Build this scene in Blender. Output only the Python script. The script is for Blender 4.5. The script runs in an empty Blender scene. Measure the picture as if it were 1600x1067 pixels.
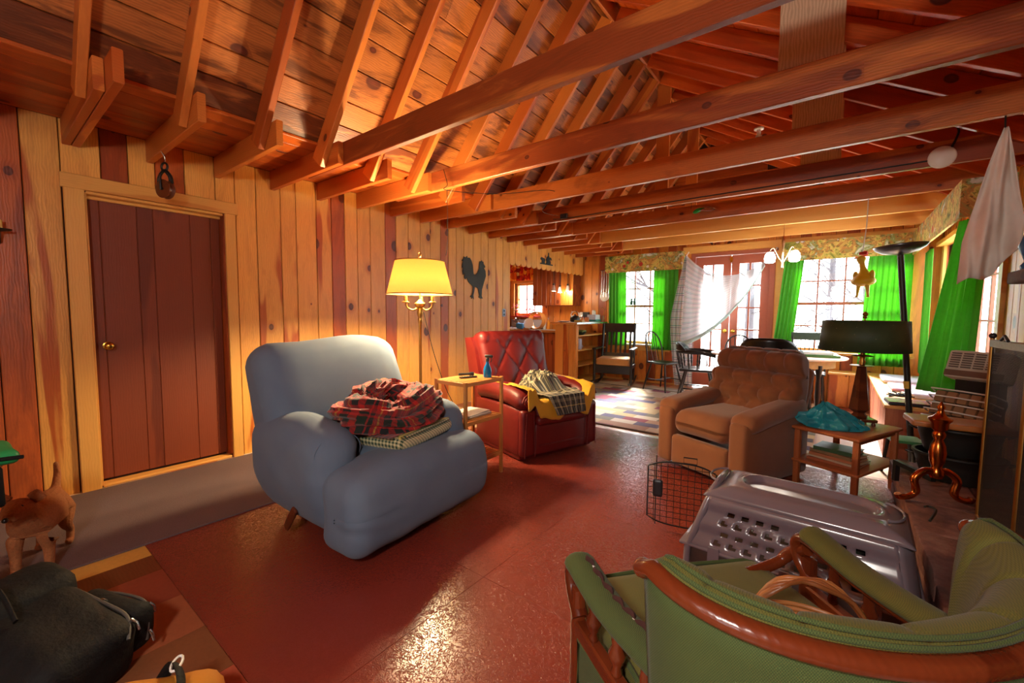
import bpy, bmesh, math, random
from mathutils import Vector, Matrix, Euler, noise
R = math.radians
pi = math.pi
rnd = random.Random(7)
scene = bpy.context.scene
col = scene.collection
# ---------------------------------------------------------------- camera
cam_data = bpy.data.cameras.new('camera')
cam = bpy.data.objects.new('camera', cam_data)
col.objects.link(cam)
scene.camera = cam
cam_data.sensor_width = 36.0
cam_data.lens = 656.32 * 36.0 / 1600.0
cam_data.clip_start = 0.02
cam_data.clip_end = 200
YAW, PIT, ROL = -0.6573, -0.0681, 0.0076
fwd = Vector((math.sin(YAW) * math.cos(PIT), math.cos(YAW) * math.cos(PIT), math.sin(PIT)))
rgt = Vector((math.cos(YAW), -math.sin(YAW), 0))
upv = rgt.cross(fwd)
r2 = rgt * math.cos(ROL) + upv * math.sin(ROL)
u2 = -rgt * math.sin(ROL) + upv * math.cos(ROL)
cm = Matrix((r2, u2, -fwd)).transposed().to_4x4()
cm.translation = Vector((4.0713, 0, 1.2583))
cam.matrix_world = cm
# ---------------------------------------------------------------- world, daylight, exposure
SKY = 5.0
NEAR_W = 90.0
world = bpy.data.worlds.new('world')
scene.world = world
world.use_nodes = True
wn = world.node_tree
wn.nodes.clear()
wo = wn.nodes.new('ShaderNodeOutputWorld')
wb = wn.nodes.new('ShaderNodeBackground')
wb.inputs['Color'].default_value = (0.88, 0.95, 1.0, 1)
wb.inputs['Strength'].default_value = SKY
wn.links.new(wb.outputs[0], wo.inputs[0])
scene.view_settings.view_transform = 'Standard'
scene.view_settings.look = 'None'
scene.view_settings.gamma = 1.0
scene.view_settings.exposure = 0.75
scene.view_settings.use_curve_mapping = False
cy = scene.cycles
cy.use_denoising = True
cy.max_bounces = 8
cy.diffuse_bounces = 4
cy.glossy_bounces = 3
cy.transmission_bounces = 6
cy.transparent_max_bounces = 12
cy.sample_clamp_indirect = 6.0
cy.caustics_reflective = False
cy.caustics_refractive = False

sun_d = bpy.data.lights.new('hazy_sun', 'SUN')
sun_d.energy = 46.0
sun_d.angle = R(18)
sun_d.color = (1.0, .95, .88)
sun = bpy.data.objects.new('hazy_sun', sun_d)
col.objects.link(sun)
sun.rotation_euler = Vector((.22, -1.0, -.72)).to_track_quat('-Z', 'Y').to_euler()

def portal(name, loc, rot, sx, sy):
    l = bpy.data.lights.new(name, 'AREA')
    l.shape = 'RECTANGLE'
    l.size, l.size_y = sx, sy
    l.cycles.is_portal = True
    o = bpy.data.objects.new(name, l)
    col.objects.link(o)
    o.location = loc
    o.rotation_euler = rot
    return o

# daylight portals in the window and glazed-door openings
portal('daylight_left_window', (1.17, 7.80, 1.42), (R(-90), 0, 0), 0.95, 1.35)
portal('daylight_garden_door', (2.67, 7.80, 1.15), (R(-90), 0, 0), 1.1, 2.1)
portal('daylight_right_window', (4.12, 7.80, 1.45), (R(-90), 0, 0), 1.3, 1.4)
portal('daylight_side_window', (5.28, 6.1, 1.45), (0, R(90), 0), 1.4, 2.1)
portal('daylight_kitchen_window', (-1.4, 7.80, 1.55), (R(-90), 0, 0), 0.9, 0.7)
portal('daylight_back_window', (3.9, -2.68, 1.45), (R(90), 0, 0), 1.0, 1.0)

def lamp(name, loc, power, color, radius, parent=None, kind='POINT'):
    l = bpy.data.lights.new(name, kind)
    l.energy = power
    l.color = color
    l.shadow_soft_size = radius
    o = bpy.data.objects.new(name, l)
    col.objects.link(o)
    o.location = loc
    if parent:
        o.parent = parent
    return o

# ---------------------------------------------------------------- node helpers
def srgb(r, g, b):
    def f(c):
        c = c / 255.0
        return c / 12.92 if c <= 0.04045 else ((c + 0.055) / 1.055) ** 2.4
    return (f(r), f(g), f(b), 1.0)

class NT:
    def __init__(self, name):
        self.m = bpy.data.materials.new(name)
        self.m.use_nodes = True
        self.t = self.m.node_tree
        self.b = self.t.nodes['Principled BSDF']
    def n(self, typ, **kw):
        nd = self.t.nodes.new('ShaderNode' + typ)
        for k, v in kw.items():
            if k in nd.bl_rna.properties and k not in nd.inputs:
                setattr(nd, k, v)
            else:
                self.put(nd.inputs[k], v)
        return nd
    def put(self, sock, v):
        if hasattr(v, 'node') or isinstance(v, bpy.types.NodeSocket):
            self.t.links.new(v, sock)
        else:
            sock.default_value = v
    def math(self, op, a, b=None, c=None):
        nd = self.t.nodes.new('ShaderNodeMath')
        nd.operation = op
        self.put(nd.inputs[0], a)
        if b is not None: self.put(nd.inputs[1], b)
        if c is not None: self.put(nd.inputs[2], c)
        return nd.outputs[0]
    def vmath(self, op, a, b=None):
        nd = self.t.nodes.new('ShaderNodeVectorMath')
        nd.operation = op
        self.put(nd.inputs[0], a)
        if b is not None: self.put(nd.inputs[1], b)
        return nd.outputs[0]
    def mix(self, f, a, b, mode='MIX'):
        nd = self.t.nodes.new('ShaderNodeMix')
        nd.data_type = 'RGBA'
        nd.blend_type = mode
        self.put(nd.inputs[0], f)
        self.put(nd.inputs[6], a)
        self.put(nd.inputs[7], b)
        return nd.outputs[2]
    def ramp(self, f, stops, interp='LINEAR'):
        nd = self.t.nodes.new('ShaderNodeValToRGB')
        nd.color_ramp.interpolation = interp
        e = nd.color_ramp.elements
        while len(e) < len(stops): e.new(0.5)
        for i, (p, c) in enumerate(stops):
            e[i].position = p
            e[i].color = c
        self.put(nd.inputs[0], f)
        return nd.outputs[0]
    def step(self, f, a, b):
        nd = self.t.nodes.new('ShaderNodeMapRange')
        nd.interpolation_type = 'SMOOTHSTEP'
        self.put(nd.inputs[0], f)
        nd.inputs[1].default_value = a
        nd.inputs[2].default_value = b
        return nd.outputs[0]
    def obj(self):
        return self.n('TexCoord').outputs['Object']
    def uv(self):
        return self.n('TexCoord').outputs['UV']
    def rand(self):
        return self.n('ObjectInfo').outputs['Random']
    def sep(self, v):
        nd = self.n('SeparateXYZ')
        self.put(nd.inputs[0], v)
        return nd.outputs
    def comb(self, x, y, z):
        nd = self.n('CombineXYZ')
        for i, v in enumerate((x, y, z)): self.put(nd.inputs[i], v)
        return nd.outputs[0]
    def noise(self, vec, scale=5, detail=3, rough=.5, dist=0.0):
        nd = self.t.nodes.new('ShaderNodeTexNoise')
        self.put(nd.inputs['Vector'], vec)
        nd.inputs['Scale'].default_value = scale
        nd.inputs['Detail'].default_value = detail
        nd.inputs['Roughness'].default_value = rough
        nd.inputs['Distortion'].default_value = dist
        return nd.outputs[0]
    def voro(self, vec, scale, feature='F1', dim='3D', randomness=1.0):
        nd = self.t.nodes.new('ShaderNodeTexVoronoi')
        nd.voronoi_dimensions = dim
        nd.feature = feature
        self.put(nd.inputs['Vector'], vec)
        nd.inputs['Scale'].default_value = scale
        nd.inputs['Randomness'].default_value = randomness
        return nd
    def bump(self, h, strength=.3, dist=.01):
        nd = self.t.nodes.new('ShaderNodeBump')
        nd.inputs['Strength'].default_value = strength
        nd.inputs['Distance'].default_value = dist
        self.put(nd.inputs['Height'], h)
        self.t.links.new(nd.outputs[0], self.b.inputs['Normal'])
    def out(self, color=None, rough=.5, metal=0.0, spec=None, **kw):
        if color is not None: self.put(self.b.inputs['Base Color'], color)
        self.put(self.b.inputs['Roughness'], rough)
        self.b.inputs['Metallic'].default_value = metal
        if spec is not None: self.b.inputs['Specular IOR Level'].default_value = spec
        for k, v in kw.items(): self.put(self.b.inputs[k.replace('_', ' ')], v)
        return self.m

def plain(name, c, rough=.5, metal=0.0, var=.12, scale=25, bump=0.0, **kw):
    """a near-uniform surface with a little mottling"""
    t = NT(name)
    o = t.obj()
    nz = t.noise(o, scale, 3)
    dk = tuple(max(0, x * (1 - var)) for x in c[:3]) + (1,)
    lt = tuple(min(1, x * (1 + var)) for x in c[:3]) + (1,)
    if bump: t.bump(t.noise(o, scale * 4, 3), bump, .004)
    return t.out(t.mix(nz, dk, lt), rough, metal, **kw)

def wood(name, pale, dark, heart=.35, knots=.5, knot_col=srgb(82, 32, 17), knot_scale=3.4, rough=.42, hue=.15, ring=.5, ripple=False, knot_r=.1, stain=.0):
    """boards with grain along local X, heartwood bands across local Y and round knots"""
    t = NT(name)
    rd = t.rand()
    off = t.comb(t.math('MULTIPLY', rd, 37.0), t.math('MULTIPLY', rd, 91.0), t.math('MULTIPLY', rd, 53.0))
    v = t.vmath('ADD', t.obj(), off)
    x, y, z = t.sep(v)
    stretched = t.comb(t.math('MULTIPLY', x, .9), t.math('MULTIPLY', y, 9.0), t.math('MULTIPLY', z, 9.0))
    # knots live in a 2D cell pattern on the wide face
    kv = t.voro(t.comb(t.math('MULTIPLY', x, .72), t.math('ADD', y, t.math('MULTIPLY', z, .7)), 0.0), knot_scale, dim='2D')
    kd = kv.outputs['Distance']
    kr = t.sep(kv.outputs['Color'])
    size = t.math('MULTIPLY', t.math('SUBTRACT', kr[0], 1 - knots), knot_r / max(knots, .01) * 1.6)
    size = t.math('MAXIMUM', size, .0001)
    kq = t.math('DIVIDE', kd, size)
    knot = t.math('SUBTRACT', 1.0, t.step(kq, .75, 1.05))
    halo = t.math('SUBTRACT', 1.0, t.step(kq, .9, 2.6))
    halo = t.math('MULTIPLY', halo, t.step(kr[0], 1 - knots, 1 - knots + .02))
    # grain
    wv = t.n('TexWave', wave_type='BANDS', bands_direction='Y')
    t.put(wv.inputs['Vector'], t.comb(t.math('MULTIPLY', x, .35), t.math('ADD', y, t.math('MULTIPLY', halo, .012)), z))
    wv.inputs['Scale'].default_value = 22
    wv.inputs['Distortion'].default_value = 7
    wv.inputs['Detail'].default_value = 2
    wv.inputs['Detail Scale'].default_value = 1.2
    g = wv.outputs['Fac']
    fine = t.noise(t.comb(t.math('MULTIPLY', x, 3), t.math('MULTIPLY', y, 110), t.math('MULTIPLY', z, 110)), 1, 2)
    band = t.noise(t.comb(t.math('MULTIPLY', x, .55), t.math('MULTIPLY', y, 4.5), t.math('MULTIPLY', z, 4.5)), 1, 2, dist=.6)
    band = t.math('ADD', band, t.math('MULTIPLY', t.math('SUBTRACT', t.math('FRACT', t.math('MULTIPLY', rd, 7.31)), .5), .42))
    hm = t.step(band, .70 - heart * .4, .76 - heart * .4)
    c = t.mix(hm, pale, dark)
    c = t.mix(t.math('MULTIPLY', g, ring * .4), c, tuple(x_ * .62 for x_ in dark[:3]) + (1,))
    c = t.mix(t.math('MULTIPLY', fine, .22), c, tuple(x_ * .7 for x_ in dark[:3]) + (1,))
    c = t.mix(t.math('MULTIPLY', halo, .55), c, dark)
    rim = t.math('MULTIPLY', knot, t.step(kq, .0, .9))
    c = t.mix(knot, c, tuple(min(1, x_ * 1.7) for x_ in knot_col[:3]) + (1,))
    c = t.mix(rim, c, knot_col)
    if stain:
        st_ = t.noise(t.comb(t.math('MULTIPLY', x, 1.6), t.math('MULTIPLY', y, 7), z), 1, 5, .65, 1.2)
        c = t.mix(t.math('MULTIPLY', t.step(st_, .46, .66), stain), c, tuple(x_ * .42 for x_ in dark[:3]) + (1,))
        st2 = t.noise(t.comb(t.math('MULTIPLY', x, 2.1), t.math('MULTIPLY', y, 12), t.math('ADD', z, 7.0)), 1, 4, .6, .8)
        c = t.mix(t.math('MULTIPLY', t.step(st2, .55, .7), stain * .8), c, tuple(min(1, x_ * 1.25) for x_ in pale[:3]) + (1,))
    tone = t.math('ADD', 1 - hue, t.math('MULTIPLY', t.math('FRACT', t.math('MULTIPLY', rd, 13.7)), 2 * hue))
    hsv = t.n('HueSaturation', Color=c, Value=tone)
    t.bump(t.math('ADD', t.math('MULTIPLY', g, .5), fine), .12, .004)
    return t.out(hsv.outputs[0], rough)

# ---------------------------------------------------------------- mesh helpers
class MB:
    def __init__(self):
        self.v, self.f, self.uv = [], [], {}
    def addv(self, pts):
        b = len(self.v)
        self.v += [tuple(p) for p in pts]
        return b
    def box(self, x0, x1, y0, y1, z0, z1, M=None):
        pts = [Vector((x, y, z)) for z in (z0, z1) for y in (y0, y1) for x in (x0, x1)]
        if M: pts = [M @ p for p in pts]
        b = self.addv(pts)
        self.f += [tuple(b + i for i in q) for q in ((0, 2, 3, 1), (4, 5, 7, 6), (0, 1, 5, 4), (2, 6, 7, 3), (0, 4, 6, 2), (1, 3, 7, 5))]
        return self
    def cbox(self, c, s, M=None):
        T = Matrix.Translation(c)
        if M: T = T @ M.to_4x4()
        return self.box(-s[0] / 2, s[0] / 2, -s[1] / 2, s[1] / 2, -s[2] / 2, s[2] / 2, T)
    def plank(self, L, W, T, c=.004, M=None):
        """board, local X length, Y width, Z thickness, chamfered long edges"""
        prof = [(-W / 2 + c, -T / 2), (W / 2 - c, -T / 2), (W / 2, -T / 2 + c), (W / 2, T / 2 - c), (W / 2 - c, T / 2), (-W / 2 + c, T / 2), (-W / 2, T / 2 - c), (-W / 2, -T / 2 + c)]
        a = self.addv([(M @ Vector((-L / 2, y, z))) if M else (-L / 2, y, z) for y, z in prof])
        b = self.addv([(M @ Vector((L / 2, y, z))) if M else (L / 2, y, z) for y, z in prof])
        self.f.append(tuple(a + i for i in reversed(range(8))))
        self.f.append(tuple(b + i for i in range(8)))
        for i in range(8):
            j = (i + 1) % 8
            self.f.append((a + i, a + j, b + j, b + i))
        return self
    def tube(self, pts, r, n=8, caps=True, closed=False, squash=1.0):
        pts = [Vector(p) for p in pts]
        m = len(pts)
        rs = r if isinstance(r, (list, tuple)) else [r] * m
        prev = None
        base = len(self.v)
        for i, p in enumerate(pts):
            if closed:
                t = pts[(i + 1) % m] - pts[i - 1]
            else:
                t = pts[min(i + 1, m - 1)] - pts[max(i - 1, 0)]
            if t.length < 1e-9: t = Vector((0, 0, 1))
            t.normalize()
            if prev is None:
                a = Vector((0, 0, 1)) if abs(t.z) < .9 else Vector((1, 0, 0))
                nrm = (a - t * a.dot(t)).normalized()
            else:
                nrm = prev - t * prev.dot(t)
                nrm = nrm.normalized() if nrm.length > 1e-6 else t.orthogonal().normalized()
            prev = nrm
            bn = t.cross(nrm)
            for k in range(n):
                a = 2 * pi * k / n
                self.v.append(tuple(p + nrm * (rs[i] * math.cos(a)) + bn * (rs[i] * squash * math.sin(a))))
        for i in range(m if closed else m - 1):
            i2 = (i + 1) % m
            for k in range(n):
                k2 = (k + 1) % n
                self.f.append((base + i * n + k, base + i * n + k2, base + i2 * n + k2, base + i2 * n + k))
        if caps and not closed:
            self.f.append(tuple(base + k for k in reversed(range(n))))
            self.f.append(tuple(base + (m - 1) * n + k for k in range(n)))
        return self
    def lathe(self, prof, n=20, M=None, sx=1.0, sy=1.0, caps=True):
        base = len(self.v)
        for r, z in prof:
            for k in range(n):
                a = 2 * pi * k / n
                p = Vector((r * sx * math.cos(a), r * sy * math.sin(a), z))
                self.v.append(tuple(M @ p if M else p))
        m = len(prof)
        for i in range(m - 1):
            for k in range(n):
                k2 = (k + 1) % n
                self.f.append((base + i * n + k, base + i * n + k2, base + (i + 1) * n + k2, base + (i + 1) * n + k))
        if caps:
            self.f.append(tuple(base + k for k in reversed(range(n))))
            self.f.append(tuple(base + (m - 1) * n + k for k in range(n)))
        return self
    def sphere(self, c, r, n=12, m=8, s=(1, 1, 1)):
        prof = [(max(1e-4, math.sin(pi * i / m)) * r, -math.cos(pi * i / m) * r) for i in range(m + 1)]
        M = Matrix.Translation(c) @ Matrix.Diagonal((s[0], s[1], s[2], 1))
        return self.lathe(prof, n, M)
    def prism(self, poly, d0, d1, M=None):
        """polygon in XY extruded from z=d0 to z=d1"""
        n = len(poly)
        a = self.addv([(M @ Vector((x, y, d0))) if M else (x, y, d0) for x, y in poly])
        b = self.addv([(M @ Vector((x, y, d1))) if M else (x, y, d1) for x, y in poly])
        self.f.append(tuple(a + i for i in reversed(range(n))))
        self.f.append(tuple(b + i for i in range(n)))
        for i in range(n):
            j = (i + 1) % n
            self.f.append((a + i, a + j, b + j, b + i))
        return self
    def grid(self, fn, nu, nv, cu=False, cv=False, flip=False):
        base = len(self.v)
        for j in range(nv + (0 if cv else 1)):
            for i in range(nu + (0 if cu else 1)):
                u, w = i / nu, j / nv
                self.uv[len(self.v)] = (u, w)
                self.v.append(tuple(fn(u, w)))
        W = nu if cu else nu + 1
        H = nv if cv else nv + 1
        for j in range(nv):
            for i in range(nu):
                a = base + j * W + i
                b = base + j * W + (i + 1) % W
                c = base + ((j + 1) % H) * W + (i + 1) % W
                d = base + ((j + 1) % H) * W + i
                self.f.append((a, d, c, b) if flip else (a, b, c, d))
        return self
    def rbox(self, size, r, n=6, fn=None, M=None):
        """rounded box, subdivided, optionally deformed by fn(Vector)->Vector"""
        h = Vector(size) / 2
        r = min(r, h.x, h.y, h.z)
        bm = bmesh.new()
        bmesh.ops.create_cube(bm, size=2)
        if n > 1:
            bmesh.ops.subdivide_edges(bm, edges=bm.edges[:], cuts=n - 1, use_grid_fill=True)
        def warp(t, hh):
            # concentrate vertices near the rounded edges
            k = 1 - r / hh
            e = .62
            return (t / e * k) if abs(t) <= e else math.copysign(k + (abs(t) - e) / (1 - e) * (1 - k), t)
        base = len(self.v)
        for i, v in enumerate(bm.verts):
            v.index = i
            p = Vector((warp(v.co.x, h.x) * h.x, warp(v.co.y, h.y) * h.y, warp(v.co.z, h.z) * h.z))
            q = Vector([max(-(h[k] - r), min(h[k] - r, p[k])) for k in range(3)])
            d = p - q
            if d.length > 1e-9:
                d = d.normalized() * r
            p = q + d
            if fn: p = fn(p)
            if M: p = M @ p
            self.v.append(tuple(p))
        for f in bm.faces:
            self.f.append(tuple(base + v.index for v in f.verts))
        bm.free()
        return self
    def mesh(self, name, smooth=None):
        me = bpy.data.meshes.new(name)
        me.from_pydata(self.v, [], self.f)
        if self.uv:
            ul = me.uv_layers.new(name='UVMap')
            for lp in me.loops:
                ul.data[lp.index].uv = self.uv.get(lp.vertex_index, (0, 0))
        bm = bmesh.new()
        bm.from_mesh(me)
        bmesh.ops.recalc_face_normals(bm, faces=bm.faces[:])
        if smooth is not None:
            lim = R(smooth)
            for f in bm.faces: f.smooth = True
            for e in bm.edges:
                if len(e.link_faces) == 2 and e.calc_face_angle(0) > lim: e.smooth = False
        bm.to_mesh(me)
        bm.free()
        return me
    def build(self, name, mat, parent=None, smooth=40, label=None, M=None):
        me = self.mesh(name, smooth)
        if mat: me.materials.append(mat)
        o = bpy.data.objects.new(name, me)
        col.objects.link(o)
        if parent: o.parent = parent
        if M is not None: o.matrix_local = M
        if label: o['label'] = label
        return o

def thing(name, label, cat, loc=(0, 0, 0), rotz=0.0, group=None):
    o = bpy.data.objects.new(name, None)
    o.empty_display_size = .1
    col.objects.link(o)
    o.location = loc
    o.rotation_euler = (0, 0, rotz)
    o['label'] = label
    o['category'] = cat
    if group: o['group'] = group
    return o

def tag(o, label, cat, group=None, kind=None):
    o['label'] = label
    o['category'] = cat
    if group: o['group'] = group
    if kind: o['kind'] = kind
    return o

def struct(o, label=None):
    o['kind'] = 'structure'
    if label: o['label'] = label
    return o

def croot(name, label=None):
    """an empty that carries a piece of the setting"""
    o = bpy.data.objects.new(name, None)
    o.empty_display_size = .1
    col.objects.link(o)
    return struct(o, label)

def copy_tree(o, parent=None):
    c = o.copy()
    col.objects.link(c)
    c.parent = parent
    for ch in list(o.children):
        copy_tree(ch, c)
    return c

def basis(ex, ey, ez, loc):
    M = Matrix((ex, ey, ez)).transposed().to_4x4()
    M.translation = Vector(loc)
    return M

def lerp(a, b, t): return a + (b - a) * t

def smooth_path(pts, k=6):
    """Catmull-Rom through points"""
    P = [Vector(p) for p in pts]
    out = []
    for i in range(len(P) - 1):
        p0, p1, p2, p3 = P[max(i - 1, 0)], P[i], P[i + 1], P[min(i + 2, len(P) - 1)]
        for s in range(k):
            t = s / k
            out.append(0.5 * ((2 * p1) + (p2 - p0) * t + (2 * p0 - 5 * p1 + 4 * p2 - p3) * t * t + (3 * p1 - p0 - 3 * p2 + p3) * t ** 3))
    out.append(P[-1])
    return out
# ---------------------------------------------------------------- materials
M_ = {}
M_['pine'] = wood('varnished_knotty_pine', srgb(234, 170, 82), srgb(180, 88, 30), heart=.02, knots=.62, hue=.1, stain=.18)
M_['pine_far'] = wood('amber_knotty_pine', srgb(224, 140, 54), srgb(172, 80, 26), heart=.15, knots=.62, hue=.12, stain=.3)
M_['heartpine'] = wood('red_heart_pine', srgb(188, 92, 36), srgb(146, 60, 20), heart=.6, knots=.4, hue=.12, stain=.4)
M_['trim'] = wood('clear_pine_trim', srgb(230, 170, 86), srgb(208, 138, 62), heart=.1, knots=.12, ring=.25, hue=.05)
M_['ceil'] = wood('stained_ceiling_boards', srgb(196, 116, 54), srgb(122, 58, 24), heart=.45, knots=.4, hue=.15, ring=.9, stain=.75)
M_['soffit'] = wood('orange_soffit_boards', srgb(200, 98, 34), srgb(168, 72, 22), heart=.4, knots=.25, hue=.1, stain=.4)
M_['ceil_r'] = wood('orange_roof_boards', srgb(206, 92, 28), srgb(176, 66, 18), heart=.4, knots=.3, hue=.12, stain=.35)
M_['rafter'] = wood('fir_rafter', srgb(206, 118, 48), srgb(172, 82, 28), heart=.35, knots=.28, hue=.09, knot_scale=4.5, knot_r=.07)
M_['beam'] = wood('fir_tie_beam', srgb(194, 108, 46), srgb(142, 62, 24), heart=.3, knots=.3, hue=.08, knot_scale=4.5, knot_r=.08, stain=.4)
M_['gusset'] = wood('pale_plywood', srgb(222, 194, 160), srgb(176, 130, 92), heart=.1, knots=.3, hue=.05, ring=1.0)
M_['cabinet'] = wood('cabinet_pine', srgb(160, 84, 40), srgb(124, 56, 26), heart=.5, knots=.5, hue=.12)
M_['doorwood'] = wood('mahogany_door', srgb(128, 58, 30), srgb(104, 42, 20), heart=.3, knots=.0, hue=.03, ring=.35, rough=.5)
M_['chest'] = wood('reddish_chest_wood', srgb(186, 112, 74), srgb(156, 82, 50), heart=.3, knots=.3, hue=.06)
M_['tablewood'] = wood('maple_table_wood', srgb(186, 106, 58), srgb(160, 82, 42), heart=.3, knots=.0, hue=.05)
M_['darkwood'] = wood('walnut_stained_wood', srgb(104, 50, 26), srgb(80, 34, 18), heart=.3, knots=.0, hue=.04, rough=.3)
M_['cherry'] = wood('cherry_frame_wood', srgb(112, 48, 22), srgb(90, 34, 14), heart=.3, knots=.0, hue=.03, rough=.24, ring=.3)
M_['bamboo'] = wood('bamboo', srgb(208, 140, 70), srgb(186, 116, 54), heart=.3, knots=.0, hue=.04, rough=.4)
M_['black'] = plain('black_lacquered_wood', srgb(22, 20, 19), .28, var=.3)
M_['blackmetal'] = plain('black_iron', srgb(24, 23, 22), .45, var=.3)
M_['wire'] = plain('black_cable', srgb(18, 16, 15), .5)
M_['white'] = plain('white_plastic', srgb(225, 222, 214), .4, var=.04)
M_['brass'] = plain('polished_brass', srgb(206, 160, 70), .22, 1.0)
M_['oldbrass'] = plain('aged_brass', srgb(172, 128, 66), .35, 1.0, var=.25)
M_['copper'] = plain('copper_brass', srgb(200, 112, 50), .22, 1.0, var=.2)
M_['steel'] = plain('bright_steel', srgb(200, 200, 198), .25, 1.0)
M_['nickel'] = plain('warm_nickel', srgb(214, 190, 150), .25, 1.0)
M_['redpaint'] = plain('brick_red_paint', srgb(162, 84, 60), .45, var=.08)
M_['glass'] = None
def _glass():
    t = NT('window_glass')
    t.b.inputs['Base Color'].default_value = (1, 1, 1, 1)
    t.b.inputs['Roughness'].default_value = 0.0
    t.b.inputs['Alpha'].default_value = 1.0
    tr = t.n('BsdfTransparent')
    gl = t.n('BsdfGlossy', Roughness=.02)
    mx = t.n('MixShader', Fac=.05)
    t.t.links.new(tr.outputs[0], mx.inputs[1])
    t.t.links.new(gl.outputs[0], mx.inputs[2])
    out = [n for n in t.t.nodes if n.bl_idname == 'ShaderNodeOutputMaterial'][0]
    t.t.links.new(mx.outputs[0], out.inputs[0])
    return t.m
M_['glass'] = _glass()
# ================================================================ SETTING
JS, JY, JZ = .4269, .432, 2.34          # joist spacing, first joist, underside of joists
def yk(k): return JY + JS * k
W_R, Y_F, Y_B = 5.1, 7.62, -2.7         # right wall, far wall, back wall
X_V = (Vector((1, 0, 0)), Vector((0, 1, 0)), Vector((0, 0, 1)))

def vboard(parent, mat, axis, pos, a0, a1, z0, z1, thick=.02, face=1, name='board'):
    """upright board on a wall. axis 'y': wall plane x=pos, a runs along y; axis 'x': wall plane y=pos"""
    L, Wd = z1 - z0, (a1 - a0) - .005
    mb = MB().plank(L, Wd, thick, .004)
    if axis == 'y':
        M = basis((0, 0, 1), (0, 1, 0), (-1, 0, 0), (pos - face * thick / 2, (a0 + a1) / 2, (z0 + z1) / 2))
    else:
        M = basis((0, 0, 1), (1, 0, 0), (0, 1, 0), ((a0 + a1) / 2, pos + face * thick / 2, (z0 + z1) / 2))
    return mb.build(name, mat, parent, None, M=M)

def split_run(a0, a1, lo, hi, cuts=()):
    out, a = [], a0
    while a < a1 - .02:
        b = min(a1, a + rnd.uniform(lo, hi))
        for c in cuts:
            if a + .03 < c < b + .05: b = c
        if a1 - b < .06: b = a1
        out.append((a, b))
        a = b
    return out

M_['backing'] = plain('wall_backing', srgb(70, 36, 18), .8)
# ---------------- left wall
DY0, DY1, DH = .525, 1.34, 2.06
wl = MB()
wl.box(-.14, -.021, Y_B, DY0, 0, 2.6).box(-.14, -.021, DY1, 5.19, 0, 2.6).box(-.14, -.021, DY0, DY1, DH, 2.6)
wall_left = struct(wl.build('wall_left', M_['backing'], smooth=None), 'left wall of upright knotty pine boards')
red_at = [(-.2, .27), (2.27, 2.43), (2.86, 3.0), (.62, .74), (.95, 1.02), (1.36, 1.46), (3.86, 3.96)]
for a, b in split_run(-1.6, 5.19, .135, .205, (DY0 - .105, DY1 + .09)):
    m = (a + b) / 2
    mat = M_['heartpine'] if any(p < m < q for p, q in red_at) else M_['pine']
    over_door = a > DY0 - .11 and b < DY1 + .1
    vboard(wall_left, mat, 'y', 0, a, b, 2.14 if over_door else 0, 2.5)
# end post of the wall beside the kitchen
MB().plank(2.5, .13, .025, .003).build('end_board', M_['trim'], wall_left, None, M=basis((0, 0, 1), (-1, 0, 0), (0, -1, 0), (-.065, 5.2025, 1.25)))
# header with scalloped boards over the kitchen opening
def scallop_board(y0, y1):
    w = y1 - y0 - .003
    poly = [(-w / 2, .5), (-w / 2, .06)]
    for i in range(9):
        a = pi + pi * i / 8
        poly.append((w / 2 * math.cos(a), .06 + .055 * math.sin(a)))
    poly += [(w / 2, .06), (w / 2, .5)]
    # local X = length (z), so build with x<->y swapped
    mb = MB().prism([(q, p) for p, q in poly], -.01, .01)
    return mb.build('scalloped_board', M_['pine'], wall_left, None, M=basis((0, 0, 1), (0, 1, 0), (-1, 0, 0), (-.01, (y0 + y1) / 2, 2.0)))
yy = 5.2
while yy < 7.55:
    scallop_board(yy, min(yy + .149, 7.6))
    yy += .149
MB().box(-.14, -.022, 5.19, 7.62, 2.16, 2.6).build('header_backing', M_['backing'], wall_left, None)

# ---------------- mahogany door and its casing
door = croot('door_1', 'flat mahogany door with brass knob in pine casing')
yb = [DY0 + .012, DY0 + .075, DY0 + .275, DY0 + .37, DY0 + .60, DY1 - .075, DY1 - .012]
for a, b in zip(yb[:-1], yb[1:]):
    vboard(door, M_['doorwood'], 'y', -.075, a, b + .004, .035, DH - .02, .035, name='door_plank')
MB().box(-.112, -.1105, DY0 + .012, DY1 - .012, .035, DH - .02).build('door_core', M_['doorwood'], door, None)
kn = MB().lathe([(.028, 0), (.03, .004), (.012, .008), (.011, .03), (.02, .036), (.028, .048), (.027, .06), (.016, .068), (.003, .07)], 20)
kn.build('knob', M_['brass'], door, 50, label='round brass door knob', M=basis((0, 1, 0), (0, 0, 1), (1, 0, 0), (-.0735, DY0 + .085, 1.0)))
trim = croot('trim_1', 'pale pine casing around the mahogany door')
MB().plank(2.06, .10, .028, .004).build('casing_board', M_['trim'], trim, None, M=basis((0, 0, 1), (0, 1, 0), (-1, 0, 0), (.0145, DY0 - .052, 1.03)))
MB().plank(2.06, .078, .028, .004).build('casing_board', M_['trim'], trim, None, M=basis((0, 0, 1), (0, 1, 0), (-1, 0, 0), (.0145, DY1 + .041, 1.03)))
MB().plank(1.025, .095, .03, .004).build('head_board', M_['trim'], trim, None, M=basis((0, 1, 0), (0, 0, 1), (1, 0, 0), (.016, (DY0 + DY1) / 2 - .01, 2.108)))
MB().plank(2.04, .13, .018, .002).build('jamb', M_['heartpine'], trim, None, M=basis((0, 0, 1), (1, 0, 0), (0, 1, 0), (-.055, DY1 + .0, 1.03)))
MB().plank(2.04, .13, .018, .002).build('jamb', M_['trim'], trim, None, M=basis((0, 0, 1), (1, 0, 0), (0, 1, 0), (-.055, DY0 - .0, 1.03)))
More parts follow.
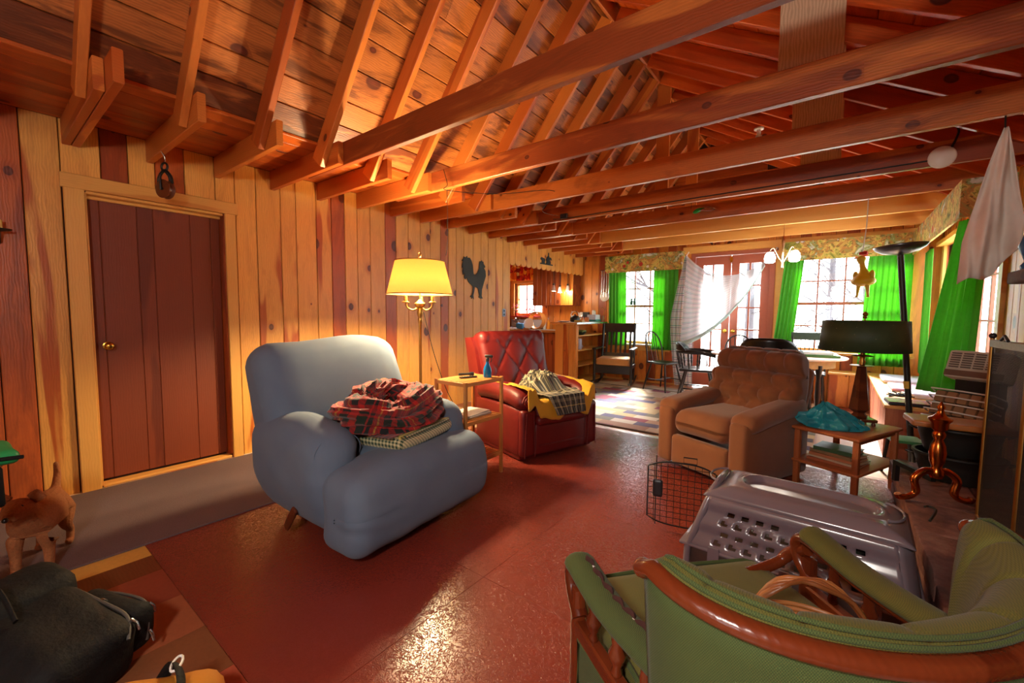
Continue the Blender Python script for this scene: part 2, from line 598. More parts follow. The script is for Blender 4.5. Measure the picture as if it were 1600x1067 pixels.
MB().plank(.80, .13, .018, .002).build('head_jamb', M_['trim'], trim, None, M=basis((0, 1, 0), (1, 0, 0), (0, 0, -1), (-.055, (DY0 + DY1) / 2, 2.05)))
MB().plank(.80, .022, .02, .003).build('door_stop', M_['trim'], trim, None, M=basis((0, 1, 0), (1, 0, 0), (0, 0, -1), (-.062, (DY0 + DY1) / 2, 2.03)))
MB().plank(.80, .09, .02, .004).build('threshold', M_['trim'], trim, None, M=basis((0, 1, 0), (1, 0, 0), (0, 0, -1), (-.03, (DY0 + DY1) / 2, .011)))
MB().box(-.2, -.113, DY0, DY1, 0, DH).build('dark_reveal', M_['backing'], trim, None)

# ---------------- floor
def tile_mat():
    t = NT('patchwork_floor_tiles')
    o = t.obj()
    x, y, z = t.sep(o)
    cx, cy_ = t.math('FLOOR', t.math('DIVIDE', x, .305)), t.math('FLOOR', t.math('DIVIDE', y, .305))
    wn_ = t.n('TexWhiteNoise', noise_dimensions='2D')
    t.put(wn_.inputs['Vector'], t.comb(cx, cy_, 0))
    c = t.ramp(wn_.outputs['Value'], [(0, srgb(206, 176, 140)), (.3, srgb(176, 108, 80)), (.5, srgb(190, 160, 140)), (.7, srgb(150, 90, 66)), (.85, srgb(200, 190, 180))], 'CONSTANT')
    c = t.mix(.25, c, t.n('TexNoise', Vector=o, Scale=60.0).outputs['Color'], 'SOFT_LIGHT')
    t.bump(t.noise(o, 60, 3), .12, .003)
    return t.out(c, .3)
M_['tiles'] = tile_mat()
def vinyl_mat():
    t = NT('embossed_red_vinyl')
    o = t.n('NewGeometry').outputs['Position']
    big = t.noise(o, 1.3, 3)
    c = t.mix(big, srgb(122, 46, 35), srgb(142, 58, 43))
    c = t.mix(t.math('MULTIPLY', t.noise(o, 90, 3), .35), c, srgb(116, 44, 36))
    w = t.noise(o, 60, 2, .55, 1.4)
    ridge = t.math('ABSOLUTE', t.math('SUBTRACT', w, .5))
    ridge = t.step(ridge, .0, .07)
    t.bump(ridge, .5, .003)
    rg = t.math('ADD', .19, t.math('MULTIPLY', t.noise(o, 2.2, 2), .08))
    return t.out(c, rg, spec=.6)
M_['vinyl'] = vinyl_mat()
floor = struct(MB().box(-2.4, 5.3, Y_B - .1, Y_F + .15, -.12, 0).build('floor', M_['tiles'], smooth=None), 'floor with red vinyl and patchwork tiles')
gx = [1.0, 1.9, 2.8, 3.7, 4.46]
gy = [.52, 1.44, 2.36, 3.28, 4.2]
for i in range(4):
    for j in range(4):
        MB().box(gx[i] + .001, gx[i + 1] - .001, gy[j] + .001, gy[j + 1] - .001, .0, .004).build('vinyl_sheet', M_['vinyl'], floor, None)
for c, nm in ((srgb(212, 164, 74), 'golden'), (srgb(142, 66, 46), 'red_speckled'), (srgb(160, 92, 60), 'tan'), (srgb(128, 80, 50), 'brown'), (srgb(170, 84, 60), 'salmon')):
    M_['t_' + nm] = plain(nm + '_tile', c, .35, var=.16, scale=70)
M_['t_wood'] = wood('wood_look_tile', srgb(160, 92, 46), srgb(110, 56, 28), heart=.4, knots=0, ring=1.0)
for x0, x1, y0, y1, mt in ((1.19, 1.345, .19, .52, 't_golden'), (1.345, 1.53, .19, .52, 't_wood'), (1.53, 1.83, .19, .52, 't_red_speckled'), (1.83, 2.13, .19, .52, 't_tan'),
                           (2.13, 2.43, .19, .52, 't_brown'), (2.43, 2.74, .19, .52, 't_salmon'), (2.74, 3.04, .19, .52, 't_tan'), (1.19, 1.50, -.12, .19, 't_salmon'), (1.50, 1.81, -.12, .19, 't_tan'),
                           (1.81, 2.13, -.12, .19, 't_brown'), (2.13, 2.43, -.12, .19, 't_red_speckled'), (2.43, 2.74, -.12, .19, 't_golden'), (.03, .19, .5, .82, 't_golden'), (.03, .19, .82, 1.35, 't_salmon')):
    MB().box(x0 + .0008, x1 - .0008, y0 + .0008, y1 - .0008, 0, .003).build('floor_tile', M_[mt], floor, None)

# ---------------- far wall
fw_open = [(-1.74, -.98, 1.2, 1.92), (.70, 1.66, .70, 2.1), (2.06, 3.28, 0, 2.27), (3.46, 4.82, .72, 2.14)]
fw = MB()
xs = sorted([-2.4, W_R + .15] + [v for o in fw_open for v in o[:2]])
for a, b in zip(xs[:-1], xs[1:]):
    m = (a + b) / 2
    op = [o for o in fw_open if o[0] < m < o[1]]
    if op:
        if op[0][2] > 0: fw.box(a, b, Y_F + .021, Y_F + .14, 0, op[0][2])
        fw.box(a, b, Y_F + .021, Y_F + .14, op[0][3], 2.6)
    else:
        fw.box(a, b, Y_F + .021, Y_F + .14, 0, 2.6)
wall_far = struct(fw.build('wall_far', M_['backing'], smooth=None), 'far wall of amber pine boards with windows')
for a, b in split_run(-2.3, W_R, .12, .18, [v for o in fw_open for v in o[:2]]):
    m = (a + b) / 2
    op = [o for o in fw_open if o[0] - .001 < m < o[1] + .001]
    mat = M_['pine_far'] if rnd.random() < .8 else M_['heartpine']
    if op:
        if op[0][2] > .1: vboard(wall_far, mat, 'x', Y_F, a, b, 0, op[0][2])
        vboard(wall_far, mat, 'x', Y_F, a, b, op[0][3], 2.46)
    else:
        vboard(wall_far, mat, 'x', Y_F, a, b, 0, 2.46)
# gable above: level boards following the roof
z = 2.46
while z < 4.25:
    h = .17
    zt = z + h
    xl = max(.0, .80 + (zt - 2.5) / 1.23) if zt > 2.62 else 0.0
    xr = min(W_R, 2.28 + (4.14 - zt) / .585)
    if xr - xl < .1: break
    MB().plank(xr - xl, h - .004, .02, .004).build('gable_board', M_['soffit'] if z > 2.7 else M_['trim'], wall_far, None, M=basis((1, 0, 0), (0, 0, 1), (0, -1, 0), ((xl + xr) / 2, Y_F + .01, z + h / 2)))
    z = zt
MB().prism([(0, 2.46), (W_R, 2.46), (W_R, 2.7), (2.28, 4.35), (.8, 2.7), (0, 2.7)], 0, .1, basis((1, 0, 0), (0, 0, 1), (0, -1, 0), (0, Y_F + .125, 0))).build('gable_backing', M_['backing'], wall_far, None)

# ---------------- right wall
rw = MB()
RO = (5.02, 7.38, .74, 2.12)
rw.box(W_R + .021, W_R + .15, Y_B, RO[0], 0, 2.6).box(W_R + .021, W_R + .15, RO[1], Y_F + .14, 0, 2.6).box(W_R + .021, W_R + .15, RO[0], RO[1], 0, RO[2]).box(W_R + .021, W_R + .15, RO[0], RO[1], RO[3], 2.6)
wall_right = struct(rw.build('wall_right', M_['backing'], smooth=None), 'right wall of pale pine boards')
for a, b in split_run(1.0, Y_F, .12, .17, RO[:2]):
    m = (a + b) / 2
    if RO[0] < m < RO[1]:
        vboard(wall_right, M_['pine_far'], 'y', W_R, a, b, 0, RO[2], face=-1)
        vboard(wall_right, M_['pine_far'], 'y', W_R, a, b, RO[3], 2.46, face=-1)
    else:
        vboard(wall_right, M_['pine'], 'y', W_R, a, b, 0, 2.46, face=-1)
# ---------------- back wall (behind the camera) with its window
bw = MB()
bw.box(-.14, 3.4, Y_B - .12, Y_B, 0, 2.6).box(4.4, W_R + .15, Y_B - .12, Y_B, 0, 2.6).box(3.4, 4.4, Y_B - .12, Y_B, 0, .95).box(3.4, 4.4, Y_B - .12, Y_B, 1.95, 2.6)
bw.prism([(0, 2.6), (W_R, 2.6), (2.28, 4.35), (.8, 2.7)], 0, .1, basis((1, 0, 0), (0, 0, 1), (0, -1, 0), (0, Y_B - .01, 0)))
struct(bw.build('wall_back', M_['pine'], smooth=None), 'back wall with a wide window')

# ---------------- kitchen shell
kw = MB()
kw.box(-2.42, -2.3, 5.1, Y_F, 0, 2.6).box(-2.4, -.14, 5.08, 5.19, 0, 2.6)
struct(kw.build('wall_kitchen', M_['pine_far'], smooth=None), 'kitchen side walls of pine')

# ---------------- ceiling: soffit, rafters, joists, ties, roof boards
ceiling = croot('ceiling', 'open timber ceiling of rafters, joists and roof boards')
MB().box(-2.42, 0, 5.08, Y_F + .1, 2.52, 2.6).build('kitchen_ceiling', M_['soffit'], ceiling, None)
ss = Vector((1, 0, 1.23)).normalized()
sn = Vector((1.23, 0, -1)).normalized()      # into the room
rs = Vector((1, 0, -.585)).normalized()
rn = Vector((-.585, 0, -1)).normalized()
RIDGE = Vector((2.28, 0, 3.98))
def roof_board(parent, mat, start, along, normal, w, y0, y1, thick=.025):
    mb = MB().plank(y1 - y0, w - .004, thick, .005)
    c = start + along * (w / 2) - normal * (thick / 2)
    mb.build('roof_board', mat, parent, None, M=basis((0, 1, 0), tuple(along), tuple(Vector((0, 1, 0)).cross(along)), (c.x, (y0 + y1) / 2, c.z)))
# soffit boards (level, over the wall side)
x = .0
while x < .86:
    w = rnd.uniform(.17, .22)
    w = min(w, .93 - x)
    for y0, y1 in ((-2.7, 1.3 + rnd.random()), ):
        ym = y1
        for a, b in ((y0, ym), (ym + .002, Y_F)):
            MB().plank(b - a, w - .003, .022, .004).build('soffit_board', M_['soffit'], ceiling, None, M=basis((0, 1, 0), (1, 0, 0), (0, 0, -1), (x + w / 2, (a + b) / 2, 2.512)))
    x += w
# sloping roof boards, left
P0 = Vector((.97, 0, 2.36)) - sn * .14
tmin = (2.5 - P0.z) / ss.z
tmax = (RIDGE - P0).dot(ss) + .06
t_ = tmin
while t_ < tmax:
    w = rnd.uniform(.17, .23)
    ym = rnd.uniform(.5, 5.0)
    for a, b in ((-2.7, ym), (ym + .002, Y_F)):
        roof_board(ceiling, M_['ceil'], P0 + ss * t_, ss, sn, w, a, b)
    t_ += w
# right
P1 = RIDGE - rn * .14
tmax = (W_R + .05 - P1.x) / rs.x
t_ = -.12
while t_ < tmax:
    w = rnd.uniform(.18, .23)
    ym = rnd.uniform(.5, 5.0)
    for a, b in ((-2.7, ym), (ym + .002, Y_F)):
        roof_board(ceiling, M_['ceil_r'], P1 + rs * t_, rs, rn, w, a, b)
    t_ += w
# weatherproof shell above
MB().box(-.15, .86, Y_B - .1, Y_F + .14, 2.53, 2.56).build('roof_deck', M_['backing'], ceiling, None)
dk = MB()
a0, a1 = P0 + ss * (tmin + .02) - sn * .03, P0 + ss * 2.45 - sn * .03
b1 = P1 + rs * (tmax + .25) - rn * .03
dk.v += [(p.x, y, p.z) for y in (Y_B - .1, Y_F + .14) for p in (a0, a1, b1, Vector((a0.x, 0, a0.z + .06)), Vector((a1.x, 0, a1.z + .06)), Vector((b1.x, 0, b1.z + .06)))]
dk.f += [(0, 1, 7, 6), (1, 2, 8, 7), (3, 9, 10, 4), (4, 10, 11, 5), (0, 6, 9, 3), (2, 5, 11, 8), (0, 3, 4, 1), (1, 4, 5, 2), (6, 7, 10, 9), (7, 8, 11, 10)]
dk.build('roof_deck', M_['backing'], ceiling, None)
RL = (RIDGE - Vector((.955, 0, 2.34))).length
rmesh = {}
def shared(key, make, mat):
    if key not in rmesh:
        me = make().mesh(key, None)
        me.materials.append(mat)
        rmesh[key] = me
    return rmesh[key]
def place(name, me, parent, M):
    o = bpy.data.objects.new(name, me)
    col.objects.link(o)
    o.parent = parent
    o.matrix_local = M
    return o
for k in range(-5, 17):
    y = yk(k)
    # stub joist
    if k > -4:
        L = 1.12 + rnd.uniform(-.03, .04) if k % 2 or k < 2 else 1.12
        place('joist', shared('joist', lambda: MB().plank(1.13, .16, .042, .004), M_['rafter']), ceiling, basis((1, 0, 0), (0, 0, 1), (0, -1, 0), (1.13 / 2 + .002, y + .021, JZ + .08)))
    # left rafter (on the near face of the stub joist)
    c = (Vector((.955, 0, 2.34)) + RIDGE) / 2 - sn * .07
    place('rafter', shared('rafter_l', lambda: MB().plank(RL, .138, .042, .004), M_['rafter']), ceiling, basis(tuple(ss), tuple(-sn), tuple(ss.cross(-sn)), (c.x, y - .022, c.z)))
    # right rafter
    e = Vector((W_R - .02, 0, RIDGE.z - .585 * (W_R - .02 - RIDGE.x)))
    c = (RIDGE + e) / 2 - rn * .07
    place('rafter', shared('rafter_r', lambda: MB().plank((e - RIDGE).length, .138, .042, .004), M_['ceil_r']), ceiling, basis(tuple(rs), tuple(-rn), tuple(rs.cross(-rn)), (c.x, y + .022, c.z)))
    if k % 2 and k >= 3:
        x0 = .60 + (.35 if k == 13 else 0)
        MB().plank(W_R - x0 - .003, .168, .044, .004).build('tie_beam', M_['beam'] if k < 13 else M_['trim'], ceiling, None, M=basis((1, 0, 0), (0, 0, 1), (0, -1, 0), ((x0 + W_R) / 2, y + .066, JZ + .084)))
    if k in (5, 7, 9):
        # wide pale board hanging from the rafter to the back of the tie beam
        zt = RIDGE.z - .585 * (4.04 - RIDGE.x)
        MB().plank(zt + .12 - 2.36, .272, .02, .002).build('hanger_board', M_['gusset'], ceiling, None, M=basis((0, 0, 1), (1, 0, 0), (0, 1, 0), (3.9, y + .1, (zt + .12 + 2.36) / 2)))
    if k in (11, 14):
        MB().plank(4.0 - 2.42, .155, .042, .004).build('king_post', M_['rafter'], ceiling, None, M=basis((0, 0, 1), (1, 0, 0), (0, 1, 0), (2.31, y + .11, (4.0 + 2.42) / 2)))
MB().plank(10.3, .16, .03, .003).build('ridge_board', M_['rafter'], ceiling, None, M=basis((0, 1, 0), (0, 0, 1), (1, 0, 0), (2.28, (Y_F + Y_B) / 2, 4.06)))
# extra doubled stub by the near corner
MB().plank(1.3, .16, .042, .004).build('joist', M_['rafter'], ceiling, None, M=basis((1, 0, 0), (0, 0, 1), (0, -1, 0), (.652, yk(0) + .066, JZ + .08)))

# ---------------- windows
def window(name, label, wmap, w, h, cols, rows, rail=None, frame=.05, mat=None, mull=()):
    """wmap(u, v, d) -> world point matrix builder; u across, v up, d depth into the room"""
    mat = mat or M_['redpaint']
    root = croot(name, label)
    def bar(nm, u0, u1, v0, v1, d0, d1, m):
        pts = [wmap(u, v, d) for d in (d0, d1) for v in (v0, v1) for u in (u0, u1)]
        mb = MB()
        b = mb.addv(pts)
        mb.f += [tuple(b + i for i in q) for q in ((0, 2, 3, 1), (4, 5, 7, 6), (0, 1, 5, 4), (2, 6, 7, 3), (0, 4, 6, 2), (1, 3, 7, 5))]
        return mb.build(nm, m, root, None)
    for nm, q in (('frame', (0, frame, 0, h)), ('frame', (w - frame, w, 0, h)), ('frame', (frame, w - frame, 0, frame)), ('frame', (frame, w - frame, h - frame, h))):
        bar(nm, q[0], q[1], q[2], q[3], -.06, .02, M_['trim'] if mat is M_['redpaint'] else mat)
    iw, ih = w - 2 * frame, h - 2 * frame
    for i in range(1, cols):
        u = frame + iw * i / cols
        t2 = .024 if i in mull else .0095
        bar('muntin', u - t2, u + t2, frame, h - frame, -.045, -.02, mat)
    for j in range(1, rows):
        v = frame + ih * j / rows
        t2 = .02 if j == rail else .0095
        bar('sash_rail' if j == rail else 'muntin', frame, w - frame, v - t2, v + t2, -.046 if j != rail else -.055, -.019 if j != rail else -.005, mat)
    for i in range(cols):
        for j in range(rows):
            bar('pane', frame + iw * i / cols, frame + iw * (i + 1) / cols, frame + ih * j / rows, frame + ih * (j + 1) / rows, -.034, -.031, M_['glass'])
    return root
def far_map(x0, z0): return lambda u, v, d: (x0 + u, Y_F + .07 - d, z0 + v)
def right_map(y0, z0): return lambda u, v, d: (W_R + .07 - d, y0 + u, z0 + v)
window('window_1', 'sash window with green curtains by the rocking chair', far_map(.70, .70), .96, 1.40, 3, 4, rail=2)
window('window_2', 'wide window with bare trees behind the dining table', far_map(3.46, .72), 1.36, 1.42, 4, 4, rail=2)
window('window_3', 'side window in the right wall behind long curtains', right_map(5.02, .74), 2.36, 1.38, 6, 3, mull=(2, 4))
window('window_4', 'small kitchen window over the sink', far_map(-1.74, 1.2), .76, .72, 3, 2)
window('window_5', 'window behind the viewer', lambda u, v, d: (3.4 + u, Y_B - .07 + d, .95 + v), 1.0, 1.0, 2, 2)
def trimbar(name, mat, x0, x1, y0, y1, z0, z1, label=None):
    return struct(MB().box(x0, x1, y0, y1, z0, z1).build(name, mat, None, None), label)
trimbar('trim_2', M_['white'], .62, 1.74, Y_F - .06, Y_F + .01, .675, .70, 'white sill of the left window')
trimbar('trim_3', M_['trim'], .62, 1.74, Y_F - .02, Y_F - .001, .58, .674, 'pine apron under the left window sill')
trimbar('trim_4', M_['trim'], 3.38, 4.9, Y_F - .06, Y_F + .01, .69, .72, 'pine sill of the right window')
trimbar('trim_5', M_['trim'], W_R - .07, W_R + .01, 4.95, 7.45, .71, .74, 'pine sill of the side window')
trimbar('trim_6', M_['trim'], W_R - .03, W_R - .001, 4.93, 5.03, .74, 2.2, 'pine upright casing at the near end of the side window')
trimbar('trim_7', M_['trim'], W_R - .03, W_R - .001, 7.36, 7.46, .74, 2.2, 'pine upright casing at the far end of the side window')
trimbar('trim_8', M_['trim'], W_R - .09, W_R - .001, 4.95, 7.45, 2.12, 2.17, 'pine head rail over the side window')
trimbar('trim_9', M_['trim'], 3.30, 3.44, Y_F - .02, Y_F - .001, 0, 2.3, 'pine post between garden doors and right window')
trimbar('trim_10', M_['trim'], -1.8, -.92, Y_F - .03, Y_F - .001, 1.92, 2.0, 'pine head casing of the kitchen window')
trimbar('trim_11', M_['trim'], -1.82, -1.74, Y_F - .03, Y_F - .001, 1.15, 1.92, 'pine side casing of the kitchen window')
trimbar('trim_12', M_['trim'], 1.92, 5.08, Y_F - .025, Y_F - .001, 2.29, 2.40, 'long pine board over garden doors and window')

# ---------------- glazed garden doors
def french_leaf(name, label, x0, x1, knob):
    root = croot(name, label)
    y0, y1 = Y_F + .03, Y_F + .07
    P = M_['redpaint']
    st = .115
    z0, z1, ztop, zbot = .02, 2.22, 2.08, .30
    def b(nm, *a, m=P): return MB().box(*a).build(nm, m, root, None)
    b('stile', x0, x0 + st, y0, y1, z0, z1)
    b('stile', x1 - st, x1, y0, y1, z0, z1)
    b('top_rail', x0 + st, x1 - st, y0, y1, ztop, z1)
    b('bottom_rail', x0 + st, x1 - st, y0, y1, z0, zbot)
    rows = 5
    gx0, gx1 = x0 + st, x1 - st
    xm = (gx0 + gx1) / 2
    b('muntin', xm - .012, xm + .012, y0 + .005, y1 - .005, zbot, ztop)
    for i in range(1, rows):
        zz = lerp(zbot, ztop, i / rows)
        b('muntin', gx0, gx1, y0 + .006, y1 - .006, zz - .012, zz + .012)
    for i in range(2):
        for j in range(rows):
            b('pane', lerp(gx0, gx1, i / 2), lerp(gx0, gx1, (i + 1) / 2), y0 + .018, y0 + .022, lerp(zbot, ztop, j / rows), lerp(zbot, ztop, (j + 1) / rows), m=M_['glass'])
    kx = x0 + st / 2 if knob > 0 else x1 - st / 2
    mb = MB().lathe([(.032, 0), (.033, .006), (.012, .01), (.012, .035), (.026, .042), (.03, .055), (.02, .066), (.003, .07)], 16)
    mb.build('knob', M_['brass'], root, 50, label='brass door knob', M=basis((1, 0, 0), (0, 0, 1), (0, -1, 0), (kx, y0, .985)))
    return root
french_leaf('door_2', 'left leaf of the red glazed garden doors behind the hammock', 2.13, 2.665, -1)
fl = french_leaf('door_3', 'right leaf of the red glazed garden doors', 2.675, 3.21, 1)
b_ = MB().box(2.655, 2.685, Y_F + .012, Y_F + .03, 2.10, 2.20)
b_.box(2.645, 2.695, Y_F + .005, Y_F + .012, 2.13, 2.17)
b_.build('bolt', M_['brass'], fl, None, label='brass top bolt')
fr = croot('trim_13', 'red frame of the garden doors')
for q in ((2.06, 2.125, 0, 2.28), (3.215, 3.285, 0, 2.28)):
    MB().box(q[0], q[1], Y_F - .012, Y_F + .09, q[2], q[3]).build('door_frame_post', M_['redpaint'], fr, None)
MB().box(2.125, 3.215, Y_F - .012, Y_F + .09, 2.225, 2.28).build('door_frame_head', M_['redpaint'], fr, None)
trimbar('baseboard_far', M_['trim'], .05, 2.05, Y_F - .018, Y_F - .001, 0, .03, 'low strip at the foot of the far wall')

# ---------------- outdoors: ground and bare trees
def ground_mat():
    t = NT('pale_dry_ground')
    o = t.obj()
    c = t.ramp(t.noise(o, 1.2, 6, .65), [(.3, srgb(150, 150, 140)), (.5, srgb(196, 196, 190)), (.7, srgb(232, 234, 236))])
    return t.out(c, .95)
g = struct(MB().box(-40, 45, Y_F + .2, 90, -.5, -.35).build('ground_outside', ground_mat(), smooth=None), 'pale ground outside the windows')
struct(MB().box(5.5, 60, -30, Y_F + .2, -.5, -.35).build('ground_side', g.data.materials[0], smooth=None), 'pale ground beside the house')
M_['bark'] = plain('grey_bark', srgb(74, 70, 76), .9, var=.35, scale=12)
def tree(x, y, h, r, label, seed, nb=26):
    rr = random.Random(seed)
    root = thing('bare_tree', label, 'tree', (x, y, -.36), group='bare trees outside')
    pts, rad = [], []
    for i in range(9):
        q = i / 8
        pts.append((rr.uniform(-.05, .05) * q * h * .3, rr.uniform(-.05, .05) * q * h * .3, h * q))
        rad.append(r * (1 - .85 * q))
    MB().tube(pts, rad, 9).build('trunk', M_['bark'], root, 60)
    br = MB()
    for i in range(nb):
        q = rr.uniform(.12, .95)
        a = rr.uniform(0, 2 * pi)
        L = rr.uniform(.5, 1.6) * (1.15 - q) * h * .22
        j = min(7, int(q * 8))
        s = Vector(pts[j]).lerp(Vector(pts[j + 1]), q * 8 - j)
        d = Vector((math.cos(a), math.sin(a), rr.uniform(.1, .8)))
        p1 = s + d * L * .5 + Vector((0, 0, rr.uniform(-.05, .1)))
        p2 = s + d * L + Vector((rr.uniform(-.2, .2), rr.uniform(-.2, .2), rr.uniform(0, .3)))
        br.tube([s, p1, p2], [r * .22 * (1.1 - q), r * .13 * (1.1 - q), .006], 5)
        for w in range(3):
            d2 = (d + Vector((rr.uniform(-.9, .9), rr.uniform(-.9, .9), rr.uniform(-.2, .7)))).normalized()
            br.tube([p1, p1 + d2 * L * .35, p1 + d2 * L * .62 + Vector((0, 0, .08))], [r * .08, .009, .003], 4)
    br.build('branches', M_['bark'], root, 60)
    return root
tree(.55, 11.2, 7.5, .2, 'thick tree trunk outside the sash window', 1)
tree(-.6, 14.5, 8, .16, 'bare tree left outside the sash window', 2)
tree(1.9, 15.0, 8, .15, 'bare tree outside behind the hammock', 3)
tree(3.1, 13.0, 6.5, .1, 'slender bare tree outside the garden doors', 4)
tree(4.6, 12.5, 6, .09, 'thin bare tree outside the wide window', 5, 40)
tree(3.9, 16.5, 7, .13, 'bare tree further off outside the wide window', 6, 40)
tree(-4.6, 15.5, 8, .15, 'bare tree outside the kitchen window', 8)
def bush(x, y, s, label, seed):
    rr = random.Random(seed)
    mb = MB()
    for i in range(70):
        a = rr.uniform(0, 2 * pi)
        b = rr.uniform(.1, .8)
        d = Vector((math.cos(a) * b, math.sin(a) * b, 1)).normalized()
        p = Vector((rr.uniform(-.3, .3) * s, rr.uniform(-.3, .3) * s, 0))
        L = s * rr.uniform(.5, 1.2)
        mb.tube([p, p + d * L * .5 + Vector((rr.uniform(-.1, .1), rr.uniform(-.1, .1), 0)) * s, p + d * L + Vector((rr.uniform(-.2, .2), rr.uniform(-.2, .2), 0)) * s], [.014 * s, .009 * s, .003 * s], 4)
    o = mb.build('brushwood', M_['bark'], None, 60)
    o.location = (x, y, -.36)
    tag(o, label, 'bush', 'brushwood outside')
bush(2.3, 9.3, .95, 'tangled grey brushwood outside the left garden door', 1)
bush(3.2, 9.6, .95, 'tangled grey brushwood outside the right garden door', 2)
bush(.6, 9.0, .8, 'tangled grey brushwood outside the sash window', 4)
bush(5.6, 9.4, .9, 'tangled grey brushwood at the far right outside the wide window', 5)
bush(4.4, 9.2, .9, 'tangled grey brushwood outside the wide window', 3)
# ================================================================ FABRICS
def fabric(name, c, c2=None, rough=.85, scale=900, bump=.25, sheen=.08, weave=False):
    t = NT(name)
    o = t.obj()
    c2 = c2 or tuple(x * .72 for x in c[:3]) + (1,)
    base = t.mix(t.noise(o, 6, 4), c2, c)
    fz = t.noise(o, scale * .35, 2)
    base = t.mix(t.math('MULTIPLY', fz, .35), base, c2)
    h = fz
    if weave:
        x, y, z = t.sep(o)
        s1 = t.math('SINE', t.math('MULTIPLY', t.math('ADD', x, y), scale))
        s2 = t.math('SINE', t.math('MULTIPLY', t.math('ADD', z, t.math('MULTIPLY', x, .31)), scale))
        w = t.math('MULTIPLY', s1, s2)
        base = t.mix(t.step(w, -.4, .6), base, c2)
        h = w
    t.bump(h, bump, .002)
    return t.out(base, rough, Sheen_Weight=sheen, Sheen_Roughness=.5)
M_['blue'] = fabric('blue_grey_stretch_cover', srgb(108, 124, 140), srgb(84, 102, 128), scale=1500, bump=.12)
M_['tanfab'] = fabric('brown_velour', srgb(150, 92, 52), srgb(116, 66, 36), sheen=.25)
M_['greenfab'] = fabric('olive_tweed', srgb(118, 110, 40), srgb(80, 78, 26), scale=1150, weave=True, sheen=.05)
M_['greenfab2'] = fabric('green_tweed_back', srgb(92, 106, 46), srgb(52, 66, 28), scale=1150, weave=True, sheen=.05)
def leather():
    t = NT('oxblood_leather')
    o = t.obj()
    c = t.mix(t.noise(o, 5, 4), srgb(84, 16, 17), srgb(112, 26, 24))
    t.bump(t.voro(o, 140).outputs['Distance'], .08, .002)
    return t.out(c, .46, spec=.4)
M_['leather'] = leather()
def plaid(name, base, bands, size=(8, 8), rough=.9, coord='uv'):
    """woven check: bands = [(frequency phase lo, hi, colour)]"""
    t = NT(name)
    v = t.uv() if coord == 'uv' else t.obj()
    x, y, z = t.sep(v)
    if coord == 'obj': y = t.math('ADD', y, z)
    fx = t.math('FRACT', t.math('MULTIPLY', x, size[0]))
    fy = t.math('FRACT', t.math('MULTIPLY', y, size[1]))
    def axis(f):
        c = base
        for lo, hi, cc in bands:
            msk = t.math('MULTIPLY', t.math('GREATER_THAN', f, lo), t.math('LESS_THAN', f, hi))
            c = t.mix(msk, c, cc)
        return c
    tw = t.math('SINE', t.math('MULTIPLY', t.math('ADD', t.math('MULTIPLY', x, size[0]), t.math('MULTIPLY', y, size[1])), 60))
    f = t.math('ADD', .5, t.math('MULTIPLY', tw, .12))
    c = t.mix(f, axis(fx), axis(fy))
    t.bump(t.noise(t.obj(), 300, 2), .2, .002)
    return t.out(c, rough, Sheen_Weight=.2)
BK = srgb(18, 20, 18)
M_['tartan'] = plaid('red_tartan_wool', srgb(168, 22, 18), [(.0, .22, srgb(12, 30, 18)), (.30, .36, BK), (.50, .525, srgb(190, 140, 50)), (.66, .86, srgb(16, 20, 22))], (13, 4))
M_['shirt'] = plaid('black_cream_plaid', srgb(30, 30, 30), [(.0, .22, srgb(196, 184, 150)), (.09, .12, srgb(30, 40, 34)), (.5, .60, srgb(120, 112, 86)), (.74, .77, srgb(196, 170, 90))], (6, 6))
M_['gingham'] = plaid('green_gingham', srgb(206, 196, 150), [(.0, .5, srgb(30, 62, 44))], (42, 42), coord='obj')
M_['gingham_top'] = plaid('yellow_green_gingham', srgb(196, 176, 90), [(.0, .5, srgb(96, 92, 40))], (42, 42), coord='obj')
M_['yellow'] = fabric('yellow_towelling', srgb(214, 164, 34), srgb(184, 132, 18))

def bump_noise(p, s, a, seed=0.0):
    return a * noise.noise(Vector((p.x * s + seed, p.y * s - seed, p.z * s + seed * .5)))
def dispfn(s, a, seed=0.0):
    def f(p):
        d = bump_noise(p, s, a, seed)
        return p + (p.normalized() * d if p.length > 1e-6 else p)
    return f

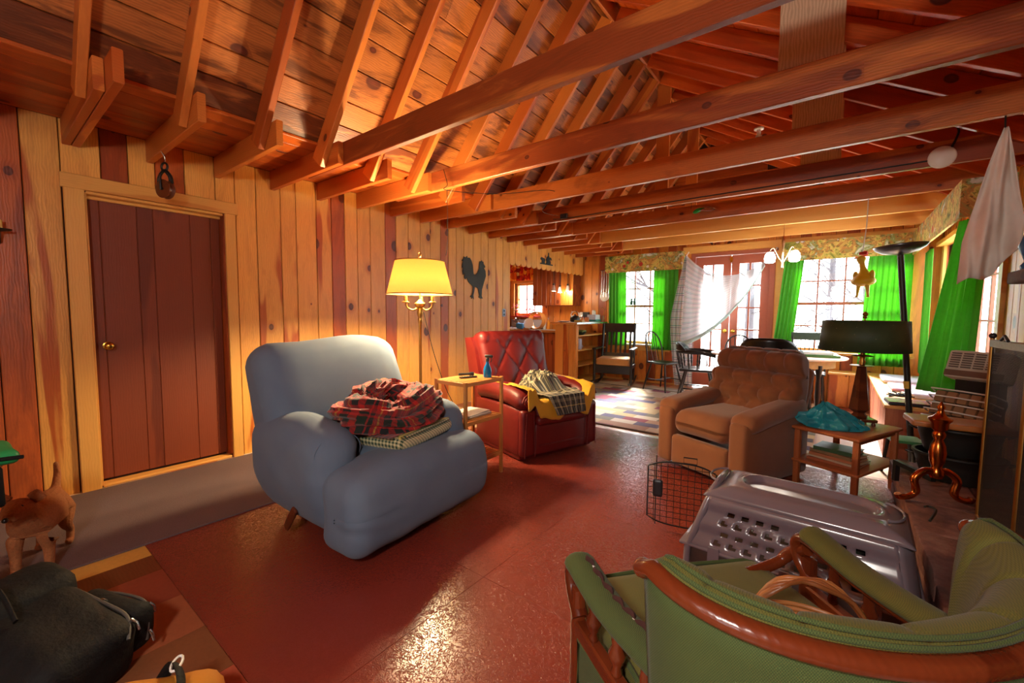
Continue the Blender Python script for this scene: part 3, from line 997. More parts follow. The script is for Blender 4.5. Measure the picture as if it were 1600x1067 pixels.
# ================================================================ BLUE RECLINER
def blue_recliner():
    root = thing('blue_recliner', 'large blue-grey slipcovered recliner with red plaid blanket, facing right', 'armchair', (1.77, 1.53, .0), R(4))
    B = M_['blue']
    def back(p):
        # p local to slab: x thickness, y width, z height
        q = p.copy()
        t = (p.z + .48) / .96
        q.y *= 1.0 - .03 * abs(t - .6)
        q.x += .05 * math.sin(t * pi) * (1 if p.x > 0 else .3)
        q.z += -.045 * (abs(p.y) / .5) ** 3 * max(0, t - .4) + .014 * math.sin(p.y * 7) * t
        return q + q.normalized() * bump_noise(q, 5, .008)
    Mb = Matrix.Translation((-.36, 0, .60)) @ Matrix.Rotation(R(-17), 4, 'Y')
    MB().rbox((.30, 1.02, .98), .13, 12, back, Mb).build('backrest', B, root, 80)
    def front(p):
        q = p.copy()
        t = (p.z + .225) / .45
        q.x += .035 * math.sin(max(0, min(1, t)) * pi) + (.02 * (1 - t) if p.x > 0 else 0)
        if p.z > 0: q.z += -.035 * (abs(p.y) / .52) ** 2 - .01 * math.sin(p.y * 9)
        if p.x > 0 and p.y < -.3:      # puckers at the near corner
            q.x += .004 * math.sin(p.z * 70 + p.y * 20) * max(0, 1 - abs(p.z + .03) * 8)
            q.y += .004 * math.sin(p.z * 80) * max(0, 1 - abs(p.z + .03) * 9)
        return q + q.normalized() * bump_noise(q, 7, .009, 3)
    MB().rbox((.32, 1.05, .45), .10, 22, front, Matrix.Translation((.365, 0, .27))).build('front_cushion', B, root, 80)
    MB().rbox((.64, .56, .2), .08, 8, dispfn(5, .014, 5), Matrix.Translation((.06, .01, .40))).build('seat_cushion', B, root, 80)
    for s in (-1, 1):
        xf = .30 if s < 0 else .37
        L = xf + .46
        def arm(p, s=s, L=L):
            q = p.copy()
            t = (p.x + L / 2) / L
            hi = max(0, p.z / .29)
            q.z += hi * (-.11 * max(0, t - .55) ** 1.5 * (1.6 if s < 0 else .3) + .02 * math.sin(t * pi))
            lo = max(0, -p.z / .29)
            q.y -= s * .07 * lo ** 1.5
            if p.x < 0: q.x += .10 * lo ** 1.5
            q.y += s * .025 * math.sin(max(0, min(1, (p.z + .29) / .58)) * pi)
            q.y += .006 * math.sin(p.z * 50 + p.x * 9) * max(0, t - .7) * 2
            return q + q.normalized() * bump_noise(q, 6, .012, 8 + s)
        MB().rbox((L, .27, .60), .125, 16, arm, Matrix.Translation(((xf - .46) / 2, s * .385, .365))).build('armrest', B, root, 80)
        # cuff seam at the arm front
        ring_ = []
        for i in range(15):
            a_ = lerp(R(-20), R(200), i / 14)
            ring_.append((xf - .075, s * .385 + .137 * math.cos(a_), .515 + (.10 if s < 0 else .135) * math.sin(a_)))
        MB().tube(ring_, .003, 5).build('seam', M_['blue'], root, 60)
    MB().rbox((.72, .86, .3), .08, 6, None, Matrix.Translation((-.08, 0, .22))).build('body', B, root, 80)
    lv = MB().rbox((.045, .024, .16), .011, 3, None, Matrix.Translation((-.02, -.515, .14)) @ Matrix.Rotation(R(35), 4, 'Y'))
    lv.tube([(-.02, -.40, .18), (-.02, -.51, .17)], .012, 8)
    lv.build('recline_lever', M_['darkwood'], root, 60, label='dark wooden recline lever')
    MB().box(-.3, .3, -.3, .3, 0, .08).build('base', M_['blackmetal'], root, None)
    return root
blue_recliner()

def heap(fn_h, nu, nv, name, mat, label, cat, M, thick=.012):
    """crumpled cloth as a thick sheet"""
    mb = MB()
    top = lambda u, w: fn_h(u, w)
    mb.grid(top, nu, nv)
    o = mb.build(name, mat, None, 70, M=M)
    md = o.modifiers.new('thickness', 'SOLIDIFY')
    md.thickness = thick
    md.offset = -1
    return tag(o, label, cat)

def fold_noise(x, y, f, seed):
    a = noise.noise(Vector((x * f + seed, y * f, seed)))
    b = noise.noise(Vector((x * f * .5 - seed, y * f * 1.7, seed * 2)))
    return 1 - abs(a) * 2.0, b
RB = Matrix.Translation((1.77, 1.53, 0)) @ Matrix.Rotation(R(4), 4, 'Z')
# gingham cushion under the blanket
def gcush(p):
    q = p.copy()
    return q
gc = thing('gingham_cushion', 'green and yellow gingham box cushion under the red plaid blanket', 'cushion', RB @ Vector((.20, .075, .53)), R(14))
MB().rbox((.42, .54, .085), .04, 8, lambda p: p + Vector((0, 0, -.01 * math.cos(p.y * 5))), None).build('pad', M_['gingham'], gc, 70)
MB().rbox((.39, .51, .02), .009, 6, None, Matrix.Translation((0, 0, .037))).build('top_panel', M_['gingham_top'], gc, 70)
pp = [(.198 * c1, .258 * c2, .038) for c1, c2 in ((1, .85), (1, -.85), (.85, -1), (-.85, -1), (-1, -.85), (-1, .85), (-.85, 1), (.85, 1))]
MB().tube(pp, .006, 6, closed=True).build('piping', M_['gingham'], gc, 60)
def blanket_mesh():
    mb = MB()
    path = []
    for i in range(64):
        t = i / 63
        a = t * 2 * pi * 1.28 + 2.4
        k = 1.0 - .34 * max(0, t - .62) / .38
        path.append(Vector((.135 * k * math.cos(a), .235 * k * math.sin(a), .055 + .075 * max(0, t - .55) / .45 + .022 * math.sin(a * 3))))
    n = len(path)
    def ring(u, w):
        i = u * (n - 1)
        j = min(int(i), n - 2)
        p = path[j].lerp(path[j + 1], i - j)
        tg = (path[j + 1] - path[j]).normalized()
        side = tg.cross(Vector((0, 0, 1))).normalized()
        up = side.cross(tg)
        a = w * 2 * pi
        q = noise.noise(Vector((math.cos(a) * 1.5, math.sin(a) * 1.5, u * 9)))
        q2 = 1 - abs(noise.noise(Vector((math.cos(a) * 3, math.sin(a) * 3 + 5, u * 5)))) * 2
        q3 = 1 - abs(noise.noise(Vector((math.cos(a) * 5 + u * 6, math.sin(a) * 5, u * 13 + 2)))) * 2.4
        r_ = (.066 + .034 * q + .03 * q2 + .016 * q3) * min(1, .35 + min(u, 1 - u) * 9)
        p = p + side * (r_ * math.cos(a) * 1.15) + up * (r_ * math.sin(a))
        p.z = max(p.z, .004)
        return p
    mb.grid(ring, 220, 54, cv=True)
    def base(u, w):
        x, y = (u - .5) * 2, (w - .5) * 2
        r = math.hypot(x, y)
        f1, f2 = fold_noise(x, y, 2.4, 3.3)
        return Vector((x * .21, y * .30, .006 + max(0, 1 - r * .9) * (.05 + .05 * f1)))
    mb.grid(base, 40, 40)
    return mb
o_ = blanket_mesh().build('plaid_blanket', M_['tartan'], None, 75, M=RB @ Matrix.Translation((.10, .075, .574)) @ Matrix.Rotation(R(14), 4, 'Z') @ Matrix.Scale(1.2, 4))
tag(o_, 'rumpled red tartan blanket heaped on the blue recliner', 'blanket')

# ================================================================ RED RECLINER
def red_recliner():
    root = thing('red_recliner', 'oxblood leather recliner with tufted back and plaid shirt on its seat', 'armchair', (1.77, 3.30, 0), R(-18))
    L = M_['leather']
    def back(p):
        q = p.copy()
        t = (p.z + .42) / .84
        q.y *= .90 + .12 * t
        if p.x > .02:
            u, v = p.y / .13, (p.z - .02) / .19
            d = abs(math.sin(pi * (u + v) / 2)) * abs(math.sin(pi * (u - v) / 2))
            l1, l2 = abs(math.sin(pi * (u + v) / 2)), abs(math.sin(pi * (u - v) / 2))
            crease = math.exp(-(l1 / .16) ** 2) + math.exp(-(l2 / .16) ** 2)
            inside = max(0, 1 - (abs(p.y) / .36) ** 4) * max(0, 1 - (abs(p.z - .02) / .36) ** 6)
            q.x += (.016 * math.sqrt(d) - .013 * min(1.3, crease)) * inside
            if t > .86: q.x += .01 * abs(math.sin(p.y * 22))
        return q
    Mb = Matrix.Translation((-.30, 0, .66)) @ Matrix.Rotation(R(-15), 4, 'Y')
    MB().rbox((.19, .80, .84), .07, 64, back, Mb).build('backrest', L, root, 70)
    wing = [(-.14, -.40), (.02, -.40), (.05, -.05), (.03, .25), (-.02, .38), (-.14, .40)]
    for s in (-1, 1):
        MB().prism(wing, -.025, .025, Mb @ basis((1, 0, 0), (0, 0, 1), (0, -1, 0), (-.03, s * .40, 0))).build('back_wing', L, root, 30)
    MB().rbox((.62, .54, .2), .07, 12, lambda p: p + Vector((0, 0, .015 * math.cos(p.x * 4))) , Matrix.Translation((.13, 0, .39))).build('seat_cushion', L, root, 70)
    MB().rbox((.10, .56, .09), .04, 8, lambda p: p + Vector((.006 * math.sin(p.y * 60) * (p.z > 0), 0, 0)), Matrix.Translation((.43, 0, .345))).build('front_roll', L, root, 70)
    MB().rbox((.07, .58, .27), .02, 6, None, Matrix.Translation((.41, 0, .185))).build('footrest_panel', L, root, 60)
    MB().rbox((.02, .50, .012), .005, 3, None, Matrix.Translation((.447, 0, .13))).build('footrest_welt', L, root, 60)
    for s in (-1, 1):
        y = s * .355
        MB().rbox((.74, .15, .42), .03, 6, None, Matrix.Translation((.03, y, .25))).build('side_panel', L, root, 60)
        # scrolled front post and rolled arm
        def arm(p, s=s):
            q = p.copy()
            t = (p.x + .38) / .76
            q.z += .03 * math.sin(t * pi)
            if t > .8: q.z -= .02 * (t - .8) * 5
            return q
        MB().rbox((.76, .2, .17), .08, 10, arm, Matrix.Translation((.05, y, .52))).build('armrest', L, root, 70)
        MB().rbox((.08, .17, .40), .035, 8, lambda p: Vector((p.x, p.y * (1 - .3 * math.cos((p.z) * 6) * .5), p.z)), Matrix.Translation((.41, y, .25))).build('front_post', L, root, 70)
        sc = []
        for i in range(22):
            a = i / 21 * 2.2 * 2 * pi
            rr_ = .07 * (1 - i / 26)
            sc.append((.437, y + rr_ * math.cos(a) * s, .515 + rr_ * math.sin(a)))
        MB().tube(sc, .006, 6).build('arm_scroll', L, root, 60)
        for dy in (-.045, .045):
            MB().tube([(.455, y + dy * 1.2, .05), (.455, y + dy, .25), (.455, y + dy * .8, .42)], .005, 6).build('piping', L, root, 60)
    MB().rbox((.78, .84, .1), .02, 4, None, Matrix.Translation((.0, 0, .06))).build('base', L, root, 60)
    # buttons
    for i in range(-2, 3):
        for j in range(-2, 3):
            if (i + j) % 2 == 0:
                y_, z_ = i * .13, .02 + j * .19
                if abs(y_) < .32 and abs(z_) < .34:
                    MB().sphere(Mb @ Vector((.075, y_, z_)), .011, 8, 6).build('button', L, root, 60)
    return root
red_recliner()
RR = Matrix.Translation((1.77, 3.30, 0)) @ Matrix.Rotation(R(-18), 4, 'Z')
def towel(u, w):
    x, y = (u - .5) * 2, (w - .5) * 2
    f1, f2 = fold_noise(x, y, 2.3, 6.2)
    px = .20 + x * .27 + .02 * f2
    py = -.02 + y * .38
    pz = .505 + .018 * f1 + .01
    if abs(py) > .27: pz += min(.11, (abs(py) - .27) * 1.9)
    if py < -.36: pz -= 0
    if px > .42:
        pz -= (px - .42) * 3.2
        px = .485 + (px - .42) * .15
    return Vector((px, py, pz))
heap(towel, 60, 60, 'yellow_towel', M_['yellow'], 'yellow towel spread under the plaid shirt on the red recliner', 'towel', RR, .008)
def shirt(u, w):
    x, y = (u - .5) * 2, (w - .5) * 2
    f1, f2 = fold_noise(x, y, 2.6, 1.7)
    g1, g2 = fold_noise(x, y, 5.0, 7.7)
    r = (abs(x) ** 2.4 + abs(y) ** 2.4) ** (1 / 2.4)
    env = max(0, 1 - r ** 3)
    px = .12 + x * .26 + .02 * g2
    py = .0 + y * .24 * (1 + .12 * f2) + .15 * (.5 - x) * .4 - .02
    pz = .535 + env * (.12 + .05 * f1 + .03 * g1)
    if x > .55:
        q = (x - .55) / .45
        py = py * (1 - .35 * q) + .10 * q
        px = .36 + q * .15
        pz = .56 - q * .02 + .02 * f1 * (1 - q)
        if q > .55:
            d = (q - .55) / .45
            px = .485 + .02 * d + .012 * g1
            pz = .555 - .17 * d
    return Vector((px, py, pz))
heap(shirt, 90, 90, 'plaid_shirt', M_['shirt'], 'crumpled black and cream plaid shirt on the red recliner seat', 'shirt', RR, .008)

# ================================================================ TAN RECLINER
def tan_recliner():
    root = thing('tan_recliner', 'brown velour recliner with tufted pillow back, turned towards the room', 'armchair', (3.45, 3.80, 0), R(-114))
    F = M_['tanfab']
    def back(p):
        q = p.copy()
        t = (p.z + .34) / .68
        q.y *= 1.0 - .22 * max(0, t - .55) ** 1.5 * 2
        if p.x > .0:
            rolls = [(.0, .36), (.36, .56), (.56, .74), (.74, 1.0)]
            for a, b in rolls:
                if a <= t <= b:
                    m = (t - a) / (b - a)
                    q.x += .085 * math.sin(pi * m) ** .5 - .035
            # vertical tuck lines staggered
            row = sum(t > b for a, b in rolls)
            ph = (p.y / .17 + (.5 if row % 2 else 0))
            q.x -= .04 * math.exp(-((ph - round(ph)) / .09) ** 2) * (1 if abs(p.y) < .33 else 0) * (1 if t > .3 else .4)
        return q
    Mb = Matrix.Translation((-.26, 0, .62)) @ Matrix.Rotation(R(-17), 4, 'Y')
    MB().rbox((.20, .76, .74), .085, 34, back, Mb).build('backrest', F, root, 70)
    MB().rbox((.10, .70, .62), .04, 6, None, Mb @ Matrix.Translation((-.12, 0, -.05))).build('back_shell', F, root, 70)
    MB().tube([Mb @ Vector((.03, s * .38 * (1 if z < .1 else .86), z)) for s, z in ((-1, -.3), (-1, .05), (-1, .26))], .007, 6).build('piping', F, root, 60)
    def seat(p):
        q = p.copy()
        if p.x > .2: q.z += -.03 * ((p.x - .2) / .13) ** 2 * (1 if p.z > 0 else 0)
        q.z += .018 * math.cos(p.y * 4)
        return q
    MB().rbox((.66, .48, .20), .08, 12, seat, Matrix.Translation((.14, 0, .385))).build('seat_cushion', F, root, 70)
    MB().rbox((.08, .50, .24), .03, 6, None, Matrix.Translation((.42, 0, .16))).build('footrest_panel', F, root, 70)
    for s in (-1, 1):
        y = s * .32
        MB().rbox((.80, .145, .46), .035, 6, lambda p: Vector((p.x, p.y, p.z + (.03 if (p.z > 0 and p.x < 0) else 0))), Matrix.Translation((.06, y, .265))).build('side_panel', F, root, 70)
        def pad(p, s=s):
            q = p.copy()
            t = (p.x + .35) / .7
            q.z += .05 * (1 - t) - .03 * t * t
            q.y *= .85 + .25 * t
            return q + q.normalized() * .006 * math.sin(p.x * 38)
        MB().rbox((.72, .19, .13), .06, 12, pad, Matrix.Translation((.07, y * 1.02, .51))).build('arm_pad', F, root, 70)
    MB().rbox((.78, .62, .12), .03, 4, None, Matrix.Translation((.0, 0, .07))).build('base', F, root, 70)
    return root
tan_recliner()

# ================================================================ GREEN BARREL CHAIR
GCM = Matrix.Translation((4.036, 1.083, 0)) @ Matrix.Rotation(R(139), 4, 'Z')
def green_chair():
    root = thing('green_barrel_chair', 'olive tweed barrel chair with cherry wood rail and torn left arm', 'armchair', (4.036, 1.083, 0), R(139))
    G, G2, Wd = M_['greenfab'], M_['greenfab2'], M_['cherry']
    # plan curve of the back, left wing tip to right wing tip (local: +x front, +y left)
    def curve(t, k=1.0):
        a = lerp(R(86), R(274), t)
        return Vector((-.06 + .262 * math.cos(a) * k, .40 * math.sin(a) * k))
    def railz(t):
        e = abs(t - .5) * 2
        return .768 + .038 * e ** 1.6 - .03 * max(0, e - .92) * 10
    N = 48
    rail = [(curve(i / N).x, curve(i / N).y, railz(i / N)) for i in range(N + 1)]
    MB().tube(rail, .0165, 10, squash=1.25).build('back_rail', Wd, root, 60)
    for e in (rail[0], rail[-1]):
        MB().sphere(e, .0185, 10, 8, (1, 1.1, 1)).build('rail_end', Wd, root, 60)
    def outer(u, w):
        c = curve(u, 1.0 - .10 * (1 - w))
        return Vector((c.x, c.y, lerp(.20, railz(u) - .005, w)))
    ob = MB().grid(outer, 48, 10).build('outer_back', G2, root, 70)
    ob.modifiers.new('thickness', 'SOLIDIFY').thickness = .012
    # padded inner back: section as (inward offset, height above the rail)
    sec = smooth_path([(.0, .0, 0), (.012, .018, 0), (.035, .028, 0), (.062, .022, 0), (.085, -.002, 0), (.10, -.045, 0), (.112, -.13, 0), (.12, -.38, 0)], 4)
    NC = 7
    def inner(u, w):
        i = w * (len(sec) - 1)
        j = min(int(i), len(sec) - 2)
        q = sec[j].lerp(sec[j + 1], i - j)
        g = abs(math.sin(u * pi * NC))
        dent = (1 - g ** .22) * .010 * math.sin(min(1, w * 1.25) * pi)
        c = curve(u)
        n_ = Vector((-(c.x + .06) / .262 ** 2, -c.y / .40 ** 2)).normalized()
        e = min(1.0, min(u, 1 - u) * 9) ** .5
        d = (q.x - dent) * lerp(.35, 1, e)
        return Vector((c.x + n_.x * d, c.y + n_.y * d, railz(u) + (q.y - dent) * (lerp(.4, 1, e) if q.y > 0 else 1)))
    MB().grid(inner, 126, 28).build('inner_back', G, root, 70)
    for kk, dz in ((.965, .02), (.935, .03)):
        MB().tube([(curve(i / N, kk).x, curve(i / N, kk).y, railz(i / N) + dz * min(1, min(i, N - i) / 3)) for i in range(1, N)], .0045, 6).build('welt', G2, root, 60)
    MB().rbox((.70, .66, .14), .05, 10, lambda p: p + Vector((0, 0, .018 * math.cos(p.x * 4) * math.cos(p.y * 4))), Matrix.Translation((.14, 0, .35))).build('seat_cushion', G, root, 70)
    MB().tube([(.46, -.30, .408), (.475, -.27, .412), (.48, 0, .42), (.475, .27, .412), (.46, .30, .408), (.2, .322, .41), (0, .32, .41)], .007, 6).build('seat_welt', G2, root, 60)
    MB().plank(.60, .08, .03, .004).build('front_rail', Wd, root, None, M=basis((0, 1, 0), (0, 0, 1), (1, 0, 0), (.40, 0, .25)))
    for s in (-1, 1):
        y = s * .385
        armp = smooth_path([(.31, y, .42), (.365, y, .47), (.375, y, .525), (.33, y, .545), (.18, y * .96, .525), (.03, y * .90, .53), (-.13, y * .83, .55)], 6)
        MB().tube(armp, .019, 10, squash=1.25).build('arm_rail', Wd, root, 60)
        if s < 0:
            MB().tube(smooth_path([(.34, y, .515), (.40, y, .47), (.415, y * .9, .43), (.41, y * .6, .41)], 5), [.02] * 8 + [.018] * 8, 10).build('arm_scroll', Wd, root, 60)
        def pad(u, w, s=s, y=y):
            i = 16 + u * (len(armp) - 17)
            j = min(int(i), len(armp) - 2)
            p = armp[j].lerp(armp[j + 1], i - j)
            a = w * 2 * pi
            e = min(1, min(u, 1 - u) * 9 + .12) ** .5
            return p + Vector((0, .043 * e * math.cos(a), .024 + .027 * e * math.sin(a)))
        MB().grid(pad, 44, 14, cv=True).build('arm_pad', G2 if s > 0 else G, root, 70)
        if s > 0:
            tear = []
            for k in range(30):
                i = 19 + k / 29 * (len(armp) - 22)
                j = min(int(i), len(armp) - 2)
                tear.append(armp[j].lerp(armp[j + 1], i - j) + Vector((0, -.014 + .004 * math.sin(k * 1.9), .0445)))
            MB().tube(tear, [.005 + .011 * abs(math.sin(k * .9 + .4)) for k in range(30)], 8, squash=.55).build('torn_lining', M_['tear'], root, 60, label='dark torn lining along the arm')
            for k in (3, 5, 17, 20, 25, 27):
                MB().sphere(tear[k] + Vector((0, .002, .003)), .006, 8, 6, (2.0, .8, .5)).build('exposed_wadding', M_['white'], root, 60, label='white wadding showing through the tear')
        MB().lathe([(.011, 0), (.015, .05), (.021, .10), (.015, .12), (.021, .135), (.021, .16)], 12, Matrix.Translation((.335, y, 0))).build('leg', Wd, root, 50)
        MB().rbox((.042, .036, .34), .012, 4, None, Matrix.Translation((.332, y, .325))).build('arm_post', Wd, root, 50)
        MB().lathe([(.012, 0), (.016, .06), (.02, .16), (.02, .24)], 12, Matrix.Translation((-.22, y * .7, 0))).build('leg', Wd, root, 50)
        def ax_(x_): return s * lerp(.385, .335, (.33 - x_) / .45)      # arms draw in towards the back
        for x_ in (.24, .13, .02):
            MB().lathe([(.010, 0), (.014, .012), (.010, .025), (.019, .045), (.021, .058), (.012, .078), (.014, .088), (.010, .118)], 12, Matrix.Translation((x_, ax_(x_), .405))).build('spindle', Wd, root, 50)
        d_ = Vector((.45, ax_(.33) - ax_(-.12), 0)).normalized()
        n_ = Vector((0, 0, 1)).cross(d_)
        mid = Vector((.105, (ax_(.33) + ax_(-.12)) / 2, 0))
        for z_, h_ in ((.388, .042), (.175, .05)):
            MB().plank(.46, h_, .034, .005).build('side_rail', Wd, root, None, M=basis(tuple(d_), (0, 0, 1), tuple(d_.cross(Vector((0, 0, 1)))), (mid.x, mid.y, z_)))
        Ms = basis(tuple(d_), tuple(n_), (0, 0, 1), (mid.x, mid.y, .285))
        MB().rbox((.42, .018, .17), .006, 3, None, Ms).build('side_panel', G2, root, 60)
        fr_ = [Ms @ Vector(q) for q in ((.20, s * .011, .078), (-.20, s * .011, .078), (-.20, s * .011, -.078), (.20, s * .011, -.078))]
        MB().tube(fr_, .005, 6, closed=True).build('panel_welt', G2, root, 60)
    return root
M_['tear'] = plain('dark_torn_lining', srgb(58, 22, 16), .8, var=.4, scale=90)
green_chair()

# wicker basket handle resting on the seat
def wicker_basket():
    p = GCM @ Vector((.075, -.11, .437))
    root = thing('wicker_basket', 'small wicker basket with a tall hoop handle on the green chair seat', 'basket', p, R(20))
    W = M_['wicker']
    n = 5
    for k in range(n):
        off = (k - 2) * .006
        pts = [(.13 * math.cos(pi * i / 18), off + .004 * math.sin(i * 1.3 + k), .03 + .15 * math.sin(pi * i / 18) + .004 * math.cos(i * 1.3 + k)) for i in range(19)]
        MB().tube(pts, .006, 6).build('handle_strand', W, root, 60)
    for j in range(5):
        z = .007 + j * .011
        rr_ = .11 + .02 * j / 4
        MB().tube([(rr_ * math.cos(2 * pi * i / 40), rr_ * .8 * math.sin(2 * pi * i / 40), z + .004 * math.sin(i * pi + j * pi)) for i in range(40)], .006, 6, closed=True).build('weave_ring', W, root, 60)
    MB().lathe([(.105, .0), (.11, .006)], 24, None, 1, .8).build('bottom', W, root, 60)
    return root
M_['wicker'] = wood('wicker_cane', srgb(176, 112, 60), srgb(140, 80, 40), heart=.3, knots=0)
wicker_basket()
# ================================================================ FLOOR LAMP
def shade_mat():
    t = NT('lit_cream_shade')
    o = t.obj()
    n1 = t.noise(o, 260, 2)
    c = t.mix(n1, srgb(250, 222, 140), srgb(232, 186, 84))
    t.out(c, .8)
    tl = t.n('BsdfTranslucent'); t.put(tl.inputs['Color'], srgb(252, 220, 160))
    mx = t.n('MixShader', Fac=.36)
    t.t.links.new(t.b.outputs[0], mx.inputs[1]); t.t.links.new(tl.outputs[0], mx.inputs[2])
    out = [n for n in t.t.nodes if n.bl_idname == 'ShaderNodeOutputMaterial'][0]
    t.t.links.new(mx.outputs[0], out.inputs[0])
    return t.m
M_['shade'] = shade_mat()
def floor_lamp():
    root = thing('floor_lamp', 'brass floor lamp with lit cream drum shade behind the blue recliner', 'lamp', (1.33, 2.30, 0), 0)
    MB().lathe([(.13, 0), (.135, .01), (.12, .03), (.05, .045), (.03, .07), (.016, .1)], 24).build('base', M_['oldbrass'], root, 50)
    MB().lathe([(.012, .09), (.012, .5), (.015, .51), (.015, .53), (.012, .54), (.012, 1.16), (.017, 1.17), (.02, 1.20), (.015, 1.215), (.022, 1.23), (.026, 1.26), (.018, 1.29)], 16).build('pole', M_['oldbrass'], root, 50)
    MB().lathe([(.016, 1.29), (.04, 1.31), (.045, 1.33), (.03, 1.34), (.012, 1.36)], 20).build('candle_cup', M_['oldbrass'], root, 50)
    for k in range(3):
        a = k * 2 * pi / 3 + .25
        d = Vector((math.cos(a), math.sin(a), 0))
        MB().tube(smooth_path([d * .01 + Vector((0, 0, 1.30)), d * .06 + Vector((0, 0, 1.275)), d * .11 + Vector((0, 0, 1.295)), d * .125 + Vector((0, 0, 1.33))], 5), .007, 8).build('arm', M_['oldbrass'], root, 50)
        MB().lathe([(.01, 0), (.03, .005), (.03, .012), (.015, .016), (.014, .06), (.004, .062)], 14, Matrix.Translation(d * .125 + Vector((0, 0, 1.33)))).build('socket', M_['oldbrass'], root, 50)
    sh = MB()
    n = 48
    sh.lathe([(.268, 1.405), (.2, 1.675)], n, None, caps=False)
    s = sh.build('shade', M_['shade'], root, 60)
    md = s.modifiers.new('thickness', 'SOLIDIFY'); md.thickness = .003
    for z, r_ in ((1.405, .27), (1.675, .202)):
        MB().tube([(r_ * math.cos(2 * pi * i / 40), r_ * math.sin(2 * pi * i / 40), z) for i in range(40)], .004, 6, closed=True).build('shade_trim', M_['oldbrass'], root, 60)
    MB().tube([(0, 0, 1.34), (0, 0, 1.70)], .005, 6).build('harp', M_['oldbrass'], root, 60)
    MB().tube([(.0 + .016 * math.cos(a), 0, 1.73 + .022 * math.sin(a)) for a in [i * 2 * pi / 14 for i in range(14)]], .004, 6, closed=True).build('finial', M_['oldbrass'], root, 60)
    MB().tube(smooth_path([(.02, .02, 1.26), (.06, .10, .9), (.13, .2, .55), (.2, .33, .3), (.25, .4, .01)], 6), .003, 5).build('cord', M_['wire'], root, 60)
    for k in range(3):
        a = k * 2 * pi / 3 + .25
        lamp('floor_lamp_bulb', (.10 * math.cos(a), .10 * math.sin(a), 1.50), LAMP_W / 3, (1.0, .76, .42), .035, root)
    return root
LAMP_W = 155
floor_lamp()

# ================================================================ BAMBOO STAND and its load
def bamboo_stand():
    root = thing('bamboo_stand', 'narrow three-tier bamboo shelf stand between the two recliners', 'shelf', (1.875, 2.32, 0), 0)
    B = M_['bamboo']
    w, d, h = .30, .40, .765
    for sx in (-1, 1):
        for sy in (-1, 1):
            MB().plank(h, .024, .024, .003).build('leg', B, root, None, M=basis((0, 0, 1), (0, 1, 0), (-1, 0, 0), (sx * w / 2, sy * d / 2, h / 2)))
    for z in (.16, .46, .745):
        for sy in (-1, 1):
            MB().plank(w - .024, .028, .014, .002).build('shelf_rail', B, root, None, M=basis((1, 0, 0), (0, 0, 1), (0, -1, 0), (0, sy * d / 2, z)))
        for sx in (-1, 1):
            MB().plank(d - .024, .028, .014, .002).build('shelf_rail', B, root, None, M=basis((0, 1, 0), (0, 0, 1), (1, 0, 0), (sx * w / 2, 0, z)))
        n = 9
        for i in range(n):
            x_ = lerp(-w / 2 + .025, w / 2 - .025, i / (n - 1))
            MB().plank(d - .016, .024, .008, .002).build('slat', B, root, None, M=basis((0, 1, 0), (1, 0, 0), (0, 0, -1), (x_, 0, z + .012)))
    return root
bamboo_stand()
ZS = .7615
M_['bluespray'] = plain('clear_blue_plastic', srgb(30, 120, 190), .12, var=.1, Transmission_Weight=.35)
M_['darkplastic'] = plain('dark_plastic', srgb(34, 38, 44), .35)
def spray_bottle():
    root = thing('spray_bottle', 'translucent blue spray bottle on the bamboo stand', 'bottle', (1.955, 2.435, ZS), R(20))
    MB().lathe([(.030, 0), (.033, .01), (.033, .05), (.028, .075), (.016, .10), (.012, .112), (.012, .125)], 18).build('bottle_body', M_['bluespray'], root, 50)
    MB().lathe([(.014, .122), (.014, .145), (.01, .15)], 14).build('collar', M_['darkplastic'], root, 50)
    mb = MB().rbox((.065, .02, .024), .007, 4, None, Matrix.Translation((.012, 0, .162)))
    mb.tube([(.03, 0, .155), (.036, 0, .135), (.026, 0, .118)], .004, 6)
    mb.build('trigger_head', M_['darkplastic'], root, 60)
    return root
spray_bottle()
fl_ = thing('flashlight', 'short black flashlight lying on the bamboo stand', 'flashlight', (1.80, 2.36, ZS + .0165), R(60))
MB().lathe([(.0105, -.06), (.0105, .02), (.0155, .035), (.0155, .06)], 14, Matrix.Rotation(R(90), 4, 'Y')).build('barrel', M_['darkplastic'], fl_, 50)
MB().lathe([(.013, .0605), (.013, .0615)], 14, Matrix.Rotation(R(90), 4, 'Y')).build('lens', M_['steel'], fl_, 50)
rc = thing('remote_control', 'slim black remote control beside the flashlight', 'remote', (1.87, 2.31, ZS), R(70))
MB().rbox((.14, .035, .013), .005, 4, None, Matrix.Translation((0, 0, .0065))).build('case', M_['darkplastic'], rc, 50)
for i in range(4):
    MB().lathe([(.004, 0), (.004, .002)], 8, Matrix.Translation((-.04 + i * .022, 0, .013))).build('button', M_['white'], rc, 50)
M_['paper'] = plain('magazine_paper', srgb(196, 190, 184), .5, var=.25, scale=12)
M_['paper2'] = plain('newsprint', srgb(206, 180, 150), .7, var=.2, scale=14)
for i, (dx, dz) in enumerate(((0, 0), (.008, .008), (-.006, .016))):
    o = MB().rbox((.20, .27, .007), .002, 3, None, Matrix.Translation((0, 0, .0035))).build('magazine', M_['paper'], None, 50)
    o.location = (1.87 + dx, 2.33, .477 + dz)
    o.rotation_euler = (0, 0, R(3 * i))
    tag(o, ['bottom magazine', 'middle magazine', 'top magazine'][i] + ' of the pile on the middle bamboo shelf', 'magazine', 'magazines on the bamboo stand')

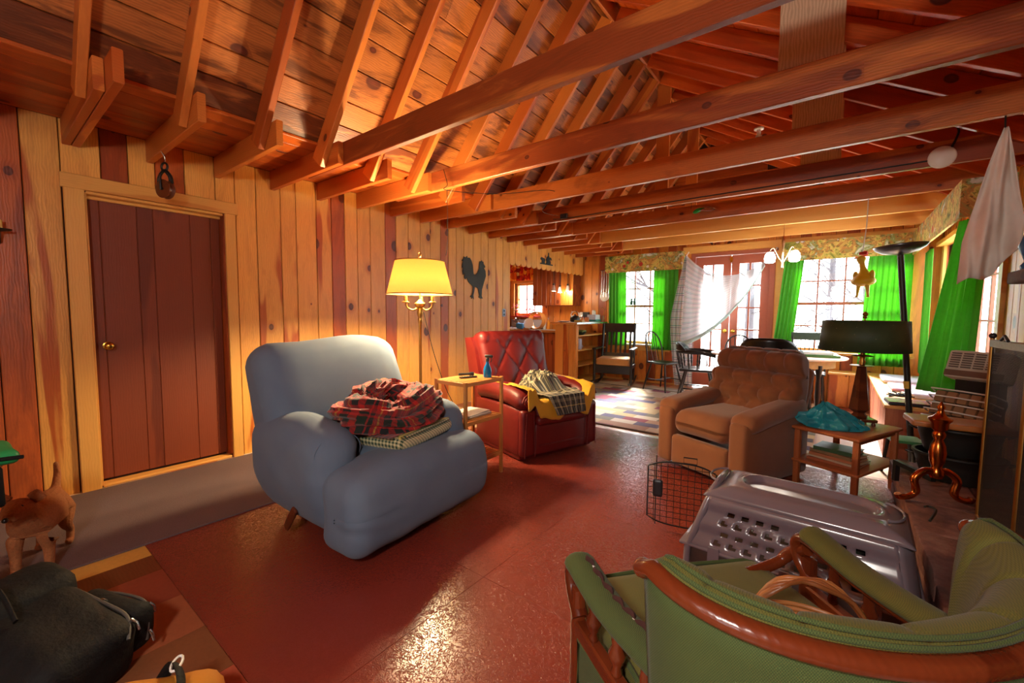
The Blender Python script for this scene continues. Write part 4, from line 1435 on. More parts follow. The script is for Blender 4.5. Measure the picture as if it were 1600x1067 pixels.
# ================================================================ MAT AND RUG
def mat_carpet():
    t = NT('grey_mauve_carpet')
    o = t.obj()
    c = t.mix(t.noise(o, 220, 3, .7), srgb(66, 52, 54), srgb(134, 112, 112))
    c = t.mix(t.math('MULTIPLY', t.noise(o, 5, 3), .3), c, srgb(84, 66, 66))
    t.bump(t.noise(o, 260, 2), .6, .006)
    return t.out(c, .95)
o = MB().rbox((1.14, 3.6, .014), .006, 4, None, Matrix.Translation((0, 0, .007))).build('carpet_runner', mat_carpet(), None, 50)
o.location = (.635, .75, .0005)
tag(o, 'grey-mauve carpet runner along the door wall', 'carpet')
def rug_mat():
    t = NT('patchwork_rug')
    o = t.obj()
    x, y, z = t.sep(o)
    r_ = t.math('FLOOR', t.math('DIVIDE', y, .155))
    stag = t.math('MULTIPLY', t.math('MODULO', t.math('ADD', r_, 100), 2), .14)
    sh = t.math('ADD', x, t.math('ADD', stag, t.math('MULTIPLY', r_, .06)))
    c_ = t.math('FLOOR', t.math('DIVIDE', sh, .28))
    wn_ = t.n('TexWhiteNoise', noise_dimensions='2D')
    t.put(wn_.inputs['Vector'], t.comb(c_, r_, 0))
    c = t.ramp(wn_.outputs['Value'], [(0, srgb(206, 190, 164)), (.22, srgb(96, 92, 124)), (.36, srgb(190, 168, 128)), (.5, srgb(140, 62, 84)), (.6, srgb(120, 116, 104)), (.72, srgb(214, 204, 190)), (.86, srgb(176, 140, 120)), (.94, srgb(84, 92, 110))], 'CONSTANT')
    c = t.mix(t.math('MULTIPLY', t.noise(o, 160, 3), .15), c, srgb(150, 140, 130))
    t.bump(t.noise(o, 240, 2), .5, .005)
    return t.out(c, .95)
rg = thing('patchwork_rug', 'large patchwork rug of muted squares in the dining area', 'rug', (2.30, 5.62, .0005), R(0))
MB().rbox((3.3, 2.55, .012), .005, 4, None, Matrix.Translation((0, 0, .006))).build('pile', rug_mat(), rg, 50)
M_['rugedge'] = plain('brown_rug_binding', srgb(92, 70, 54), .9)
MB().box(-1.655, 1.655, -1.292, -1.27, 0, .0135).build('binding', M_['rugedge'], rg, None)
MB().box(-1.655, 1.655, 1.27, 1.292, 0, .0135).build('binding', M_['rugedge'], rg, None)

# ================================================================ PET CRATE
def crate():
    root = thing('pet_crate', 'grey plastic pet carrier with vent holes and its wire door open', 'pet carrier', (3.96, 2.27, 0), R(-2))
    t = NT('glossy_grey_plastic')
    G = t.out(t.mix(t.noise(t.obj(), 3, 2), srgb(112, 102, 112), srgb(132, 120, 128)), .2, spec=.9)
    D = plain('dark_taupe_plastic', srgb(74, 58, 54), .35)
    L, Wd, H = .86, .46, .40
    root.scale = (1, 1, 1.14)
    # shell cross-section tapers upward; ends open at -x
    def half(z): return lerp(Wd / 2, Wd / 2 - .055, max(0, (z - .12)) / .28)
    def xback(z): return lerp(L / 2, L / 2 - .05, max(0, (z - .12)) / .28)
    def xfront(z): return lerp(-L / 2, -L / 2 + .10, max(0, (z - .12)) / .28)
    # lower tub
    lo = MB()
    ring = [(xfront(.0) + .02, -.21), (xback(0) - .04, -.21), (xback(0) - .02, 0), (xback(0) - .04, .21), (xfront(0) + .02, .21)]
    lo.rbox((L - .03, Wd - .03, .16), .05, 8, lambda p: Vector((p.x * (1 + .02 * p.z / .08), p.y * (1 + .03 * p.z / .08), p.z)), Matrix.Translation((0, 0, .08)))
    lo.build('lower_tub', D, root, 60)
    # upper shell as panels with holes
    zs0, zs1 = .135, .355
    hole_rows = [.175, .215, .255, .295]
    cols_ = 9
    def side(s):
        def P(u, v, out=0.0):
            z = lerp(zs0, zs1, v)
            bulge = .006 * math.sin(v * pi * 5)
            return Vector((lerp(xfront(z) + .03, xback(z) - .05, u), s * (half(z) + out + bulge), z))
        nu, nv = 48, 24
        mb = MB()
        idx = {}
        holes = set()
        for r_ in range(4):
            v_c = (hole_rows[r_] - zs0) / (zs1 - zs0)
            for c_ in range(cols_):
                iu = 6 + c_ * 4 + (r_ % 2)
                iv = int(v_c * nv)
                if c_ in (4, 5) and r_ > 2: continue
                holes.update({(iu, iv), (iu + 1, iv), (iu, iv + 1)}); holes.add((iu + 1, iv + 1)) if r_ % 2 else None
        for j in range(nv + 1):
            for i in range(nu + 1):
                idx[i, j] = len(mb.v)
                mb.v.append(tuple(P(i / nu, j / nv)))
        for j in range(nv):
            for i in range(nu):
                if (i, j) in holes: continue
                mb.f.append((idx[i, j], idx[i + 1, j], idx[i + 1, j + 1], idx[i, j + 1]))
        o = mb.build('side_wall', G, root, 60)
        md = o.modifiers.new('thickness', 'SOLIDIFY'); md.thickness = .006; md.offset = -1
    side(-1); side(1)
    # back wall
    bk = MB().grid(lambda u, v: Vector((xback(lerp(zs0, zs1, v)) + .0 - .05 * (abs(u - .5) * 2) ** 4, lerp(-1, 1, u) * half(lerp(zs0, zs1, v)), lerp(zs0, zs1, v))), 20, 6)
    o = bk.build('back_wall', G, root, 60)
    md = o.modifiers.new('thickness', 'SOLIDIFY'); md.thickness = .006
    # top with a long oval recess
    def top(u, v):
        y = lerp(-1, 1, v) * (half(zs1) + .0)
        x_ = lerp(xfront(zs1) + .0, xback(zs1), u)
        e = max(abs(lerp(-1, 1, v)), abs(u * 2 - 1))
        z = zs1 + .045 * (1 - max(0, (e - .6) / .4) ** 2.4)
        q = math.hypot(max(0, abs(u - .53) - .23) / .11, (v - .5) / .24)
        z += -.016 * max(0, min(1, (1.0 - q) * 5)) + .008 * math.exp(-((q - 1.12) / .12) ** 2)
        return Vector((x_, y, z))
    o = MB().grid(top, 70, 36).build('top_panel', G, root, 60)
    md = o.modifiers.new('thickness', 'SOLIDIFY'); md.thickness = .005
    for u in (-.30, .31):
        MB().tube([(u + .055 * math.cos(a) * (-1 if u > 0 else 1), .10 * math.sin(a), .402) for a in [lerp(pi / 2, 3 * pi / 2, i / 14) for i in range(15)]], .005, 6).build('top_rib', G, root, 60)
    # rim flange between shells and clips
    MB().rbox((L + .01, Wd + .012, .016), .007, 6, lambda p: p, Matrix.Translation((.0, 0, .143))).build('rim', G, root, 60)
    for x_ in (-.28, 0, .28):
        for s in (-1, 1):
            MB().rbox((.05, .014, .07), .004, 3, None, Matrix.Translation((x_, s * (Wd / 2 + .006), .13))).build('latch', G, root, 60)
    # front flange arch
    arch = [Vector((xfront(z) + .028, s * (half(z) - .005), z)) for s, z in ((-1, .03), (-1, .13), (-1, .24), (-1, .335), (-.8, .375), (-.4, .392), (.4, .392), (.8, .375), (1, .335), (1, .24), (1, .13), (1, .03))]
    MB().tube(arch, .016, 8).build('front_flange', G, root, 60)
    MB().box(-.36, .40, -.20, .20, .012, .02).build('floor_pan', D, root, None)
    # wire door swung open
    hx, hy = -L / 2 + .05, Wd / 2 - .03
    drw, drh = .36, .35
    Md = Matrix.Translation((hx, hy, .025)) @ Matrix.Rotation(R(-74 - 90 + 0), 4, 'Z')
    dr = bpy.data.objects.new('wire_door', None)
    col.objects.link(dr); dr.parent = root; dr.matrix_local = Md
    Bk = M_['blackmetal']
    def zt(u): return drh * (.96 - .10 * (abs(u - .5) * 2) ** 3)
    fr = [(u * drw, 0, 0.01 + .03 * (abs(u - .5) * 2) ** 3) for u in [i / 12 for i in range(13)]] + [(u * drw, 0, zt(u)) for u in [1 - i / 12 for i in range(13)]]
    MB().tube(fr, .0042, 6, closed=True).build('door_frame', Bk, dr, 60)
    for i in range(1, 10):
        u = i / 10
        MB().tube([(u * drw, 0, .012), (u * drw, 0, zt(u))], .0017, 5).build('upright_wire', Bk, dr, 60)
    for j in range(1, 11):
        z = .02 + j * .029
        MB().tube([(0.004, 0, z), (drw - .004, 0, z)], .0017, 5).build('cross_wire', Bk, dr, 60)
    MB().rbox((.055, .018, .09), .008, 4, None, Matrix.Translation((drw - .055, -.006, .19))).build('latch_plate', M_['darkplastic'], dr, 60)
    MB().tube([(drw - .045, -.008, .0), (drw - .045, -.008, .36)], .003, 6).build('latch_rod', Bk, dr, 60)
    MB().tube([(.10, -.012, .335), (.10, -.012, .365), (.17, -.012, .365), (.17, -.012, .335)], .0035, 6, closed=True).build('latch_loop', Bk, dr, 60)
    return root
crate()

# ================================================================ END TABLE and what stands on it
TM = Matrix.Translation((4.165, 3.87, 0)) @ Matrix.Rotation(R(66), 4, 'Z')
def end_table():
    root = thing('end_table', 'two-tier maple end table beside the brown recliner', 'table', (4.165, 3.87, 0), R(66))
    T = M_['tablewood']
    L, Wd = .64, .42
    for s1 in (-1, 1):
        for s2 in (-1, 1):
            MB().rbox((.038, .038, .43), .008, 4, None, Matrix.Translation((s1 * (L / 2 - .04), s2 * (Wd / 2 - .03), .215))).build('leg', T, root, 50)
    MB().rbox((L, Wd, .024), .009, 6, None, Matrix.Translation((0, 0, .442))).build('table_top', T, root, 50)
    MB().rbox((L - .02, Wd - .01, .022), .008, 6, None, Matrix.Translation((0, 0, .20))).build('lower_shelf', T, root, 50)
    for s2 in (-1, 1):
        MB().plank(L - .1, .03, .014, .002).build('apron', T, root, None, M=basis((1, 0, 0), (0, 0, 1), (0, -1, 0), (0, s2 * (Wd / 2 - .03), .416)))
    return root
end_table()
bk_cols = [srgb(60, 92, 60), srgb(150, 120, 84), srgb(176, 96, 60), srgb(200, 180, 150), srgb(70, 78, 90), srgb(190, 120, 80)]
def book(name, label, M, size, c, group):
    root = thing(name, label, 'book', group=group)
    root.matrix_world = M
    L, Wd, H = size
    cm_ = plain('cover_' + name, c, .45)
    MB().box(-L / 2, L / 2, -Wd / 2, Wd / 2, 0, .003).build('cover', cm_, root, None)
    MB().box(-L / 2, L / 2, -Wd / 2, Wd / 2, H - .003, H).build('cover', cm_, root, None)
    MB().box(-L / 2, -L / 2 + .004, -Wd / 2, Wd / 2, .003, H - .003).build('spine', cm_, root, None)
    MB().box(-L / 2 + .004, L / 2 - .006, -Wd / 2 + .005, Wd / 2 - .005, .003, H - .003).build('pages', M_['paper2'], root, None)
    return root
zz = .2115
for i, (sz, rz, c) in enumerate((((.24, .30, .018), 5, 2), ((.23, .29, .014), -4, 3), ((.22, .28, .02), 3, 5), ((.20, .27, .022), -6, 1), ((.19, .25, .026), 8, 0))):
    book('shelf_book', ['lowest', 'second', 'third', 'fourth', 'topmost green'][i] + ' book of the pile on the end table lower shelf', TM @ Matrix.Translation((-.10, .0, zz)) @ Matrix.Rotation(R(rz), 4, 'Z'), sz, bk_cols[c], 'books on the end table shelf')
    zz += sz[2] + .0005
# green-shaded table lamp
def table_lamp():
    p = TM @ Vector((.17, .0, .455))
    root = thing('table_lamp', 'table lamp with wide dark green drum shade and tapered wooden body', 'lamp', p, R(20))
    MB().rbox((.17, .17, .025), .008, 4, None, Matrix.Translation((0, 0, .038))).build('base', M_['darkwood'], root, 50)
    for s1 in (-1, 1):
        for s2 in (-1, 1):
            MB().lathe([(.012, 0), (.014, .012), (.008, .026)], 10, Matrix.Translation((s1 * .065, s2 * .065, 0))).build('foot', M_['darkwood'], root, 50)
    n = 4
    MB().lathe([(.05, .05), (.056, .06), (.04, .075), (.034, .085), (.066, .11), (.03, .42), (.034, .43)], 6, None).build('body', M_['darkwood'], root, 20)
    MB().lathe([(.07, .432), (.071, .436), (.02, .440), (.016, .45), (.022, .465), (.014, .48), (.018, .50), (.07, .505), (.05, .512), (.015, .516), (.012, .56)], 18).build('neck', M_['oldbrass'], root, 50)
    t = NT('dark_green_shade')
    o_ = t.obj()
    fl2 = t.math('LESS_THAN', t.voro(o_, 26).outputs['Distance'], .06)
    c = t.mix(t.noise(o_, 14, 4), srgb(36, 56, 34), srgb(62, 82, 50))
    gs = t.out(t.mix(fl2, c, srgb(150, 140, 110)), .6)
    sh = MB().lathe([(.268, .545), (.252, .765)], 48, None, caps=False).build('shade', gs, root, 60, label='dark green drum shade with gold flecks')
    md = sh.modifiers.new('thickness', 'SOLIDIFY'); md.thickness = .003
    MB().tube([(0, 0, .55), (0, 0, .79)], .004, 6).build('harp', M_['oldbrass'], root, 60)
    for a in (0, 2 * pi / 3, 4 * pi / 3):
        MB().tube([(0, 0, .765), (.25 * math.cos(a), .25 * math.sin(a), .763)], .003, 5).build('spider_wire', M_['oldbrass'], root, 60)
    MB().lathe([(.006, .78), (.016, .79), (.008, .80), (.018, .81), (.016, .82), (.004, .832)], 12).build('finial', M_['oldbrass'], root, 50)
    return root
table_lamp()
def bag_mat():
    t = NT('thin_teal_plastic')
    o = t.obj()
    c = t.mix(t.noise(o, 9, 4), srgb(14, 120, 142), srgb(52, 178, 196))
    t.bump(t.noise(o, 26, 4, .6), .6, .01)
    return t.out(c, .25, Transmission_Weight=.12)
def plastic_bag(u, w):
    a = u * 2 * pi
    h = w
    fold = abs(noise.noise(Vector((math.cos(a) * 3, math.sin(a) * 3, h * 2.2)))) * 2
    fold2 = noise.noise(Vector((math.cos(a) * 7, math.sin(a) * 7, h * 6)))
    r_ = .15 * (1 - h ** 1.25 * .94) * (1 + .28 * (fold - .4) + .10 * fold2)
    if h < .25: r_ *= .86 + .56 * h
    x_, y_ = r_ * 1.5 * math.cos(a), r_ * math.sin(a)
    z = .175 * h ** 1.05 * (1 + .06 * fold2) + .01 * fold
    # the knotted handles stand up towards one side
    return Vector((x_ - .06 * h, y_ + .02 * math.sin(h * 6), max(z, .0005)))
pb = MB().grid(plastic_bag, 72, 30, cu=True).build('plastic_bag', bag_mat(), None, 70, M=TM @ Matrix.Translation((-.12, .03, .455)) @ Matrix.Rotation(R(-50), 4, 'Z'))
tag(pb, 'knotted teal plastic shopping bag on the end table', 'bag')
# ================================================================ KITCHEN AND BAR
M_['laminate'] = plain('speckled_laminate', srgb(150, 140, 134), .3, var=.2, scale=120)
M_['redcloth'] = plain('red_cloth', srgb(190, 50, 50), .85, var=.3, scale=18)
def planked_front(root, x0, x1, y, z0, z1, n, mat, name='door', knob=None):
    d = bpy.data.objects.new(name, None)
    col.objects.link(d); d.parent = root
    w = (x1 - x0) / n
    for i in range(n):
        MB().plank(z1 - z0, w - .003, .02, .004).build('door_board', mat, d, None, M=basis((0, 0, 1), (1, 0, 0), (0, 1, 0), (x0 + w * (i + .5), y - .01, (z0 + z1) / 2)))
    if knob:
        MB().lathe([(.006, 0), (.006, .015), (.014, .02), (.012, .03), (.002, .032)], 10, basis((1, 0, 0), (0, 0, 1), (0, -1, 0), (knob[0], y - .02, knob[1]))).build('knob', M_['blackmetal'], d, 50)
    return d
kc = thing('kitchen_cabinet', 'long reddish pine base cabinet under the sink counter', 'cabinet', (0, 0, 0))
MB().box(-2.25, .10, 7.04, 7.615, .08, .88).build('body', M_['cabinet'], kc, None)
for i in range(4):
    planked_front(kc, -2.2 + i * .56, -2.2 + i * .56 + .54, 7.04, .12, .85, 3, M_['cabinet'], 'door', (-2.2 + i * .56 + .48, .7))
wt = thing('worktop', 'grey laminate kitchen worktop with metal edge', 'worktop', (0, 0, 0))
MB().box(-2.28, .12, 7.0, 7.615, .881, .915).build('slab', M_['laminate'], wt, None)
MB().box(-2.28, .12, 6.99, 7.0, .878, .918).build('metal_edge', M_['steel'], wt, None)
sk = thing('kitchen_sink', 'steel sink basin with tall splash back under the kitchen window', 'sink', (-1.35, 7.3, .916))
MB().box(-.42, .42, .24, .30, 0, .2).build('splash_back', M_['laminate'], sk, None)
for a in ((-.4, .4, -.24, -.2), (-.4, .4, .18, .22), (-.4, -.36, -.2, .18), (.36, .4, -.2, .18)):
    MB().box(a[0], a[1], a[2], a[3], 0, .03).build('rim', M_['steel'], sk, None)
MB().tube(smooth_path([(-.2, .2, .03), (-.2, .2, .18), (-.2, .1, .22), (-.2, .04, .17)], 5), .012, 8).build('tap', M_['steel'], sk, 60)
dr_ = thing('dish_rack', 'round pale wicker dish drainer on the worktop', 'dish rack', (-.85, 7.22, .916), 0)
for k in range(4):
    MB().tube([(.17 * math.cos(2 * pi * i / 28), .04 * (k - 1.5) , .19 + .17 * math.sin(2 * pi * i / 28)) for i in range(28)], .012, 6, closed=True).build('hoop', M_['bamboo'], dr_, 60)
o = MB().rbox((.20, .06, .13), .03, 6, dispfn(12, .02), Matrix.Translation((0, 0, .067))).build('dish_cloth', plain('sky_blue_cloth', srgb(60, 130, 190), .8), None, 70)
o.location = (-1.18, 7.08, .916)
tag(o, 'crumpled sky blue dish cloth beside the dish drainer', 'cloth')
o = MB().lathe([(.09, 0), (.11, .004), (.115, .012), (.10, .01), (.08, .006), (.001, .006)], 24).build('dinner_plate', M_['white'], None, 50, M=Matrix.Translation((-.80, 7.06, 1.04)) @ Matrix.Rotation(R(75), 4, 'X'))
o.location = (-.98, 7.12, 1.04)
tag(o, 'white plate leaning in the dish drainer', 'plate')
wd = thing('dinner_plate', 'second white plate standing behind the blue cloth', 'plate', (-1.05, 7.2, .92), R(20))
MB().lathe([(.10, 0), (.112, .006), (.09, .004), (.001, .004)], 24, Matrix.Translation((0, 0, .113)) @ Matrix.Rotation(R(80), 4, 'X')).build('plate_disc', M_['white'], wd, 50)
# upper cabinet
uc = thing('wall_cabinet', 'brown knotty pine wall cabinet above the kitchen counter', 'cabinet', (0, 0, 0))
MB().box(-1.02, -.06, 7.32, 7.615, 1.41, 2.5).build('body', M_['cabinet'], uc, None)
planked_front(uc, -1.02, -.68, 7.32, 1.42, 2.48, 3, M_['cabinet'])
planked_front(uc, -.675, -.345, 7.32, 1.42, 2.48, 3, M_['cabinet'])
planked_front(uc, -.34, -.06, 7.32, 1.42, 2.48, 3, M_['pine_far'])
# kitchen valance (orange floral)
def floral():
    t = NT('orange_floral_cotton')
    o = t.obj()
    v = t.voro(o, 14)
    c = t.ramp(t.sep(v.outputs['Color'])[0], [(0, srgb(206, 40, 20)), (.3, srgb(232, 110, 20)), (.6, srgb(240, 176, 50)), (.8, srgb(150, 30, 16)), (.93, srgb(246, 214, 120))], 'CONSTANT')
    return t.out(c, .85)
def wavy(x0, x1, y, z0, z1, amp, n, axis='x', phase=0.0):
    def f(u, w):
        a = lerp(x0, x1, u)
        d = amp * math.sin(u * n * 2 * pi + phase) + amp * .4 * math.sin(u * n * 4.6 * pi + 1)
        return Vector((a, y + d, lerp(z0, z1, w))) if axis == 'x' else Vector((y + d, a, lerp(z0, z1, w)))
    return f
kv = thing('kitchen_valance', 'orange floral valance over the kitchen window', 'curtain', (0, 0, 0))
ob = MB().grid(wavy(-1.86, -1.03, 7.54, 1.97, 2.36, .015, 9), 90, 6).build('cloth', floral(), kv, 70)
ob.modifiers.new('thickness', 'SOLIDIFY').thickness = .003
MB().tube([(-1.88, 7.55, 2.34), (-1.03, 7.55, 2.34)], .008, 8).build('rod', M_['brass'], kv, 60)
# sill things
for i in range(2):
    p = thing('potted_geranium', ['pink flowering plant on the left of the kitchen sill', 'red flowering plant on the right of the kitchen sill'][i], 'plant', (-1.66 + i * .40, 7.58, 1.20), 0, 'flowers on the kitchen sill')
    MB().lathe([(.035, 0), (.045, .06), (.047, .065)], 14).build('pot', M_['redcloth'] if i else M_['redpaint'], p, 50)
    lf, fl3 = MB(), MB()
    rr = random.Random(i + 3)
    for k in range(26):
        q = Vector((rr.uniform(-.1, .1), rr.uniform(-.04, .04), rr.uniform(.07, .16 - .04 * i)))
        lf.sphere(q, .016, 6, 4, (1, 1, .4))
    for k in range(16):
        q = Vector((rr.uniform(-.11, .11), rr.uniform(-.05, .03), rr.uniform(.12, .25 - .1 * i)))
        fl3.sphere(q, .014, 6, 4)
    lf.build('leaves', plain('leaf_green%d' % i, srgb(70, 110, 60), .6), p, 60)
    fl3.build('blossom', plain('blossom%d' % i, srgb(226, 130, 170) if i == 0 else srgb(220, 60, 60), .6), p, 60)
sc = MB().box(-1.78, -.95, 7.5, 7.62, 1.165, 1.19).build('trim_14', M_['redcloth'], None, None)
struct(sc, 'red sill of the kitchen window')
for i, (x_, c_, lb) in enumerate(((-.86, srgb(220, 224, 226), 'clear soap bottle on the kitchen ledge'), (-.76, srgb(230, 150, 40), 'orange soap bottle on the kitchen ledge'))):
    p = thing('soap_bottle', lb, 'bottle', (x_, 7.52, .917), 0)
    MB().lathe([(.03, 0), (.032, .01), (.03, .15), (.012, .18), (.012, .2)], 14).build('bottle_body', plain('soap%d' % i, c_, .2), p, 50)
    MB().tube([(0, 0, .2), (0, 0, .235), (0, -.03, .235)], .005, 6).build('pump', M_['white'], p, 60)
# pendant spots over the bar
for i, (y_, z_) in enumerate(((6.73, 1.73), (6.96, 1.71), (7.25, 1.75))):
    p = thing('pendant_spot', ['first', 'second', 'third'][i] + ' small white glass spot under the scalloped header, counted from the left', 'lamp', (-.15, y_, z_), 0, 'white spots over the bar')
    MB().lathe([(.042, -.06), (.028, .03), (.02, .05)], 16).build('glass_shade', plain('opal_glass%d' % i, srgb(236, 232, 226), .3, var=.03), p, 50)
    MB().lathe([(.02, .05), (.022, .08), (.006, .09), (.006, .40)], 12).build('holder', M_['darkplastic'], p, 50)
    lamp('pendant_bulb', (0, 0, -.075), 7.0, (1.0, .82, .58), .03, p)
# bar
bar = thing('breakfast_bar', 'pine breakfast bar with open shelves and laminate top', 'bar counter', (0, 0, 0))
bx0, bx1, by0, by1, bz = .13, .56, 6.35, 7.60, 1.07
MB().box(bx0, bx0 + .02, by0 + .02, by1 - .1, 0, bz).build('side_panel', M_['pine_far'], bar, None)
w_ = [.17, .11, .09, .06]
xx = bx0
for w in w_:
    vboard(bar, M_['trim'] if w > .15 else M_['pine'], 'x', by0, xx, xx + w, 0, bz, name='end_board')
    xx += w
MB().box(bx0 + .02, bx0 + .04, by0 + .02, by1, 0, bz).build('back_panel', M_['pine_far'], bar, None)
for z_ in (.03, .33, .60, .86):
    MB().box(bx0 + .04, bx1 - .01, by0 + .021, by1, z_, z_ + .018).build('shelf', M_['trim'], bar, None)
vboard(bar, M_['pine_far'], 'y', bx1, by0 + .02, by0 + .08, 0, bz, name='face_board')
MB().rbox((.52, 1.18, .035), .012, 4, None, Matrix.Translation((.35, 6.86, 1.088))).build('counter_top', M_['laminate'], bar, 50)
MB().box(.085, .615, 6.262, 6.268, 1.072, 1.104).build('metal_edge', M_['steel'], bar, None)
MB().box(.612, .618, 6.27, 7.45, 1.072, 1.104).build('metal_edge', M_['steel'], bar, None)
ZB = 1.106
kt = thing('kettle', 'dark steel kettle with arched handle on the bar', 'kettle', (.34, 6.68, ZB), R(30))
MB().lathe([(.07, 0), (.085, .02), (.088, .06), (.07, .10), (.03, .115), (.02, .12)], 20).build('pot', M_['blackmetal'], kt, 50)
MB().tube(smooth_path([(-.07, 0, .09), (-.06, 0, .16), (0, 0, .19), (.06, 0, .16), (.07, 0, .09)], 5), .007, 8).build('handle', M_['steel'], kt, 60)
MB().tube([(.07, 0, .06), (.11, 0, .09), (.125, 0, .115)], [.016, .012, .01], 8).build('spout', M_['steel'], kt, 60)
MB().lathe([(.012, .12), (.014, .13), (.004, .142)], 12).build('lid_knob', M_['blackmetal'], kt, 50)
o = MB().lathe([(.06, 0), (.10, .008), (.115, .02), (.1, .016), (.001, .01)], 24).build('pink_plate', plain('pinkish_ceramic', srgb(196, 150, 136), .3), None, 50)
o.location = (.27, 6.42, ZB); tag(o, 'shallow pinkish plate at the near end of the bar', 'plate')
o = MB().rbox((.16, .10, .03), .006, 4, None, Matrix.Translation((0, 0, .015))).build('butter_dish', plain('mustard_tin', srgb(180, 150, 60), .4), None, 50)
o.location = (.50, 6.56, ZB); tag(o, 'flat mustard yellow tin beside the kettle', 'tin')
for i, (x_, y_) in enumerate(((.40, 6.86), (.45, 6.96), (.38, 7.03))):
    p = thing('jar', ['near', 'middle', 'far'][i] + ' small amber spice jar between kettle and tissue box', 'jar', (x_, y_, ZB), 0, 'spice jars on the bar')
    MB().lathe([(.024, 0), (.026, .01), (.026, .06), (.02, .07)], 14).build('glass_body', plain('amber_jar%d' % i, srgb(196, 120, 70), .25), p, 50)
    MB().lathe([(.022, .07), (.022, .085)], 14).build('lid', M_['redpaint'], p, 50)
tb = thing('tissue_box', 'tissue box with white tissue on a teal tray on the bar', 'tissue box', (.46, 7.18, ZB), R(5))
MB().box(-.08, .08, -.12, .12, .04, .13).build('carton', plain('patterned_carton', srgb(186, 190, 200), .6, var=.3, scale=40), tb, None)
MB().rbox((.19, .27, .04), .008, 4, None, Matrix.Translation((0, 0, .02))).build('tray', plain('teal_tray', srgb(20, 120, 110), .5), tb, 50)
MB().rbox((.05, .09, .09), .02, 6, dispfn(20, .018), Matrix.Translation((0, 0, .17))).build('tissue', M_['white'], tb, 70)
bh = thing('basket_hoop', 'thin hoop handled basket behind the tissue box', 'basket', (.53, 7.38, ZB), R(0))
MB().tube([(.055 * math.cos(2 * pi * i / 24), 0, .19 + .075 * math.sin(2 * pi * i / 24)) for i in range(24)], .006, 6, closed=True).build('hoop', M_['oldbrass'], bh, 60)
MB().lathe([(.05, 0), (.06, .10), (.058, .11)], 16).build('bowl', M_['wicker'], bh, 50)
for i, (y_, z_, c_, nm, lb) in enumerate(((6.72, .878, srgb(40, 46, 40), 'dark_bowl', 'dark bowl of greens on the upper bar shelf'), (6.66, .618, srgb(190, 190, 206), 'white_mug', 'stack of pale mugs on the middle bar shelf'))):
    p = thing(nm, lb, 'bowl' if i == 0 else 'mug', (.45, y_, z_), 0)
    MB().lathe([(.05, 0), (.09, .04), (.095, .06)] if i == 0 else [(.04, 0), (.045, .01), (.045, .1), (.046, .105), (.045, .19)], 18).build('body', plain(nm + '_glaze', c_, .3), p, 50)
    if i == 0:
        MB().rbox((.15, .15, .04), .018, 6, dispfn(20, .012), Matrix.Translation((0, 0, .06))).build('greens', plain('salad_green', srgb(120, 130, 60), .7, var=.4), p, 70)
    else:
        MB().tube([(.045, 0, .03), (.075, 0, .05), (.045, 0, .08)], .006, 6).build('handle', plain('mug_handle', c_, .3), p, 60)
# wall plates
sp = thing('light_switch', 'brass switch plate with two toggles on the pine wall', 'switch', (.001, 5.06, 1.26), 0)
MB().rbox((.008, .075, .12), .003, 3, None, Matrix.Translation((.004, 0, 0))).build('plate', plain('pewter_plate', srgb(120, 124, 140), .35, .8), sp, 50)
for z_ in (-.028, .028):
    MB().box(.008, .018, -.006, .006, z_ - .011, z_ + .011).build('toggle', M_['darkplastic'], sp, None)
wp = thing('wall_phone', 'black and white wall box beside the kitchen', 'phone', (.02, Y_F - .002, 1.21), 0)
MB().rbox((.07, .04, .14), .006, 4, None, Matrix.Translation((-.04, -.02, 0))).build('white_half', M_['white'], wp, 50)
MB().rbox((.13, .05, .15), .006, 4, None, Matrix.Translation((.065, -.025, 0))).build('black_half', M_['darkplastic'], wp, 50)

# ================================================================ CURTAINS, VALANCES, HAMMOCK
def curtain_mat():
    t = NT('green_curtain_cotton')
    o = t.obj()
    c = t.mix(t.noise(o, 30, 3), srgb(64, 156, 46), srgb(96, 186, 66))
    tr = t.n('BsdfTranslucent')
    t.put(tr.inputs['Color'], srgb(140, 214, 90))
    t.out(c, .8)
    mx = t.n('MixShader', Fac=.32)
    t.t.links.new(t.b.outputs[0], mx.inputs[1])
    t.t.links.new(tr.outputs[0], mx.inputs[2])
    out = [n for n in t.t.nodes if n.bl_idname == 'ShaderNodeOutputMaterial'][0]
    t.t.links.new(mx.outputs[0], out.inputs[0])
    return t.m
M_['curtain'] = curtain_mat()
def curtain(label, p_top0, p_top1, p_bot0, p_bot1, folds, amp, nrm):
    """panel between two top points and two bottom points, gathered in folds"""
    root = thing('green_curtain', label, 'curtain', (0, 0, 0), 0, 'green curtains')
    t0, t1, b0, b1 = (Vector(p) for p in (p_top0, p_top1, p_bot0, p_bot1))
    nv = Vector(nrm)
    rr = random.Random(len(label))
    ph = [rr.uniform(0, 6) for _ in range(3)]
    def f(u, w):
        p = (t0.lerp(t1, u)).lerp(b0.lerp(b1, u), w)
        s = math.sin(u * folds * 2 * pi + ph[0] + .6 * math.sin(w * 2 + ph[1])) + .35 * math.sin(u * folds * 4.3 * pi + ph[2])
        return p + nv * (amp * s * (.55 + .45 * w))
    ob = MB().grid(f, folds * 12, 20).build('cloth', M_['curtain'], root, 70)
    ob.modifiers.new('thickness', 'SOLIDIFY').thickness = .002
    return root
curtain('green curtain on the left of the sash window behind the rocking chair', (.60, 7.52, 2.06), (.94, 7.52, 2.06), (.62, 7.52, .66), (.98, 7.52, .66), 5, .022, (0, 1, 0))
curtain('green curtain on the right of the sash window beside the hammock', (1.45, 7.52, 2.06), (1.87, 7.52, 2.06), (1.44, 7.52, .62), (1.88, 7.52, .62), 6, .024, (0, 1, 0))
